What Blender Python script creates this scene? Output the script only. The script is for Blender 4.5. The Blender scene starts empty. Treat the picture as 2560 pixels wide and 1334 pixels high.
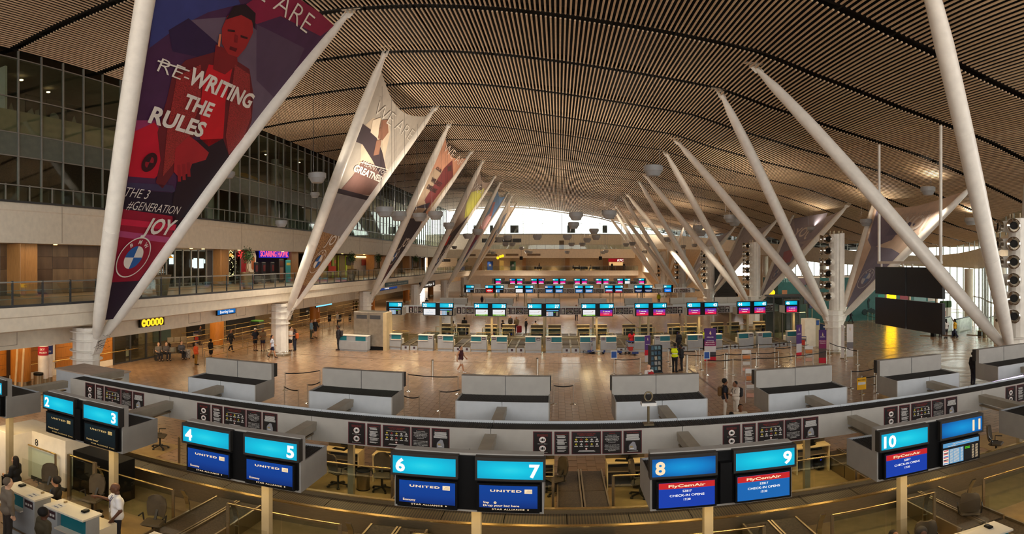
import bpy, math, random
import numpy as np
from mathutils import Vector, Matrix
random.seed(7)
S = bpy.context.scene
COL = S.collection
PI = math.pi

# ---------------------------------------------------------------- camera (stitched spherical panorama)
F, X0, H0, CZ = 1484.0, 1396.1, 655.0, 7.0          # pixels per radian, forward column, horizon row, eye height
cd = bpy.data.cameras.new('camera')
cam = bpy.data.objects.new('camera', cd)
COL.objects.link(cam)
S.camera = cam
cd.type = 'PANO'
cd.panorama_type = 'EQUIRECTANGULAR'
cd.longitude_min = -X0 / F
cd.longitude_max = (2560 - X0) / F
cd.latitude_min = -(1334 - H0) / F
cd.latitude_max = H0 / F
cd.clip_end = 600
cam.location = (0, 0, CZ)
cam.rotation_euler = (PI / 2, 0, 0)

# ---------------------------------------------------------------- daylight and exposure
W = bpy.data.worlds.new('sky')
S.world = W
W.use_nodes = True
wn = W.node_tree.nodes
wn['Background'].inputs['Color'].default_value = (1.0, 0.97, 0.93, 1)
wn['Background'].inputs['Strength'].default_value = 5.2
S.view_settings.view_transform = 'Standard'
S.view_settings.look = 'None'
S.view_settings.gamma = 1.0
S.view_settings.use_curve_mapping = False
S.view_settings.exposure = 0.0
cy = S.cycles
cy.max_bounces = 6
cy.diffuse_bounces = 3
cy.glossy_bounces = 2
cy.transmission_bounces = 2
cy.transparent_max_bounces = 10
cy.caustics_reflective = False
cy.caustics_refractive = False
cy.sample_clamp_indirect = 6.0
cy.adaptive_threshold = 0.05

# ---------------------------------------------------------------- helpers
def lin(c):
    return tuple((v / 12.92 if v <= 0.04045 else ((v + 0.055) / 1.055) ** 2.4) for v in (x / 255.0 for x in c))

MATS = {}
def mat(name, rgb=(200, 200, 200), rough=0.6, metal=0.0, emit=0.0, var=0.05, scale=3.0, spec=0.4, bump=0.0, brushed=None):
    """procedural material: principled shader, noise-driven tone variation"""
    if name in MATS:
        return MATS[name]
    m = bpy.data.materials.new(name)
    m.use_nodes = True
    nt = m.node_tree
    b = nt.nodes['Principled BSDF']
    col = lin(rgb)
    b.inputs['Roughness'].default_value = rough
    b.inputs['Metallic'].default_value = metal
    b.inputs['Specular IOR Level'].default_value = spec
    if emit > 0:
        b.inputs['Base Color'].default_value = (0.01, 0.01, 0.01, 1)
        b.inputs['Emission Color'].default_value = (*col, 1)
        b.inputs['Emission Strength'].default_value = emit
        b.inputs['Specular IOR Level'].default_value = 0.05
    else:
        tc = nt.nodes.new('ShaderNodeTexCoord')
        nz = nt.nodes.new('ShaderNodeTexNoise')
        nz.inputs['Scale'].default_value = scale
        nz.inputs['Detail'].default_value = 3.0
        src = tc.outputs['Object']
        if brushed:
            mp = nt.nodes.new('ShaderNodeMapping')
            mp.inputs['Scale'].default_value = brushed
            nt.links.new(src, mp.inputs['Vector'])
            src = mp.outputs['Vector']
        nt.links.new(src, nz.inputs['Vector'])
        rp = nt.nodes.new('ShaderNodeValToRGB')
        rp.color_ramp.elements[0].position = 0.3
        rp.color_ramp.elements[1].position = 0.7
        lo = tuple(max(0, v * (1 - 2.0 * var)) for v in col)
        hi = tuple(min(1, v * (1 + 2.0 * var)) for v in col)
        rp.color_ramp.elements[0].color = (*lo, 1)
        rp.color_ramp.elements[1].color = (*hi, 1)
        nt.links.new(nz.outputs['Fac'], rp.inputs['Fac'])
        nt.links.new(rp.outputs['Color'], b.inputs['Base Color'])
        if bump:
            bp = nt.nodes.new('ShaderNodeBump')
            bp.inputs['Strength'].default_value = bump
            nt.links.new(nz.outputs['Fac'], bp.inputs['Height'])
            nt.links.new(bp.outputs['Normal'], b.inputs['Normal'])
    MATS[name] = m
    return m

def glass(name, tint=(0.9, 0.95, 0.93), refl=0.12, rough=0.03):
    """thin pane: mostly see-through with a sheen that grows at grazing angles"""
    if name in MATS:
        return MATS[name]
    m = bpy.data.materials.new(name)
    m.use_nodes = True
    nt = m.node_tree
    for n in list(nt.nodes):
        nt.nodes.remove(n)
    out = nt.nodes.new('ShaderNodeOutputMaterial')
    mix = nt.nodes.new('ShaderNodeMixShader')
    tr = nt.nodes.new('ShaderNodeBsdfTransparent')
    gl = nt.nodes.new('ShaderNodeBsdfGlossy')
    fr = nt.nodes.new('ShaderNodeLayerWeight')
    pw = nt.nodes.new('ShaderNodeMath')
    pw.operation = 'POWER'
    pw.inputs[1].default_value = 5.0
    ad = nt.nodes.new('ShaderNodeMath')
    ad.operation = 'MULTIPLY_ADD'
    ad.use_clamp = True
    ad.inputs[1].default_value = 0.5
    ad.inputs[2].default_value = refl
    tr.inputs['Color'].default_value = (*tint, 1)
    gl.inputs['Color'].default_value = (0.9, 0.9, 0.9, 1)
    gl.inputs['Roughness'].default_value = rough
    nt.links.new(fr.outputs['Facing'], pw.inputs[0])
    nt.links.new(pw.outputs[0], ad.inputs[0])
    nt.links.new(ad.outputs[0], mix.inputs['Fac'])
    nt.links.new(tr.outputs[0], mix.inputs[1])
    nt.links.new(gl.outputs[0], mix.inputs[2])
    nt.links.new(mix.outputs[0], out.inputs['Surface'])
    MATS[name] = m
    return m

def P(px, py, Y=None, X=None, Z=None, rho=None):
    """world point seen at photo pixel (px,py) at a known depth Y, offset X, height Z or horizontal range rho"""
    t = (px - X0) / F
    s = math.tan((H0 - py) / F)
    if Z is not None:
        rho = (Z - CZ) / s
    elif Y is not None:
        rho = Y / math.cos(t)
    elif X is not None:
        rho = X / math.sin(t)
    return Vector((rho * math.sin(t), rho * math.cos(t), CZ + s * rho))

def G(px, py, z=0.0):
    """point on the ground (or at height z) seen at the pixel"""
    return P(px, py, Z=z)

def pix(v):
    """photo pixel at which a world point appears"""
    return X0 + F * math.atan2(v[0], v[1]), H0 - F * math.atan2(v[2] - CZ, math.hypot(v[0], v[1]))

def ray(px, py):
    t = (px - X0) / F
    return Vector((math.sin(t), math.cos(t), math.tan((H0 - py) / F)))

class MB:
    """collects primitives into one mesh"""
    def __init__(s):
        s.v = []; s.f = []; s.mi = []; s.sm = []
    def add(s, vs, fs, m=0, smooth=False):
        o = len(s.v)
        s.v.extend([tuple(p) for p in vs])
        for f in fs:
            s.f.append([i + o for i in f]); s.mi.append(m); s.sm.append(smooth)
        return s
    def box(s, x0, x1, y0, y1, z0, z1, m=0):
        vs = [(x0, y0, z0), (x1, y0, z0), (x1, y1, z0), (x0, y1, z0), (x0, y0, z1), (x1, y0, z1), (x1, y1, z1), (x0, y1, z1)]
        return s.add(vs, [(0, 3, 2, 1), (4, 5, 6, 7), (0, 1, 5, 4), (1, 2, 6, 5), (2, 3, 7, 6), (3, 0, 4, 7)], m)
    def bbox(s, x0, x1, y0, y1, z0, z1, b=0.01, m=0):
        """box with chamfered vertical and horizontal edges"""
        pts = [(x0 + b, y0), (x1 - b, y0), (x1, y0 + b), (x1, y1 - b), (x1 - b, y1), (x0 + b, y1), (x0, y1 - b), (x0, y0 + b)]
        cx, cy = (x0 + x1) / 2, (y0 + y1) / 2
        ins = [(px + (b if px < cx else -b), py + (b if py < cy else -b)) for px, py in pts]
        L = [[(px, py, z0 + 0.0) for px, py in ins], [(px, py, z0 + b) for px, py in pts], [(px, py, z1 - b) for px, py in pts], [(px, py, z1) for px, py in ins]]
        vs = [p for l in L for p in l]
        fs = [tuple(range(7, -1, -1)), tuple(24 + i for i in range(8))]
        for k in range(3):
            for i in range(8):
                j = (i + 1) % 8
                fs.append((k * 8 + i, k * 8 + j, k * 8 + 8 + j, k * 8 + 8 + i))
        return s.add(vs, fs, m)
    def obox(s, c, size, M, m=0):
        a, b, d = (x / 2 for x in size)
        c = Vector(c)
        vs = [c + M @ Vector(p) for p in [(-a, -b, -d), (a, -b, -d), (a, b, -d), (-a, b, -d), (-a, -b, d), (a, -b, d), (a, b, d), (-a, b, d)]]
        return s.add(vs, [(0, 3, 2, 1), (4, 5, 6, 7), (0, 1, 5, 4), (1, 2, 6, 5), (2, 3, 7, 6), (3, 0, 4, 7)], m)
    def bar(s, p0, p1, w, h, m=0, up=(0, 0, 1)):
        """rectangular bar between two points"""
        p0, p1 = Vector(p0), Vector(p1)
        d = (p1 - p0).normalized()
        u = Vector(up)
        if abs(d.dot(u)) > 0.99:
            u = Vector((0, 1, 0))
        x = d.cross(u).normalized()
        y = x.cross(d).normalized()
        vs = []
        for p in (p0, p1):
            for a, b in ((-w, -h), (w, -h), (w, h), (-w, h)):
                vs.append(p + x * a / 2 + y * b / 2)
        return s.add(vs, [(0, 1, 2, 3), (7, 6, 5, 4), (0, 4, 5, 1), (1, 5, 6, 2), (2, 6, 7, 3), (3, 7, 4, 0)], m)
    def tube(s, pts, r, n=8, m=0, caps=True, smooth=True):
        """swept circle along points, radius constant or per point"""
        pts = [Vector(p) for p in pts]
        rs = r if isinstance(r, (list, tuple)) else [r] * len(pts)
        vs = []; fs = []
        up = None
        for i, p in enumerate(pts):
            d = (pts[min(i + 1, len(pts) - 1)] - pts[max(i - 1, 0)]).normalized()
            if up is None:
                up = Vector((0, 0, 1)) if abs(d.z) < 0.9 else Vector((1, 0, 0))
            x = d.cross(up).normalized()
            y = x.cross(d).normalized()
            up = y
            for k in range(n):
                a = 2 * PI * k / n
                vs.append(p + (x * math.cos(a) + y * math.sin(a)) * rs[i])
        for i in range(len(pts) - 1):
            for k in range(n):
                j = (k + 1) % n
                fs.append((i * n + k, i * n + j, (i + 1) * n + j, (i + 1) * n + k))
        s.add(vs, fs, m, smooth)
        if caps:
            o = (len(pts) - 1) * n
            s.add(vs[:n], [tuple(range(n - 1, -1, -1))], m)
            s.add(vs[o:o + n], [tuple(range(n))], m)
        return s
    def lathe(s, prof, n=16, c=(0, 0, 0), m=0, M=None, smooth=True, mis=None):
        """revolve (r,z) profile about z; M optional rotation"""
        c = Vector(c)
        vs = []
        for r, z in prof:
            for k in range(n):
                a = 2 * PI * k / n
                v = Vector((r * math.cos(a), r * math.sin(a), z))
                vs.append(c + (M @ v if M else v))
        for i in range(len(prof) - 1):
            fs = []
            for k in range(n):
                j = (k + 1) % n
                fs.append((i * n + k, i * n + j, (i + 1) * n + j, (i + 1) * n + k))
            mm = mis[i] if mis else m
            o = len(s.v)
            s.add(vs[i * n:(i + 2) * n], [tuple(q - i * n for q in f) for f in fs], mm, smooth)
        if prof[0][0] > 1e-6:
            s.add(vs[:n], [tuple(range(n - 1, -1, -1))], mis[0] if mis else m)
        if prof[-1][0] > 1e-6:
            s.add(vs[-n:], [tuple(range(n))], mis[-1] if mis else m)
        return s
    def prism(s, poly, a0, a1, axis='y', m=0):
        """extrude a 2D polygon: axis 'y' -> poly is (x,z), 'x' -> (y,z), 'z' -> (x,y)"""
        n = len(poly)
        def mk(p, a):
            return (p[0], a, p[1]) if axis == 'y' else ((a, p[0], p[1]) if axis == 'x' else (p[0], p[1], a))
        vs = [mk(p, a0) for p in poly] + [mk(p, a1) for p in poly]
        fs = [tuple(range(n)), tuple(range(2 * n - 1, n - 1, -1))]
        for i in range(n):
            j = (i + 1) % n
            fs.append((i, i + n, j + n, j))
        return s.add(vs, fs, m)
    def quad(s, a, b, c, d, m=0):
        return s.add([a, b, c, d], [(0, 1, 2, 3)], m)
    def mesh(s, name, mats):
        me = bpy.data.meshes.new(name)
        me.from_pydata(s.v, [], s.f)
        for mm in (mats if isinstance(mats, (list, tuple)) else [mats]):
            me.materials.append(mm)
        if len(me.polygons):
            me.polygons.foreach_set('material_index', s.mi)
            me.polygons.foreach_set('use_smooth', s.sm)
        me.update()
        return me
    def build(s, name, mats, parent=None, loc=None, world=True):
        """link as one object; with a parent and world=True the coordinates are world ones"""
        if parent is not None and world:
            o = ORG.get(parent.name, (0, 0, 0))
            if any(o):
                s.v = [(p[0] - o[0], p[1] - o[1], p[2] - o[2]) for p in s.v]
        elif parent is None and loc is not None and world:
            s.v = [(p[0] - loc[0], p[1] - loc[1], p[2] - loc[2]) for p in s.v]
        ob = bpy.data.objects.new(name, s.mesh(name, mats))
        COL.objects.link(ob)
        if parent is not None:
            ob.parent = parent
            ORG[ob.name] = ORG.get(parent.name, (0, 0, 0)) if world else (0, 0, 0)
        elif loc is not None:
            ob.location = loc
            ORG[ob.name] = tuple(loc)
        return ob

ORG = {}
def link(name, me, parent=None, loc=(0, 0, 0), rot=None):
    ob = bpy.data.objects.new(name, me)
    COL.objects.link(ob)
    ob.parent = parent
    ob.location = loc
    if rot:
        ob.rotation_euler = rot
    return ob

def tag(o, label, cat, group=None):
    o['label'] = label
    o['category'] = cat
    if group:
        o['group'] = group
    return o

def thing(name, label, cat, loc=(0, 0, 0), rz=0.0, group=None):
    o = bpy.data.objects.new(name, None)
    o.empty_display_size = 0.2
    COL.objects.link(o)
    o.location = loc
    o.rotation_euler = (0, 0, rz)
    ORG[o.name] = tuple(loc)
    return tag(o, label, cat, group)

def struct(o, label=None):
    o['kind'] = 'structure'
    if label:
        o['label'] = label
    return o

def stuff(o, label=None):
    o['kind'] = 'stuff'
    if label:
        o['label'] = label
    return o

# lettering from the built-in font, cached as outlines turned into meshes
TXT = {}
def text_mesh(t, bold=0.0, shear=0.0, spacing=1.0):
    key = (t, bold, shear, spacing)
    if key in TXT:
        return TXT[key]
    cu = bpy.data.curves.new('lettering', 'FONT')
    cu.body = t
    cu.offset = bold
    cu.shear = shear
    cu.space_character = spacing
    cu.resolution_u = 3
    ob = bpy.data.objects.new('lettering', cu)
    me = bpy.data.meshes.new_from_object(ob)
    v = np.array([p.co[:2] for p in me.vertices]) if len(me.vertices) else np.zeros((0, 2))
    f = [list(p.vertices) for p in me.polygons]
    bpy.data.objects.remove(ob)
    bpy.data.curves.remove(cu)
    bpy.data.meshes.remove(me)
    if len(v):
        lo, hi = v.min(0), v.max(0)
    else:
        lo = hi = np.zeros(2)
    TXT[key] = (v, f, lo, hi)
    return TXT[key]

def put_text(mb, t, o, ex, ey, h, w=None, m=0, align='c', bold=0.0, shear=0.0, spacing=1.0, capref='H'):
    """letters in the plane o + ex*x + ey*y; h = cap height; w = optional fixed width; align l/c/r at o (baseline)"""
    v, f, lo, hi = text_mesh(t, bold, shear, spacing)
    if not len(v):
        return mb
    ch = text_mesh(capref, bold)[3][1]
    sy = h / ch
    sx = sy if w is None else w / (hi[0] - lo[0])
    ww = (hi[0] - lo[0]) * sx
    off = -lo[0] * sx + (0 if align == 'l' else (-ww / 2 if align == 'c' else -ww))
    o, ex, ey = Vector(o), Vector(ex), Vector(ey)
    vs = [o + ex * (x * sx + off) + ey * (y * sy) for x, y in v]
    return mb.add(vs, f, m)
# ================================================================ MATERIALS
M_white = mat('white_paint', (226, 218, 204), 0.5, var=0.03)
M_cream = mat('cream_panel', (236, 224, 204), 0.55, var=0.03)
M_steelw = mat('white_steel', (232, 226, 216), 0.35, var=0.03, spec=0.5)
M_slat = mat('ceiling_tube', (214, 186, 154), 0.5, var=0.05)
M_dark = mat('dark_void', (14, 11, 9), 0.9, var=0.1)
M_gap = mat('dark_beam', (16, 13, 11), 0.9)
M_black = mat('black_plastic', (10, 10, 11), 0.5, var=0.02, spec=0.2)
M_dgrey = mat('dark_grey_metal', (62, 62, 64), 0.5)
M_grey = mat('grey_laminate', (168, 172, 176), 0.55, var=0.03)
M_boxw = mat('warm_grey_laminate', (150, 146, 140), 0.55, var=0.03)
M_steel = mat('brushed_steel', (158, 142, 116), 0.34, metal=0.85, var=0.06, brushed=(2, 40, 40))
M_chrome = mat('chrome', (205, 200, 190), 0.16, metal=1.0, var=0.03)
M_brass = mat('brass_rail', (200, 170, 110), 0.22, metal=0.9, var=0.04)
M_wood = mat('orange_wood', (176, 112, 44), 0.42, var=0.12, scale=2.0, brushed=(30, 30, 1.2))
M_woodm = mat('honey_wood', (162, 116, 66), 0.45, var=0.1, scale=2.0, brushed=(24, 24, 1.2))
M_stone = mat('brown_stone', (90, 70, 52), 0.4, var=0.25, scale=1.2, brushed=(1, 1, 0.4))
M_teal = mat('teal_panel', (18, 104, 116), 0.45, var=0.03)
M_glass = glass('clear_glass', (0.88, 0.93, 0.90), 0.03)
M_glassf = glass('facade_glass', (0.74, 0.80, 0.75), 0.05)
M_mull = mat('aluminium_mullion', (150, 148, 142), 0.4, metal=0.4)
M_film = mat('frosted_film', (176, 160, 130), 0.6)
M_spand = mat('spandrel_glass', (96, 104, 96), 0.25, var=0.06, spec=0.5)

# ================================================================ FLOOR
def floor_material():
    m = bpy.data.materials.new('floor_tiles')
    m.use_nodes = True
    nt = m.node_tree
    N, L = nt.nodes, nt.links
    b = N['Principled BSDF']
    tc = N.new('ShaderNodeTexCoord')
    sp = N.new('ShaderNodeSeparateXYZ')
    L.new(tc.outputs['Object'], sp.inputs[0])
    def mth(op, a, c=None, d=None):
        n = N.new('ShaderNodeMath')
        n.operation = op
        for i, x in enumerate((a, c, d)):
            if x is None:
                continue
            if isinstance(x, (int, float)):
                n.inputs[i].default_value = x
            else:
                L.new(x, n.inputs[i])
        return n.outputs[0]
    u = mth('DIVIDE', sp.outputs['X'], 0.31)
    col = mth('FLOOR', u)
    v = mth('ADD', mth('DIVIDE', sp.outputs['Y'], 0.62), mth('MULTIPLY', mth('FLOORED_MODULO', col, 2.0), 0.5))
    dash = mth('LESS_THAN', mth('FRACT', v), 0.045)
    joint = mth('LESS_THAN', mth('FRACT', u), 0.025)
    wn_ = N.new('ShaderNodeTexWhiteNoise')
    cb = N.new('ShaderNodeCombineXYZ')
    L.new(col, cb.inputs[0]); L.new(mth('FLOOR', v), cb.inputs[1])
    L.new(cb.outputs[0], wn_.inputs['Vector'])
    rp = N.new('ShaderNodeValToRGB')
    rp.color_ramp.elements[0].color = (*lin((140, 112, 88)), 1)
    rp.color_ramp.elements[1].color = (*lin((156, 126, 100)), 1)
    L.new(wn_.outputs['Value'], rp.inputs['Fac'])
    def mix(fac, a, c):
        n = N.new('ShaderNodeMix')
        n.data_type = 'RGBA'
        L.new(fac, n.inputs[0])
        L.new(a, n.inputs[6])
        n.inputs[7].default_value = (*c, 1)
        return n.outputs[2]
    c1 = mix(joint, rp.outputs['Color'], lin((112, 86, 66)))
    c2 = mix(dash, c1, lin((66, 44, 38)))
    L.new(c2, b.inputs['Base Color'])
    nz = N.new('ShaderNodeTexNoise')
    nz.inputs['Scale'].default_value = 1.5
    L.new(tc.outputs['Object'], nz.inputs['Vector'])
    mr = N.new('ShaderNodeMapRange')
    mr.inputs['To Min'].default_value = 0.17
    mr.inputs['To Max'].default_value = 0.30
    L.new(nz.outputs['Fac'], mr.inputs['Value'])
    L.new(mr.outputs[0], b.inputs['Roughness'])
    b.inputs['Specular IOR Level'].default_value = 0.55
    MATS['floor_tiles'] = m
    return m
M_floor = floor_material()
FL = MB().box(-46, 62, -45, 156, -0.3, 0.0).build('floor', M_floor)
struct(FL, 'polished beige tiled hall floor with dark dashes at the tile ends')

def floor_parts():
    tile = MB().bbox(-0.151, 0.151, -0.292, 0.292, 0, 0.005, 0.002).mesh('tile', [mat('tile_glaze', (148, 119, 94), 0.22, var=0.05, scale=0.9)])
    rects = [(1390, 1138, 1522, 1186), (1385, 990, 1532, 1050), (1010, 985, 1152, 1046), (1775, 990, 1890, 1036), (2128, 950, 2190, 1000)]
    n = 0
    for (x0, y0, x1, y1) in rects:
        a = G(x0, y0); b = G(x1, y0); c = G(x0, y1); d = G(x1, y1)
        xa = min(p.x for p in (a, b, c, d)); xb = max(p.x for p in (a, b, c, d))
        ya = min(p.y for p in (a, b, c, d)); yb = max(p.y for p in (a, b, c, d))
        for i in range(int(xa / 0.31) - 1, int(xb / 0.31) + 2):
            for j in range(int(ya / 0.62) - 1, int(yb / 0.62) + 2):
                x = (i + 0.5) * 0.31 + 0.004
                y = (j + 0.52) * 0.62 - 0.31 * (i % 2)
                t, yy = pix((x, y, 0))
                if x0 <= t <= x1 and y0 <= yy <= y1 and n < 300:
                    link('tile', tile, FL, (x, y, 0.0))
                    n += 1
    ink = mat('floor_strip', (92, 66, 50), 0.4)
    MB().box(-24, 33, 40.6, 40.72, 0, 0.004).build('expansion_strip', ink, FL)
    MB().box(8.33, 8.47, 18, 40.4, 0, 0.004).build('expansion_strip', ink, FL)
    MB().box(8.33, 8.47, 56, 118, 0, 0.004).build('expansion_strip', ink, FL)
    ring = mat('floor_inlay', (150, 126, 96), 0.3)
    c = (25.6, 31.6)
    for r0, r1 in ((1.6, 2.2), (3.0, 3.7), (4.4, 4.9), (6.2, 6.5)):
        mb = MB()
        n = 56
        vs = []
        for r in (r0, r1):
            vs += [(c[0] + r * math.cos(2 * PI * k / n), c[1] + r * math.sin(2 * PI * k / n), 0.005) for k in range(n)]
        mb.add(vs, [(k, (k + 1) % n, n + (k + 1) % n, n + k) for k in range(n)])
        mb.build('inlay_ring', ring, FL)
floor_parts()

# ================================================================ CEILING
ZC = [(-34, 18.6), (-26, 19.05), (-22, 19.35), (-18, 19.52), (-14, 19.66), (-9.9, 19.7), (-6, 19.4), (-2.6, 18.97), (2.45, 18.2), (9.1, 17.3),
      (12.2, 16.4), (17, 15.34), (23.4, 14.2), (27.6, 13.1), (34, 11.3), (37, 10.5), (45, 9.0), (50, 8.4)]
def zc(x):
    return float(np.interp(x, [p[0] for p in ZC], [p[1] for p in ZC]))
GAP0, BAY = 32.9, 6.667
def ceiling():
    xs = np.arange(-34, 50.1, 2.0)
    mb = MB()
    def strip(y0, y1, xa=-34, xb=50):
        xx = [x for x in xs if xa <= x <= xb]
        vs = [(x, y, zc(x) + 0.75) for y in (y0, y1) for x in xx]
        n = len(xx)
        mb.add(vs, [(i, i + 1, n + i + 1, n + i) for i in range(n - 1)])
    strip(-9, 117)
    strip(117, 118, -34, -8)
    strip(117, 118, 14, 50)
    strip(118, 142)
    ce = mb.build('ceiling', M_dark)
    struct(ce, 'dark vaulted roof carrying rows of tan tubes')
    # dark cross members between the bays
    k0, k1 = -4, 16
    for k in range(k0, k1 + 1):
        y = GAP0 + k * BAY
        m2 = MB()
        xx = np.arange(-26, 46.1, 3.0)
        for i in range(len(xx) - 1):
            a, b = xx[i], xx[i + 1]
            m2.add([(a, y - .09, zc(a) + .12), (b, y - .09, zc(b) + .12), (b, y + .09, zc(b) + .12), (a, y + .09, zc(a) + .12),
                    (a, y - .09, zc(a) + .42), (b, y - .09, zc(b) + .42), (b, y + .09, zc(b) + .42), (a, y + .09, zc(a) + .42)],
                   [(0, 3, 2, 1), (4, 5, 6, 7), (0, 1, 5, 4), (2, 3, 7, 6)])
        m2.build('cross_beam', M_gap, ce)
    # long dark members every twelve tubes
    xm = np.arange(-25.9, 45.9, 2.4)
    for x in xm:
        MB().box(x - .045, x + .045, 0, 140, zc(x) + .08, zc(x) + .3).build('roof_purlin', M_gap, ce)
    # tubes: the nearest ones singly, the rest joined
    L = BAY - 0.62
    tube = MB().tube([(0, -L / 2, 0), (0, L / 2, 0)], 0.048, 8).mesh('ceiling_tube', [M_slat])
    slots = []
    for k in range(k0, k1):
        yc = GAP0 + (k + .5) * BAY
        for i in range(0, 360):
            x = -25.5 + i * 0.2187
            if x > 46:
                break
            if yc > 60 and x > 20 + (140 - yc) * 0.33:
                continue
            slots.append((x, yc))
    def vis(p):
        t, y = pix((p[0], p[1], zc(p[0])))
        return 20 < t < 2540 and y > -20
    seen = sorted([p for p in slots if vis(p)], key=lambda p: math.hypot(*p))
    single = set(seen[:300])
    rest = MB()
    for x, yc in slots:
        if (x, yc) in single:
            link('ceiling_tube', tube, ce, (x, yc, zc(x)))
        else:
            z = zc(x)
            n = 6 if yc < 70 else 4
            rest.tube([(x, yc - L / 2, z), (x, yc + L / 2, z)], 0.048, n)
    stuff(rest.build('ceiling_tubes_far', M_slat, ce))
ceiling()

# ================================================================ FAR END WALL
def far_wall():
    w = MB()
    w.box(-32, 19, 135, 135.5, 3.95, 5.1)                       # gallery edge
    w.box(-32, 19, 135.5, 142, 4.8, 5.1)                        # gallery floor
    w.box(-32, 19, 139.6, 140, 0, 4.8)                          # ground storey back wall
    w.box(-32, 19, 136.2, 136.6, 7.95, 9.95)                    # second parapet
    w.box(-32, 19, 136.6, 142, 9.7, 9.95)
    w.box(-32, 19, 141, 141.4, 9.95, 13.7)                      # wall under the high window
    o = w.build('wall_far', M_cream)
    struct(o, 'cream end wall with two galleries below a high window')
    bk = MB().box(-32, 19, 141.0, 141.3, 5.1, 9.7).build('wall_gallery', mat('gallery_wall', (176, 150, 118), 0.6))
    struct(bk, 'tan back wall of the far gallery')
    for px0, px1 in ((1198, 1205), (1306, 1315), (1413, 1424), (1507, 1520)):
        a, b = P(px0, 650, Y=140.8), P(px1, 650, Y=140.8)
        MB().box(a.x, b.x, 140.7, 141.0, 5.1, 7.95).build('wood_cladding', M_woodm, bk)
    for px0, px1, py0, py1 in ((1168, 1189, 635, 640), (1210, 1243, 635, 640), (1264, 1296, 634, 639), (1318, 1351, 634, 639)):
        a, b = P(px0, py0, Y=136.1), P(px1, py1, Y=136.1)
        MB().box(a.x, b.x, 136.1, 136.2, b.z, a.z).build('grille', mat('grille_dark', (120, 102, 82), 0.7), o)
    for px0, px1 in ((1205, 1228), (1229, 1254), (1256, 1279), (1281, 1303)):
        a, b = P(px0, 596, Y=140.9), P(px1, 605.5, Y=140.9)
        MB().box(a.x, b.x, 140.9, 141.0, b.z, a.z).build('dark_louvre', M_dgrey, o)
    a, b = P(1398, 601, Y=140.9), P(1410, 624, Y=140.9)
    MB().box(a.x, b.x, 140.9, 141.0, b.z, a.z).build('service_door', mat('service_door', (110, 96, 80), .6), o)
    # high window
    wd = MB()
    xs = [P(px, 560, Y=141.1).x for px in (1122, 1169, 1215, 1262, 1308, 1356, 1404.5, 1453, 1500, 1553, 1600)]
    for x in xs:
        wd.box(x - .07, x + .07, 141, 141.25, 13.7, zc(x) + .6)
    wd.box(-30, 24, 141.05, 141.2, 16.1, 16.16)
    wd.box(-30, 24, 140.9, 141.3, 13.6, 13.78)
    w1 = struct(wd.build('window_1', M_mull), 'high end window under the curved roof')
    for x, x2 in zip(xs[:-1], xs[1:]):
        MB().box(x + .08, x2 - .08, 141.1, 141.13, 13.78, 16.1).build('pane', M_glass, w1)
        zt = min(zc(x), zc(x2)) + .4
        if zt > 16.2:
            MB().box(x + .08, x2 - .08, 141.1, 141.13, 16.16, zt).build('pane', M_glass, w1)
    for px, w_ in ((1286, 21), (1428, 20), (1188, 8), (1229, 8), (1512, 12)):
        a = P(px - w_ / 2, 563, Y=141.6); b = P(px + w_ / 2, 582, Y=141.6)
        MB().box(a.x, b.x, 141.5, 141.6, b.z, a.z).build('hanging_blind', M_dgrey, w1)
    for z0, yy, nm in ((5.1, 135.1, 'lower far gallery'), (9.95, 136.3, 'upper far gallery')):
        t = thing('glass_balustrade', 'glass balustrade along the %s' % nm, 'balustrade', (-6, yy, z0))
        for i in range(18):
            x = -17 + i * 2.0
            MB().box(x, x + .05, yy, yy + .05, z0, z0 + 1.05).build('post', M_mull, t)
            MB().box(x + .06, x + 1.99, yy + .01, yy + .03, z0 + .08, z0 + .98).build('glass_panel', M_glass, t)
        MB().box(-17, 19, yy - .02, yy + .06, z0 + 1.02, z0 + 1.07).build('handrail', M_mull, t)
far_wall()

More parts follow.
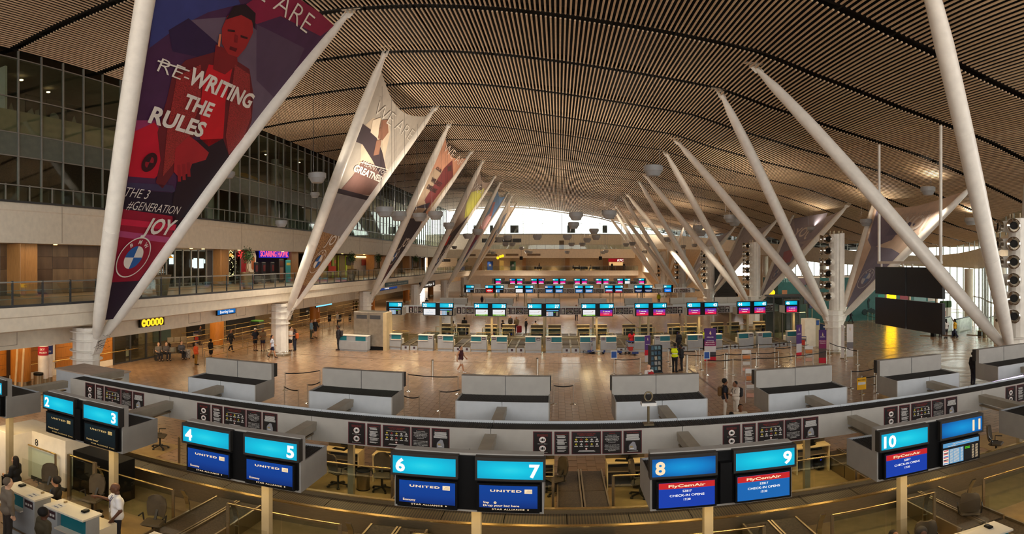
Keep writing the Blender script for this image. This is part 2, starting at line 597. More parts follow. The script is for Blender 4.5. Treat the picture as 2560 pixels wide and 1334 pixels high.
# ================================================================ LEFT BUILDING
XE, XF = -19.6, -25.6          # gallery edge, upper facade line
MODY = 1.65
def left_building():
    # gallery slab with stepped fascia
    prof = [(XE, 5.1), (XE, 4.7), (XE - .06, 4.65), (XE - .06, 4.1), (XE - .2, 4.03), (-21.7, 4.03), (-21.7, 4.35), (-33, 4.35), (-33, 5.1)]
    o = MB().prism(prof, -10, 135).build('wall_left', M_cream)
    struct(o, 'cream gallery fascia running along the left side of the hall')
    b = MB().box(-21.85, -21.7, -10, 135, 2.96, 4.05).build('trim_1', M_cream)
    struct(b, 'cream bulkhead under the left gallery')
    for y in np.arange(14, 130, 6.667):
        MB().box(-21.7, -21.69, y, y + .03, 2.98, 4.03).build('panel_joint', mat('joint', (160, 146, 124), .7), b)
    for y in (15.5, 30.2, 36, 50):
        mb = MB()
        for (y0, y1, z0, z1) in ((y, y + 1.3, 3.15, 3.17), (y, y + 1.3, 3.85, 3.87), (y, y + .02, 3.15, 3.87), (y + 1.28, y + 1.3, 3.15, 3.87)):
            mb.box(-21.7, -21.685, y0, y1, z0, z1)
        mb.build('access_hatch', MATS['joint'], b)
    soff = MB().box(-33, -21.85, -10, 135, 3.0, 3.1).build('ceiling_gallery', M_white)
    struct(soff, 'soffit over the ground floor concourse')
    # upper parapet and slab
    prof = [(XF, 10.26), (XF, 9.86), (XF - .05, 9.8), (XF - .05, 8.05), (-33, 8.05), (-33, 10.26)]
    u = MB().prism(prof, -10, 136).build('wall_upper', M_cream)
    struct(u, 'cream upper parapet under the tall glazed facade')
    for y in np.arange(13, 140, 10.1):
        MB().box(XF, XF + .01, y, y + .03, 8.1, 10.2).build('panel_joint', MATS['joint'], u)
    # ground floor back wall, clad in wood and glass
    g = MB().box(-33, -32.6, -10, 135, 0, 3.0).build('wall_ground', mat('tan_wall', (170, 146, 112), .6))
    struct(g, 'tan back wall of the ground floor concourse')
    # level two interior
    it = MB()
    it.box(-33, -32.5, -10, 62, 10.26, 18.6)
    it.box(-33, XF - .3, -10, 90, 14.2, 14.4)
    it.box(-33, XF - .3, -10, 90, 18.55, 18.7)
    struct(it.build('wall_office', mat('office_wall', (126, 116, 98), .7)), 'office rooms behind the upper glazing')
    br = MB().box(-30.5, -30.3, -10, 33, 10.26, 14.2).build('wall_office_lower', mat('brown_lattice', (78, 58, 44), .7, var=.3, scale=14))
    struct(br, 'brown patterned wall behind the upper glazing')
left_building()

def facade():
    f = MB()
    ys = [19.88 + MODY * k for k in range(-5, 70)]
    zt = 19.02
    for y in ys:
        f.box(XF - .06, XF + .09, y - .035, y + .035, 10.26, zt)
    for z in (12.83, 14.15, 16.19, 18.53):
        f.box(XF - .03, XF + .05, ys[0], ys[-1], z - .03, z + .03)
    w = struct(f.build('window_2', M_mull), 'tall mullioned glass facade above the left gallery')
    rows = [(10.3, 12.8, M_glassf), (12.86, 14.12, M_spand), (14.18, 16.16, M_glassf), (16.22, 18.5, M_glassf), (18.56, 19.0, M_glassf)]
    me = []
    for z0, z1, m in rows:
        me.append(MB().box(-.012, .012, .05, MODY - .05, z0, z1).mesh('pane', [m]))
    clear = MB().box(-.012, .012, .05, MODY - .05, 12.86, 14.12).mesh('pane', [M_glassf])
    n = 0
    for y in ys[:-1]:
        for i in range(5):
            if y > 66 and i == 1:
                link('pane', clear, w, (XF, y, 0)); n += 1
                continue
            link('pane', me[i], w, (XF, y, 0)); n += 1
    # frosted lower film on the office panes
    film = MB().box(-.01, .01, .05, MODY - .05, 14.18, 15.45).mesh('frosted_film', [M_film])
    for y in ys[:-1]:
        if y < 42:
            link('frosted_film', film, w, (XF - .05, y, 0))
    # pictogram boards behind the glass
    bd = mat('pictogram_board', (40, 38, 34), .7)
    pic = mat('pictogram', (150, 146, 132), .7)
    for k, y in enumerate(ys[3:9]):
        p = MB().box(-27.2, -27.15, y + .1, y + 1.3, 15.0, 17.1).build('pictogram_board', bd, w)
        mb = MB()
        c = (y + .7, 15.9)
        if k % 3 == 0:
            mb.prism([(c[0] - .4, 15.5), (c[0] + .1, 15.8), (c[0] - .1, 16.3), (c[0] - .45, 16.0)], -27.15, -27.13, 'x')
            mb.prism([(c[0] + .15, 15.4), (c[0] + .45, 15.4), (c[0] + .45, 16.3), (c[0] + .15, 16.2)], -27.15, -27.13, 'x')
        elif k % 3 == 1:
            mb.prism([(c[0] + .4 * math.cos(a), 15.9 + .4 * math.sin(a)) for a in np.linspace(0, 2 * PI, 12, False)], -27.15, -27.13, 'x')
        else:
            mb.prism([(c[0] - .4, 15.45), (c[0] + .4, 15.45), (c[0], 16.4)], -27.15, -27.13, 'x')
        mb.build('pictogram', pic, p)
    # room: left end office with white partition
    MB().box(-29.5, -26.4, 19.6, 19.75, 14.2, 18.3).build('partition', M_white, w)
    nm = MB().box(-27.4, -27.3, 17.6, 19.4, 14.3, 18.0).build('room_board', bd, w)
    tb = MB()
    put_text(tb, 'SILVER', (-27.28, 17.75, 16.6), (0, 1, 0), (0, 0, 1), .3, 1.4, align='l')
    put_text(tb, 'ROOM', (-27.28, 18.0, 16.15), (0, 1, 0), (0, 0, 1), .3, 1.1, align='l')
    tb.build('lettering', pic, nm)
    # little office downlights
    for y, z, x in ((22, 18.25, -28), (25, 18.25, -29), (33, 18.25, -28), (48, 18.2, -28), (54, 18.2, -29), (60, 18.2, -28), (37, 13.9, -28), (29.5, 13.9, -28), (44, 13.9, -29), (52, 13.9, -28)):
        MB().lathe([(0.0, 0), (.13, 0), (.13, .05), (0, .05)], 10, (x, y, z)).build('downlight', mat('downlight_glow', (255, 220, 170), emit=6.0), w)
    # yellow curved lounge wall and white columns further along
    pts = [(-31 + 3.0 * math.sin(i / 10 * PI) * .6, 46 + i * 1.6) for i in range(11)]
    yb = MB()
    for i in range(10):
        (a, b), (c, d) = pts[i], pts[i + 1]
        yb.add([(a, b, 14.2), (c, d, 14.2), (c, d, 15.6 + .3 * math.sin(i)), (a, b, 15.6 + .3 * math.sin(i - 1))], [(0, 1, 2, 3)])
    yb.build('lounge_screen', mat('amber_wall', (222, 160, 60), .5), w)
    for y in (45, 58, 71, 84, 97):
        MB().lathe([(.45, 10.15), (.45, 18.4)], 16, (-30, y, 0)).build('round_column', M_white, w)
    for y in (66, 80, 96, 112):
        mb = MB()
        poly = [(y - 5, 10.2), (y - 2.6, 10.2), (y - 1.2, 12.0), (y - .5, 14.5), (y - 2.8, 18.3), (y - 6.5, 18.3), (y - 3.4, 14.5), (y - 3.6, 12.2)]
        mb.prism(poly, -31.2, -30.6, 'x')
        mb.build('curved_fin', M_white, w)
    MB().box(-32.9, -32.6, 62, 135, 10.26, 12.4).build('low_wall', M_white, w)
    MB().box(-32.9, -32.6, 62, 135, 16.8, 18.6).build('upper_bulkhead', M_cream, w)
facade()

def balustrade(x, z0, y0, y1, label, posts=True):
    t = thing('glass_balustrade', label, 'balustrade', (x, y0, z0))
    ph = 1.12 if posts else 1.0
    pm = MB().box(-.03, .03, -.04, .04, 0, ph).mesh('post', [M_dgrey if posts else M_mull])
    gp = MB().box(-.008, .008, .05, MODY - .05, .08, ph - .14).mesh('glass_panel', [M_glass])
    n = int((y1 - y0) / MODY)
    for k in range(n + 1):
        link('post', pm, t, (0, k * MODY, 0))
        if k < n:
            link('glass_panel', gp, t, (0.02, k * MODY, 0))
    Lg = n * MODY
    def rail(nm, z, w, m):
        MB().box(-w, w, 0, Lg, z - w, z + w).build(nm, m, t, world=False)
    rail('handrail', ph - .06, .03, M_mull)
    rail('bottom_rail', .05, .05, M_dgrey)
    if posts:
        rail('mid_rail', .35, .012, M_mull)
        rail('mid_rail', .7, .012, M_mull)
    return t
balustrade(XE - .1, 5.1, 15.0 - 3 * MODY, 134, 'dark framed glass balustrade along the left gallery edge')
balustrade(XF + .12, 10.26, 14, 134, 'slim glass balustrade on the upper parapet of the left facade', False)

def wood_columns():
    for k in range(6):
        y = 20.7 + 20.0 * k
        # gallery level pier clad in wood
        t = thing('wood_pier', ['honey wood clad pier beside the brown stone wall', 'honey wood clad pier left of the red restaurant front', 'honey wood clad pier behind the wheat field banner',
                                'amber wood clad pier beside the potted palm', 'wood clad pier in the distant gallery', 'wood clad pier nearest the far gallery corner'][k], 'pier', (-26.3, y, 5.1), group='gallery piers')
        c = MB().bbox(-26.9, -25.65, y - .62, y + .62, 5.11, 8.04, .02).build('wood_cladding', M_woodm, t)
        MB().box(-25.65, -25.64, y - .3, y - .29, 5.12, 8.03).build('panel_joint', mat('wood_joint', (120, 84, 46), .6), c)
        MB().box(-26.9, -25.63, y - .64, y + .64, 5.105, 5.25).build('skirting', M_steel, t)
        # ground level round wooden column
        t = thing('round_wood_column', ['round orange wood column beside the striped totem posters', 'round orange wood column behind the waiting passengers', 'round orange wood column bearing a paper notice',
                                        'round wood column past the security queue', 'round wood column in the distant concourse', 'round wood column nearest the far wall'][k], 'column', (-26.4, y, 0), group='ground floor wood columns')
        MB().lathe([(.58, .25), (.58, 2.3)], 28, (-26.4, y, 0)).build('wood_cladding', M_wood, t)
        MB().lathe([(.62, 0), (.62, .25)], 28, (-26.4, y, 0)).build('steel_base', M_steel, t)
        MB().lathe([(.5, 2.3), (.5, 3.0)], 28, (-26.4, y, 0)).build('column_head', M_white, t)
        if k == 2:
            MB().box(-25.86, -25.84, y - .42, y - .05, 1.5, 2.1).build('paper_notice', mat('notice_paper', (230, 190, 170), .7), t)
wood_columns()

# ================================================================ RIGHT SIDE WALL (bowed in plan)
def right_wall():
    ctrl = [(15, 141, 13.75, 10.0), (24, 124, 12.7, 9.8), (32.6, 107, 11.1, 9.0), (39.5, 83.7, 9.25, 6.9), (44.5, 67, 7.95, 6.5), (45, 58, 8.0, 6.4), (42, 49, 8.5, 6.3),
            (37.5, 42, 8.95, 6.8), (34, 34, 9.6, 7.3), (32, 22, 10.2, 7.6)]
    pts = []
    for i in range(len(ctrl) - 1):
        p0, p1, p2, p3 = (np.array(ctrl[max(0, min(len(ctrl) - 1, j))]) for j in (i - 1, i, i + 1, i + 2))
        n = max(2, int(np.hypot(*(p2 - p1)[:2]) / 1.6))
        for k in range(n):
            t = k / n
            pts.append(.5 * ((2 * p1) + (-p0 + p2) * t + (2 * p0 - 5 * p1 + 4 * p2 - p3) * t * t + (-p0 + 3 * p1 - 3 * p2 + p3) * t ** 3))
    pts.append(np.array(ctrl[-1], float))
    fb = MB(); hd = MB(); sl = MB()
    for i in range(len(pts) - 1):
        a, b = pts[i], pts[i + 1]
        for (mbx, za, zb_, zc_, zd, th) in ((fb, a[3], b[3], a[2], b[2], .35),):
            d = Vector((b[1] - a[1], -(b[0] - a[0]), 0)).normalized() * th
            d = -d if d.x < 0 else d
            vs = [(a[0], a[1], za), (b[0], b[1], zb_), (b[0], b[1], zd), (a[0], a[1], zc_)]
            vs += [(v[0] + d.x, v[1] + d.y, v[2]) for v in vs]
            mbx.add(vs, [(0, 1, 2, 3), (7, 6, 5, 4), (0, 4, 5, 1), (3, 2, 6, 7), (1, 5, 6, 2), (0, 3, 7, 4)], 0)
    w = struct(fb.build('wall_right', M_cream), 'curved cream bulkhead below the right clerestory')
    cm = MB(); lm = MB()
    for i, p in enumerate(pts):
        x, y, zb_, zf = p
        zr = zc(x) + .5
        cm.box(x - .05, x + .05, y - .05, y + .05, zb_, zr)
        if y < 96:
            lm.box(x - .06, x + .06, y - .06, y + .06, 0, zf)
    w3 = struct(cm.build('window_3', M_mull), 'clerestory strip between the roof and the right bulkhead')
    w4 = struct(lm.build('window_4', M_mull), 'tall ground floor glazing along the right side')
    for i in range(len(pts) - 1):
        a, b = pts[i], pts[i + 1]
        e = .06
        def pane(z0a, z0b, z1a, z1b, par):
            m = MB()
            d = (b - a)[:2]
            d = d / np.hypot(*d) * e
            p, q = a[:2] + d, b[:2] - d
            nx, ny = -d[1] / e * .012, d[0] / e * .012
            vs = [(p[0], p[1], z0a), (q[0], q[1], z0b), (q[0], q[1], z1b), (p[0], p[1], z1a)]
            vs = [(v[0] + nx, v[1] + ny, v[2]) for v in vs] + [(v[0] - nx, v[1] - ny, v[2]) for v in vs]
            m.add(vs, [(0, 1, 2, 3), (7, 6, 5, 4), (0, 4, 5, 1), (1, 5, 6, 2), (2, 6, 7, 3), (3, 7, 4, 0)])
            m.build('pane', M_glass, par)
        if a[1] < 96:
            pane(.1, .1, 3.1, 3.1, w4)
            pane(3.25, 3.25, a[3], b[3], w4)
        pane(a[2], b[2], zc(a[0]) + .35, zc(b[0]) + .35, w3)
        if a[1] < 96:
            MB().bar((a[0], a[1], 3.17), (b[0], b[1], 3.17), .1, .12).build('transom', M_mull, w4)
    fw = MB()
    for i in range(len(pts) - 1):
        a, b = pts[i], pts[i + 1]
        if a[1] < 96:
            continue
        win = 104 < a[1] < 109
        for za, zb2 in (((0, 4.5), (7.2, None)) if win else ((0, None),)):
            fw.add([(a[0] + .1, a[1], za), (b[0] + .1, b[1], za), (b[0] + .1, b[1], zb2 or b[3]), (a[0] + .1, a[1], zb2 or a[3]), (a[0] + .4, a[1], za), (b[0] + .4, b[1], za), (b[0] + .4, b[1], zb2 or b[3]), (a[0] + .4, a[1], zb2 or a[3])],
                   [(0, 1, 2, 3), (7, 6, 5, 4), (0, 4, 5, 1), (3, 2, 6, 7)])
    struct(fw.build('wall_right_far', mat('tan_far_wall', (206, 180, 146), .6)), 'tan wall below the bulkhead in the far right corner')
    # plinth wall bays between the glazing in the far half
    for (x0, y0, x1, y1) in ((19, 115, 19.3, 136), ):
        struct(MB().box(x0, x1, y0, y1, 4.8, 9.95).build('wall_return', M_cream), 'cream return wall beside the far gallery')
    for i in range(3, len(pts) - 1, 9):
        x, y = pts[i][:2]
        if y < 115:
            MB().lathe([(.5, 0), (.5, pts[i][3])], 18, (x - 1.3, y - .6, 0)).build('round_column', M_cream, w)
    return pts
RW = right_wall()

# opaque side wall behind the camera on both sides
struct(MB().box(-33.4, -33, -45, 135, 0, 19.5).build('wall_left_outer', M_cream), 'outer wall of the left building')

# unseen near end: header, deck and wall added to limit daylight onto the desks
struct(MB().box(-33, 50, -9.4, -9.0, 17.0, 20.5).build('wall_daylight_block', M_cream), 'unseen header wall added to cut daylight from the open near end')
struct(MB().box(-33, 50, -9.0, 1.2, 4.9, 5.3).build('floor_deck', M_cream), 'unseen gallery deck under the viewpoint, added to shade the near desks')
struct(MB().box(-33, 50, -9.4, -9.0, 0.0, 5.3).build('wall_low_block', M_cream), 'unseen wall added below the near gallery deck to block low daylight')
# ================================================================ COLUMNS, STRUTS, BANNERS
def strut_part(par, p0, p1, rmax=.36, name='strut'):
    p0, p1 = Vector(p0), Vector(p1)
    ts = [0, .02, .07, .2, .5, .8, .93, .975, 1.0]
    rs = [.16, .24, .30, .345, .36, .33, .25, .15, .12]
    s = MB().tube([p0.lerp(p1, t) for t in ts], [r * rmax / .36 for r in rs], 18).build(name, M_steelw, par)
    # pin joint with flange plates at the roof end and a collar seam
    d = (p1 - p0).normalized()
    pj = MB()
    for off in (-.13, .13):
        pj.bar(p1 - d * .25 + Vector((off, 0, 0)), p1 + d * .35 + Vector((off, 0, 0)), .03, .22)
    pj.bar(p1 + d * .3 + Vector((-.5, 0, .12)), p1 + d * .3 + Vector((.5, 0, .12)), .3, .05)
    pj.build('pin_bracket', M_steelw, s)
    for t in (.3, .62):
        c = p0.lerp(p1, t)
        MB().tube([c - d * .02, c + d * .02], (.353 if t < .5 else .352) * rmax / .36 + .006, 18).build('weld_seam', M_steelw, s)
    return s

def shaft_mesh(par, x, y, z1, r=.66, n=20):
    prof = []
    mb = MB()
    ring = [(x + (r if k % 2 else r * .93) * math.cos(2 * PI * k / n), y + (r if k % 2 else r * .93) * math.sin(2 * PI * k / n)) for k in range(n)]
    mb.prism(ring, .1, z1, 'z')
    return mb.build('shaft', M_steelw, par)

def rings(par, x, y, zs, r=.8):
    for z in zs:
        MB().lathe([(r - .14, z - .025), (r, z - .025), (r, z + .025), (r - .14, z + .025)], 24, (x, y, 0)).build('ring_flange', M_steelw, par)

def base_guard(par, x, y, r=1.0):
    mb = MB()
    mb.tube([(x + r * math.cos(a), y + r * math.sin(a), .32) for a in np.linspace(0, 2 * PI, 25)], .035, 8)
    for k in range(8):
        a = 2 * PI * k / 8
        mb.tube([(x + r * math.cos(a), y + r * math.sin(a), 0), (x + r * math.cos(a), y + r * math.sin(a), .32)], .03, 6)
    mb.build('bumper_ring', M_chrome, par)
    MB().lathe([(r * .86, 0), (r * .86, .12)], 24, (x, y, 0)).build('plinth', M_steel, par)

def cables(par, x, y, z):
    mb = MB()
    rr = random.Random(5)
    for k in range(5):
        p = Vector((x, y, z))
        pts = []
        for i in range(6):
            pts.append(p + Vector((rr.uniform(-.1, .25), rr.uniform(-.45, .45), -.14 * i + rr.uniform(-.1, .1) + .3)))
        mb.tube(pts, .007, 5)
    mb.build('loose_cable', M_black, par)

YL = [19.8 + 20.0 * k for k in range(6)]
YR = [21.0, 40.9, 60.8, 80.3, 99.6, 118.8]
XLC, XRC = -20.2, 20.5
LBASE, LTOP = [], []
lab_l = ['fluted white column carrying the red fashion banner at far left', 'fluted white column carrying the wheat field banner', 'fluted white column carrying the peach coloured banner',
         'fluted white column carrying the banner with the lime green jacket', 'fluted white column carrying the blue sky banner', 'fluted white column carrying the last pale banner before the far gallery']
for k, y in enumerate(YL):
    sh = .43 / 38 * (y - 30) if y > 60 else 0
    x = XLC + sh
    t = thing('strut_column', lab_l[k], 'column', (x, y, 0), group='left strut columns')
    shaft_mesh(t, x, y, 3.9)
    rings(t, x, y, (2.4, 2.8, 3.3, 3.72))
    base_guard(t, x, y)
    b0 = Vector((x + .85, y, 3.35))
    g = MB()
    g.prism([(x + .3, 2.45), (x + .75, 2.7), (x + 1.1, 3.5), (x + .95, 3.75), (x + .3, 3.4)], y - .28, y + .28)
    g.build('strut_bracket', M_steelw, t)
    tops = (Vector((-9.9 + sh, y - 6.9, 19.62)), Vector((-9.9 + sh, y + 6.9, 19.62)))
    bases = (b0 + Vector((.05, -.22, .15)), b0 + Vector((.05, .22, .15)))
    for i in (0, 1):
        strut_part(t, bases[i], tops[i])
    if k < 3:
        cables(t, x + 1.0, y, 3.35)
    LBASE.append(bases); LTOP.append(tops)

RBASE, RTOP = [], []
lab_r = ['white column with air nozzles at the right edge of the picture', 'white column with air nozzles behind the black video wall', 'white column with air nozzles right of sign forty four',
         'white column with air nozzles above sign forty two', 'white column with air nozzles right of the escalator', 'most distant white column with air nozzles beside the far gallery']
noz_in = mat('nozzle_bore', (20, 18, 16), .6)
def nozzle_mesh():
    mb = MB()
    prof = [(.30, -.15), (.30, .35), (.27, .75), (.33, .9), (.34, 1.0), (.30, 1.03), (.19, .93), (.17, .85), (0.0, .85)]
    mb.lathe(prof, 18, mis=[0, 0, 1, 1, 1, 1, 2, 2, 2])
    return mb.mesh('air_nozzle', [M_steelw, M_chrome, noz_in])
NOZ = nozzle_mesh()
for k, y in enumerate(YR):
    sh = .43 / 38 * (y - 30) * .5 if y > 60 else 0
    x = XRC + sh
    t = thing('strut_column', lab_r[k], 'column', (x, y, 0), group='right strut columns')
    shaft_mesh(t, x, y, 3.3, .72)
    rings(t, x, y, (2.0, 2.5, 2.95, 3.3), .86)
    base_guard(t, x, y, 1.05)
    tw = MB()
    n = 16
    tw.prism([(x + .16 + .55 * math.cos(2 * PI * i / n), y + .62 * math.sin(2 * PI * i / n)) for i in range(n)], 3.3, 9.15, 'z')
    tw.box(x + .45, x + .74, y - .3, y + .3, 3.3, 9.25)
    tw.box(x + .15, x + .4, y - .68, y + .68, 3.3, 9.2)
    tw.build('nozzle_tower', M_steelw, t)
    crown = MB()
    for i in range(8):
        a = 2 * PI * i / 8
        crown.box(x + .16 + .5 * math.cos(a) - .03, x + .16 + .5 * math.cos(a) + .03, y + .5 * math.sin(a) - .03, y + .5 * math.sin(a) + .03, 9.1, 9.4)
    crown.build('crown_bolts', M_steel, t)
    for r in range(6):
        z = 8.75 - .87 * r
        for a in (PI + .62, PI - .35):
            o = bpy.data.objects.new('air_nozzle', NOZ)
            COL.objects.link(o)
            o.parent = t
            o.matrix_local = Matrix.Translation((.1 * math.cos(a), .1 * math.sin(a), z)) @ Matrix.Rotation(a, 4, 'Z') @ Matrix.Rotation(PI / 2, 4, 'Y')
    bi = [Vector((x - .75, y - .25, 2.9)), Vector((x - .75, y + .25, 2.9))]
    bo = [Vector((x + .8, y - .25, 2.9)), Vector((x + .8, y + .25, 2.9))]
    ti = [Vector((9.5 + sh * 2, y - 7.2, zc(9.5 + sh * 2) - .05)), Vector((9.8 + sh * 2, y + 7.2, zc(9.8 + sh * 2) - .05))]
    to = [Vector((28.4, y - 7.2, zc(28.4) - .05)), Vector((28.4, y + 7.2, zc(28.4) - .05))]
    if k == 5:
        to = [Vector((24, y - 7, zc(24) - .05)), Vector((24, y + 7, zc(24) - .05))]
    for i in (0, 1):
        strut_part(t, bi[i], ti[i])
        strut_part(t, bo[i], to[i], .3)
    g = MB()
    g.prism([(x - .3, 1.9), (x - .6, 2.1), (x - .95, 2.9), (x - .8, 3.15), (x - .3, 2.9)], y - .3, y + .3)
    g.prism([(x + .3, 1.9), (x + .6, 2.1), (x + 1.0, 2.9), (x + .85, 3.15), (x + .3, 2.9)], y - .3, y + .3)
    g.build('strut_bracket', M_steelw, t)
    RBASE.append(bo); RTOP.append(to)

# ---------------------------------------------------------------- hanging lamps
def lamps():
    lens_m = mat('lamp_lens', (255, 226, 220), emit=14.0)
    M_lamp = mat('lamp_grey', (150, 150, 150), .45, var=.03)
    ringm = MB().lathe([(.50, .12), (.56, .12), (.56, .42), (.50, .46), (.2, .46)], 24).mesh('lamp_ring', [M_lamp])
    bowl = MB().lathe([(.27, -.17), (.33, -.17), (.37, -.12), (.50, .12)], 24).mesh('lamp_bowl', [M_lamp])
    lens = MB().lathe([(0.0, -.16), (.26, -.16)], 20).mesh('lamp_lens', [lens_m])
    big = [(793, 450), (1633, 433), (2320, 482)]
    near = [(1440, 545), (1434, 567), (1523, 541), (1826, 551), (2165, 560), (2031, 577), (1936, 548), (1745, 574), (1049, 547), (1122, 568), (1089, 543),
            (703, 563), (573, 441), (787, 490), (825, 577), (2427, 557), (1485, 581), (2470, 592), (1836, 560)]
    far = [(1194, 583), (1169, 593), (1248, 601), (1269, 597), (1264, 613), (1281, 613), (1304, 622), (1318, 631), (1325, 633), (1220, 631), (1233, 634), (1343, 596), (1418, 596), (1490, 596),
           (1468, 603), (1429, 613), (1456, 613), (1418, 632), (1508, 633), (1515, 630), (1565, 614), (1581, 611), (1583, 621), (1618, 614), (1601, 632), (1613, 631), (1669, 601), (1708, 618),
           (1736, 615), (1753, 586), (1840, 621), (962, 535), (996, 545), (1136, 620)]
    n = 0
    for lst, h in ((big, 5.1), (near, 3.4), (far, 3.0)):
        for px, py in lst:
            if (px, py) in ((573, 441), (787, 490)):
                rho = 8.0 / math.tan((H0 - py) / F)
            elif (px, py) == (1936, 548):
                rho = 7.0 / math.tan((H0 - py) / F)
            else:
                rho = min(h / math.tan((H0 - py) / F), 128)
            sc = 1.0
            lim = 18.4 / max(1e-3, -math.sin((px - X0) / F)) if px < X0 else 1e9
            if rho > lim:
                sc = max(.55, lim / rho)
                rho = lim
            p = P(px, py, rho=rho)
            t = thing('pendant_lamp', 'tmp', 'lamp', tuple(p), group='pendant lamps')
            t.scale = (sc, sc, sc)
            link('lamp_ring', ringm, t)
            link('lamp_bowl', bowl, t)
            link('lamp_lens', lens, t)
            zt = (zc(p.x) - p.z + .3) / sc
            for k in range(3):
                a = 2 * PI * k / 3 + .4
                MB().tube([(.45 * math.cos(a), .45 * math.sin(a), .4), (.4 * math.cos(a), .4 * math.sin(a), zt)], .008, 4).build('suspension_cable', M_dgrey, t, world=False)
            t['label'] = 'grey pendant lamp hanging ' + LAMPLAB.get((px, py), 'in the far end of the hall, among the tiny distant lamps')
            if lst is not far or n % 2 == 0:
                f_ = 1.0 if lst is not far else 3.0
                for nm, e, rx, z in (('lamp_light', LAMP_W * f_, 0, -.22), ('uplight', LAMP_U * f_ * (.4 if lst is big else 1), PI, .55)):
                    L = bpy.data.lights.new(nm, 'SPOT')
                    L.energy = e
                    L.color = (1.0, .86, .68)
                    L.spot_size = 2.3 if rx == 0 else 2.7
                    L.spot_blend = .6
                    L.shadow_soft_size = .28
                    lo = bpy.data.objects.new(nm, L)
                    COL.objects.link(lo)
                    lo.parent = t
                    lo.location = (0, 0, z)
                    lo.rotation_euler = (rx, 0, 0)
            n += 1
LAMP_W = 1350.0
LAMP_U = 700.0
LAMPLAB = {(793, 450): 'left of the wheat field banner, largest on the left side', (1633, 433): 'in front of the ceiling right of centre, largest of all', (2320, 482): 'above the black video wall',
           (1440, 545): 'in front of the end window, upper of two', (1434, 567): 'in front of the end window, lower of two', (1523, 541): 'at the tops of the distant right struts',
           (1826, 551): 'left of the first crossing struts on the right', (2165, 560): 'above the dark blue banner on the right', (2031, 577): 'above the column left of the video wall',
           (1936, 548): 'among the crossing struts right of centre', (1745, 574): 'in front of the third right strut pair', (1049, 547): 'over the peach banner, lowest edge overlapping it',
           (1122, 568): 'over the banner with the lime green jacket', (1089, 543): 'in front of the bright glazing between the third and fourth banners', (703, 563): 'in front of the upper parapet left of the wheat banner',
           (573, 441): 'beside the second strut of the red banner', (787, 490): 'just below the largest left lamp', (825, 577): 'across the lower wheat banner',
           (2427, 557): 'in front of the right clerestory windows', (1485, 581): 'small, below the end window', (2470, 592): 'low at the right edge beside the big strut', (1836, 560): 'just behind the lamp left of the crossing struts',
           (1194, 583): 'over the blue sky banner', (962, 535): 'small, in front of the left glazing'}
lamps()
# ================================================================ CHECK-IN ISLANDS
M_belt = mat('ribbed_belt', (58, 46, 34), .6, var=.1)
def ribbed(name, rgb_lo, rgb_hi, scale, axis='X', rough=.5):
    m = bpy.data.materials.new(name)
    m.use_nodes = True
    nt = m.node_tree
    b = nt.nodes['Principled BSDF']
    tc = nt.nodes.new('ShaderNodeTexCoord')
    wv = nt.nodes.new('ShaderNodeTexWave')
    wv.bands_direction = axis
    wv.inputs['Scale'].default_value = scale
    wv.inputs['Distortion'].default_value = 0
    rp = nt.nodes.new('ShaderNodeValToRGB')
    rp.color_ramp.elements[0].color = (*lin(rgb_lo), 1)
    rp.color_ramp.elements[1].color = (*lin(rgb_hi), 1)
    nt.links.new(tc.outputs['Object'], wv.inputs['Vector'])
    nt.links.new(wv.outputs['Fac'], rp.inputs['Fac'])
    nt.links.new(rp.outputs['Color'], b.inputs['Base Color'])
    b.inputs['Roughness'].default_value = rough
    MATS[name] = m
    return m
M_rib = ribbed('collector_belt', (36, 28, 20), (96, 80, 58), 4.6)
M_grl = ribbed('grille_mesh', (30, 30, 32), (70, 70, 72), 7.0)
M_cell = mat('weigh_belt', (66, 54, 40), .55, var=.25, scale=22)

def emis(name, fn, strength=1.0):
    """emission driven by a colour ramp on generated coordinates (backlit sheets, screens)"""
    if name in MATS:
        return MATS[name]
    m = bpy.data.materials.new(name)
    m.use_nodes = True
    nt = m.node_tree
    b = nt.nodes['Principled BSDF']
    b.inputs['Base Color'].default_value = (0.01, 0.01, 0.01, 1)
    b.inputs['Roughness'].default_value = .4
    b.inputs['Specular IOR Level'].default_value = .05
    tc = nt.nodes.new('ShaderNodeTexCoord')
    sp = nt.nodes.new('ShaderNodeSeparateXYZ')
    nt.links.new(tc.outputs['Generated'], sp.inputs[0])
    rp = nt.nodes.new('ShaderNodeValToRGB')
    kind, stops = fn
    el = rp.color_ramp.elements
    while len(el) < len(stops):
        el.new(.5)
    for e, (p, c) in zip(el, stops):
        e.position = p
        e.color = (*lin(c), 1)
    if kind == 'z':
        nt.links.new(sp.outputs['Z'], rp.inputs['Fac'])
    else:
        ds = nt.nodes.new('ShaderNodeVectorMath')
        ds.operation = 'DISTANCE'
        ds.inputs[1].default_value = (.5, .5, .5)
        cb = nt.nodes.new('ShaderNodeCombineXYZ')
        nt.links.new(sp.outputs['X'], cb.inputs[0]); nt.links.new(sp.outputs['Z'], cb.inputs[2])
        cb.inputs[1].default_value = .5
        nt.links.new(cb.outputs[0], ds.inputs[0])
        nt.links.new(ds.outputs['Value'], rp.inputs['Fac'])
    nt.links.new(rp.outputs['Color'], b.inputs['Emission Color'])
    b.inputs['Emission Strength'].default_value = strength
    MATS[name] = m
    return m
E_cyan = emis('backlit_cyan', ('r', [(0, (40, 214, 236)), (.25, (6, 200, 230)), (.62, (0, 172, 212))]), .95)
E_blue = emis('backlit_blue', ('r', [(0, (6, 150, 214)), (.3, (0, 128, 200)), (.62, (0, 84, 160))]), 1.0)
E_white = mat('print_white', (255, 250, 240), emit=1.2)
E_cream = mat('print_cream', (255, 226, 184), emit=1.0)
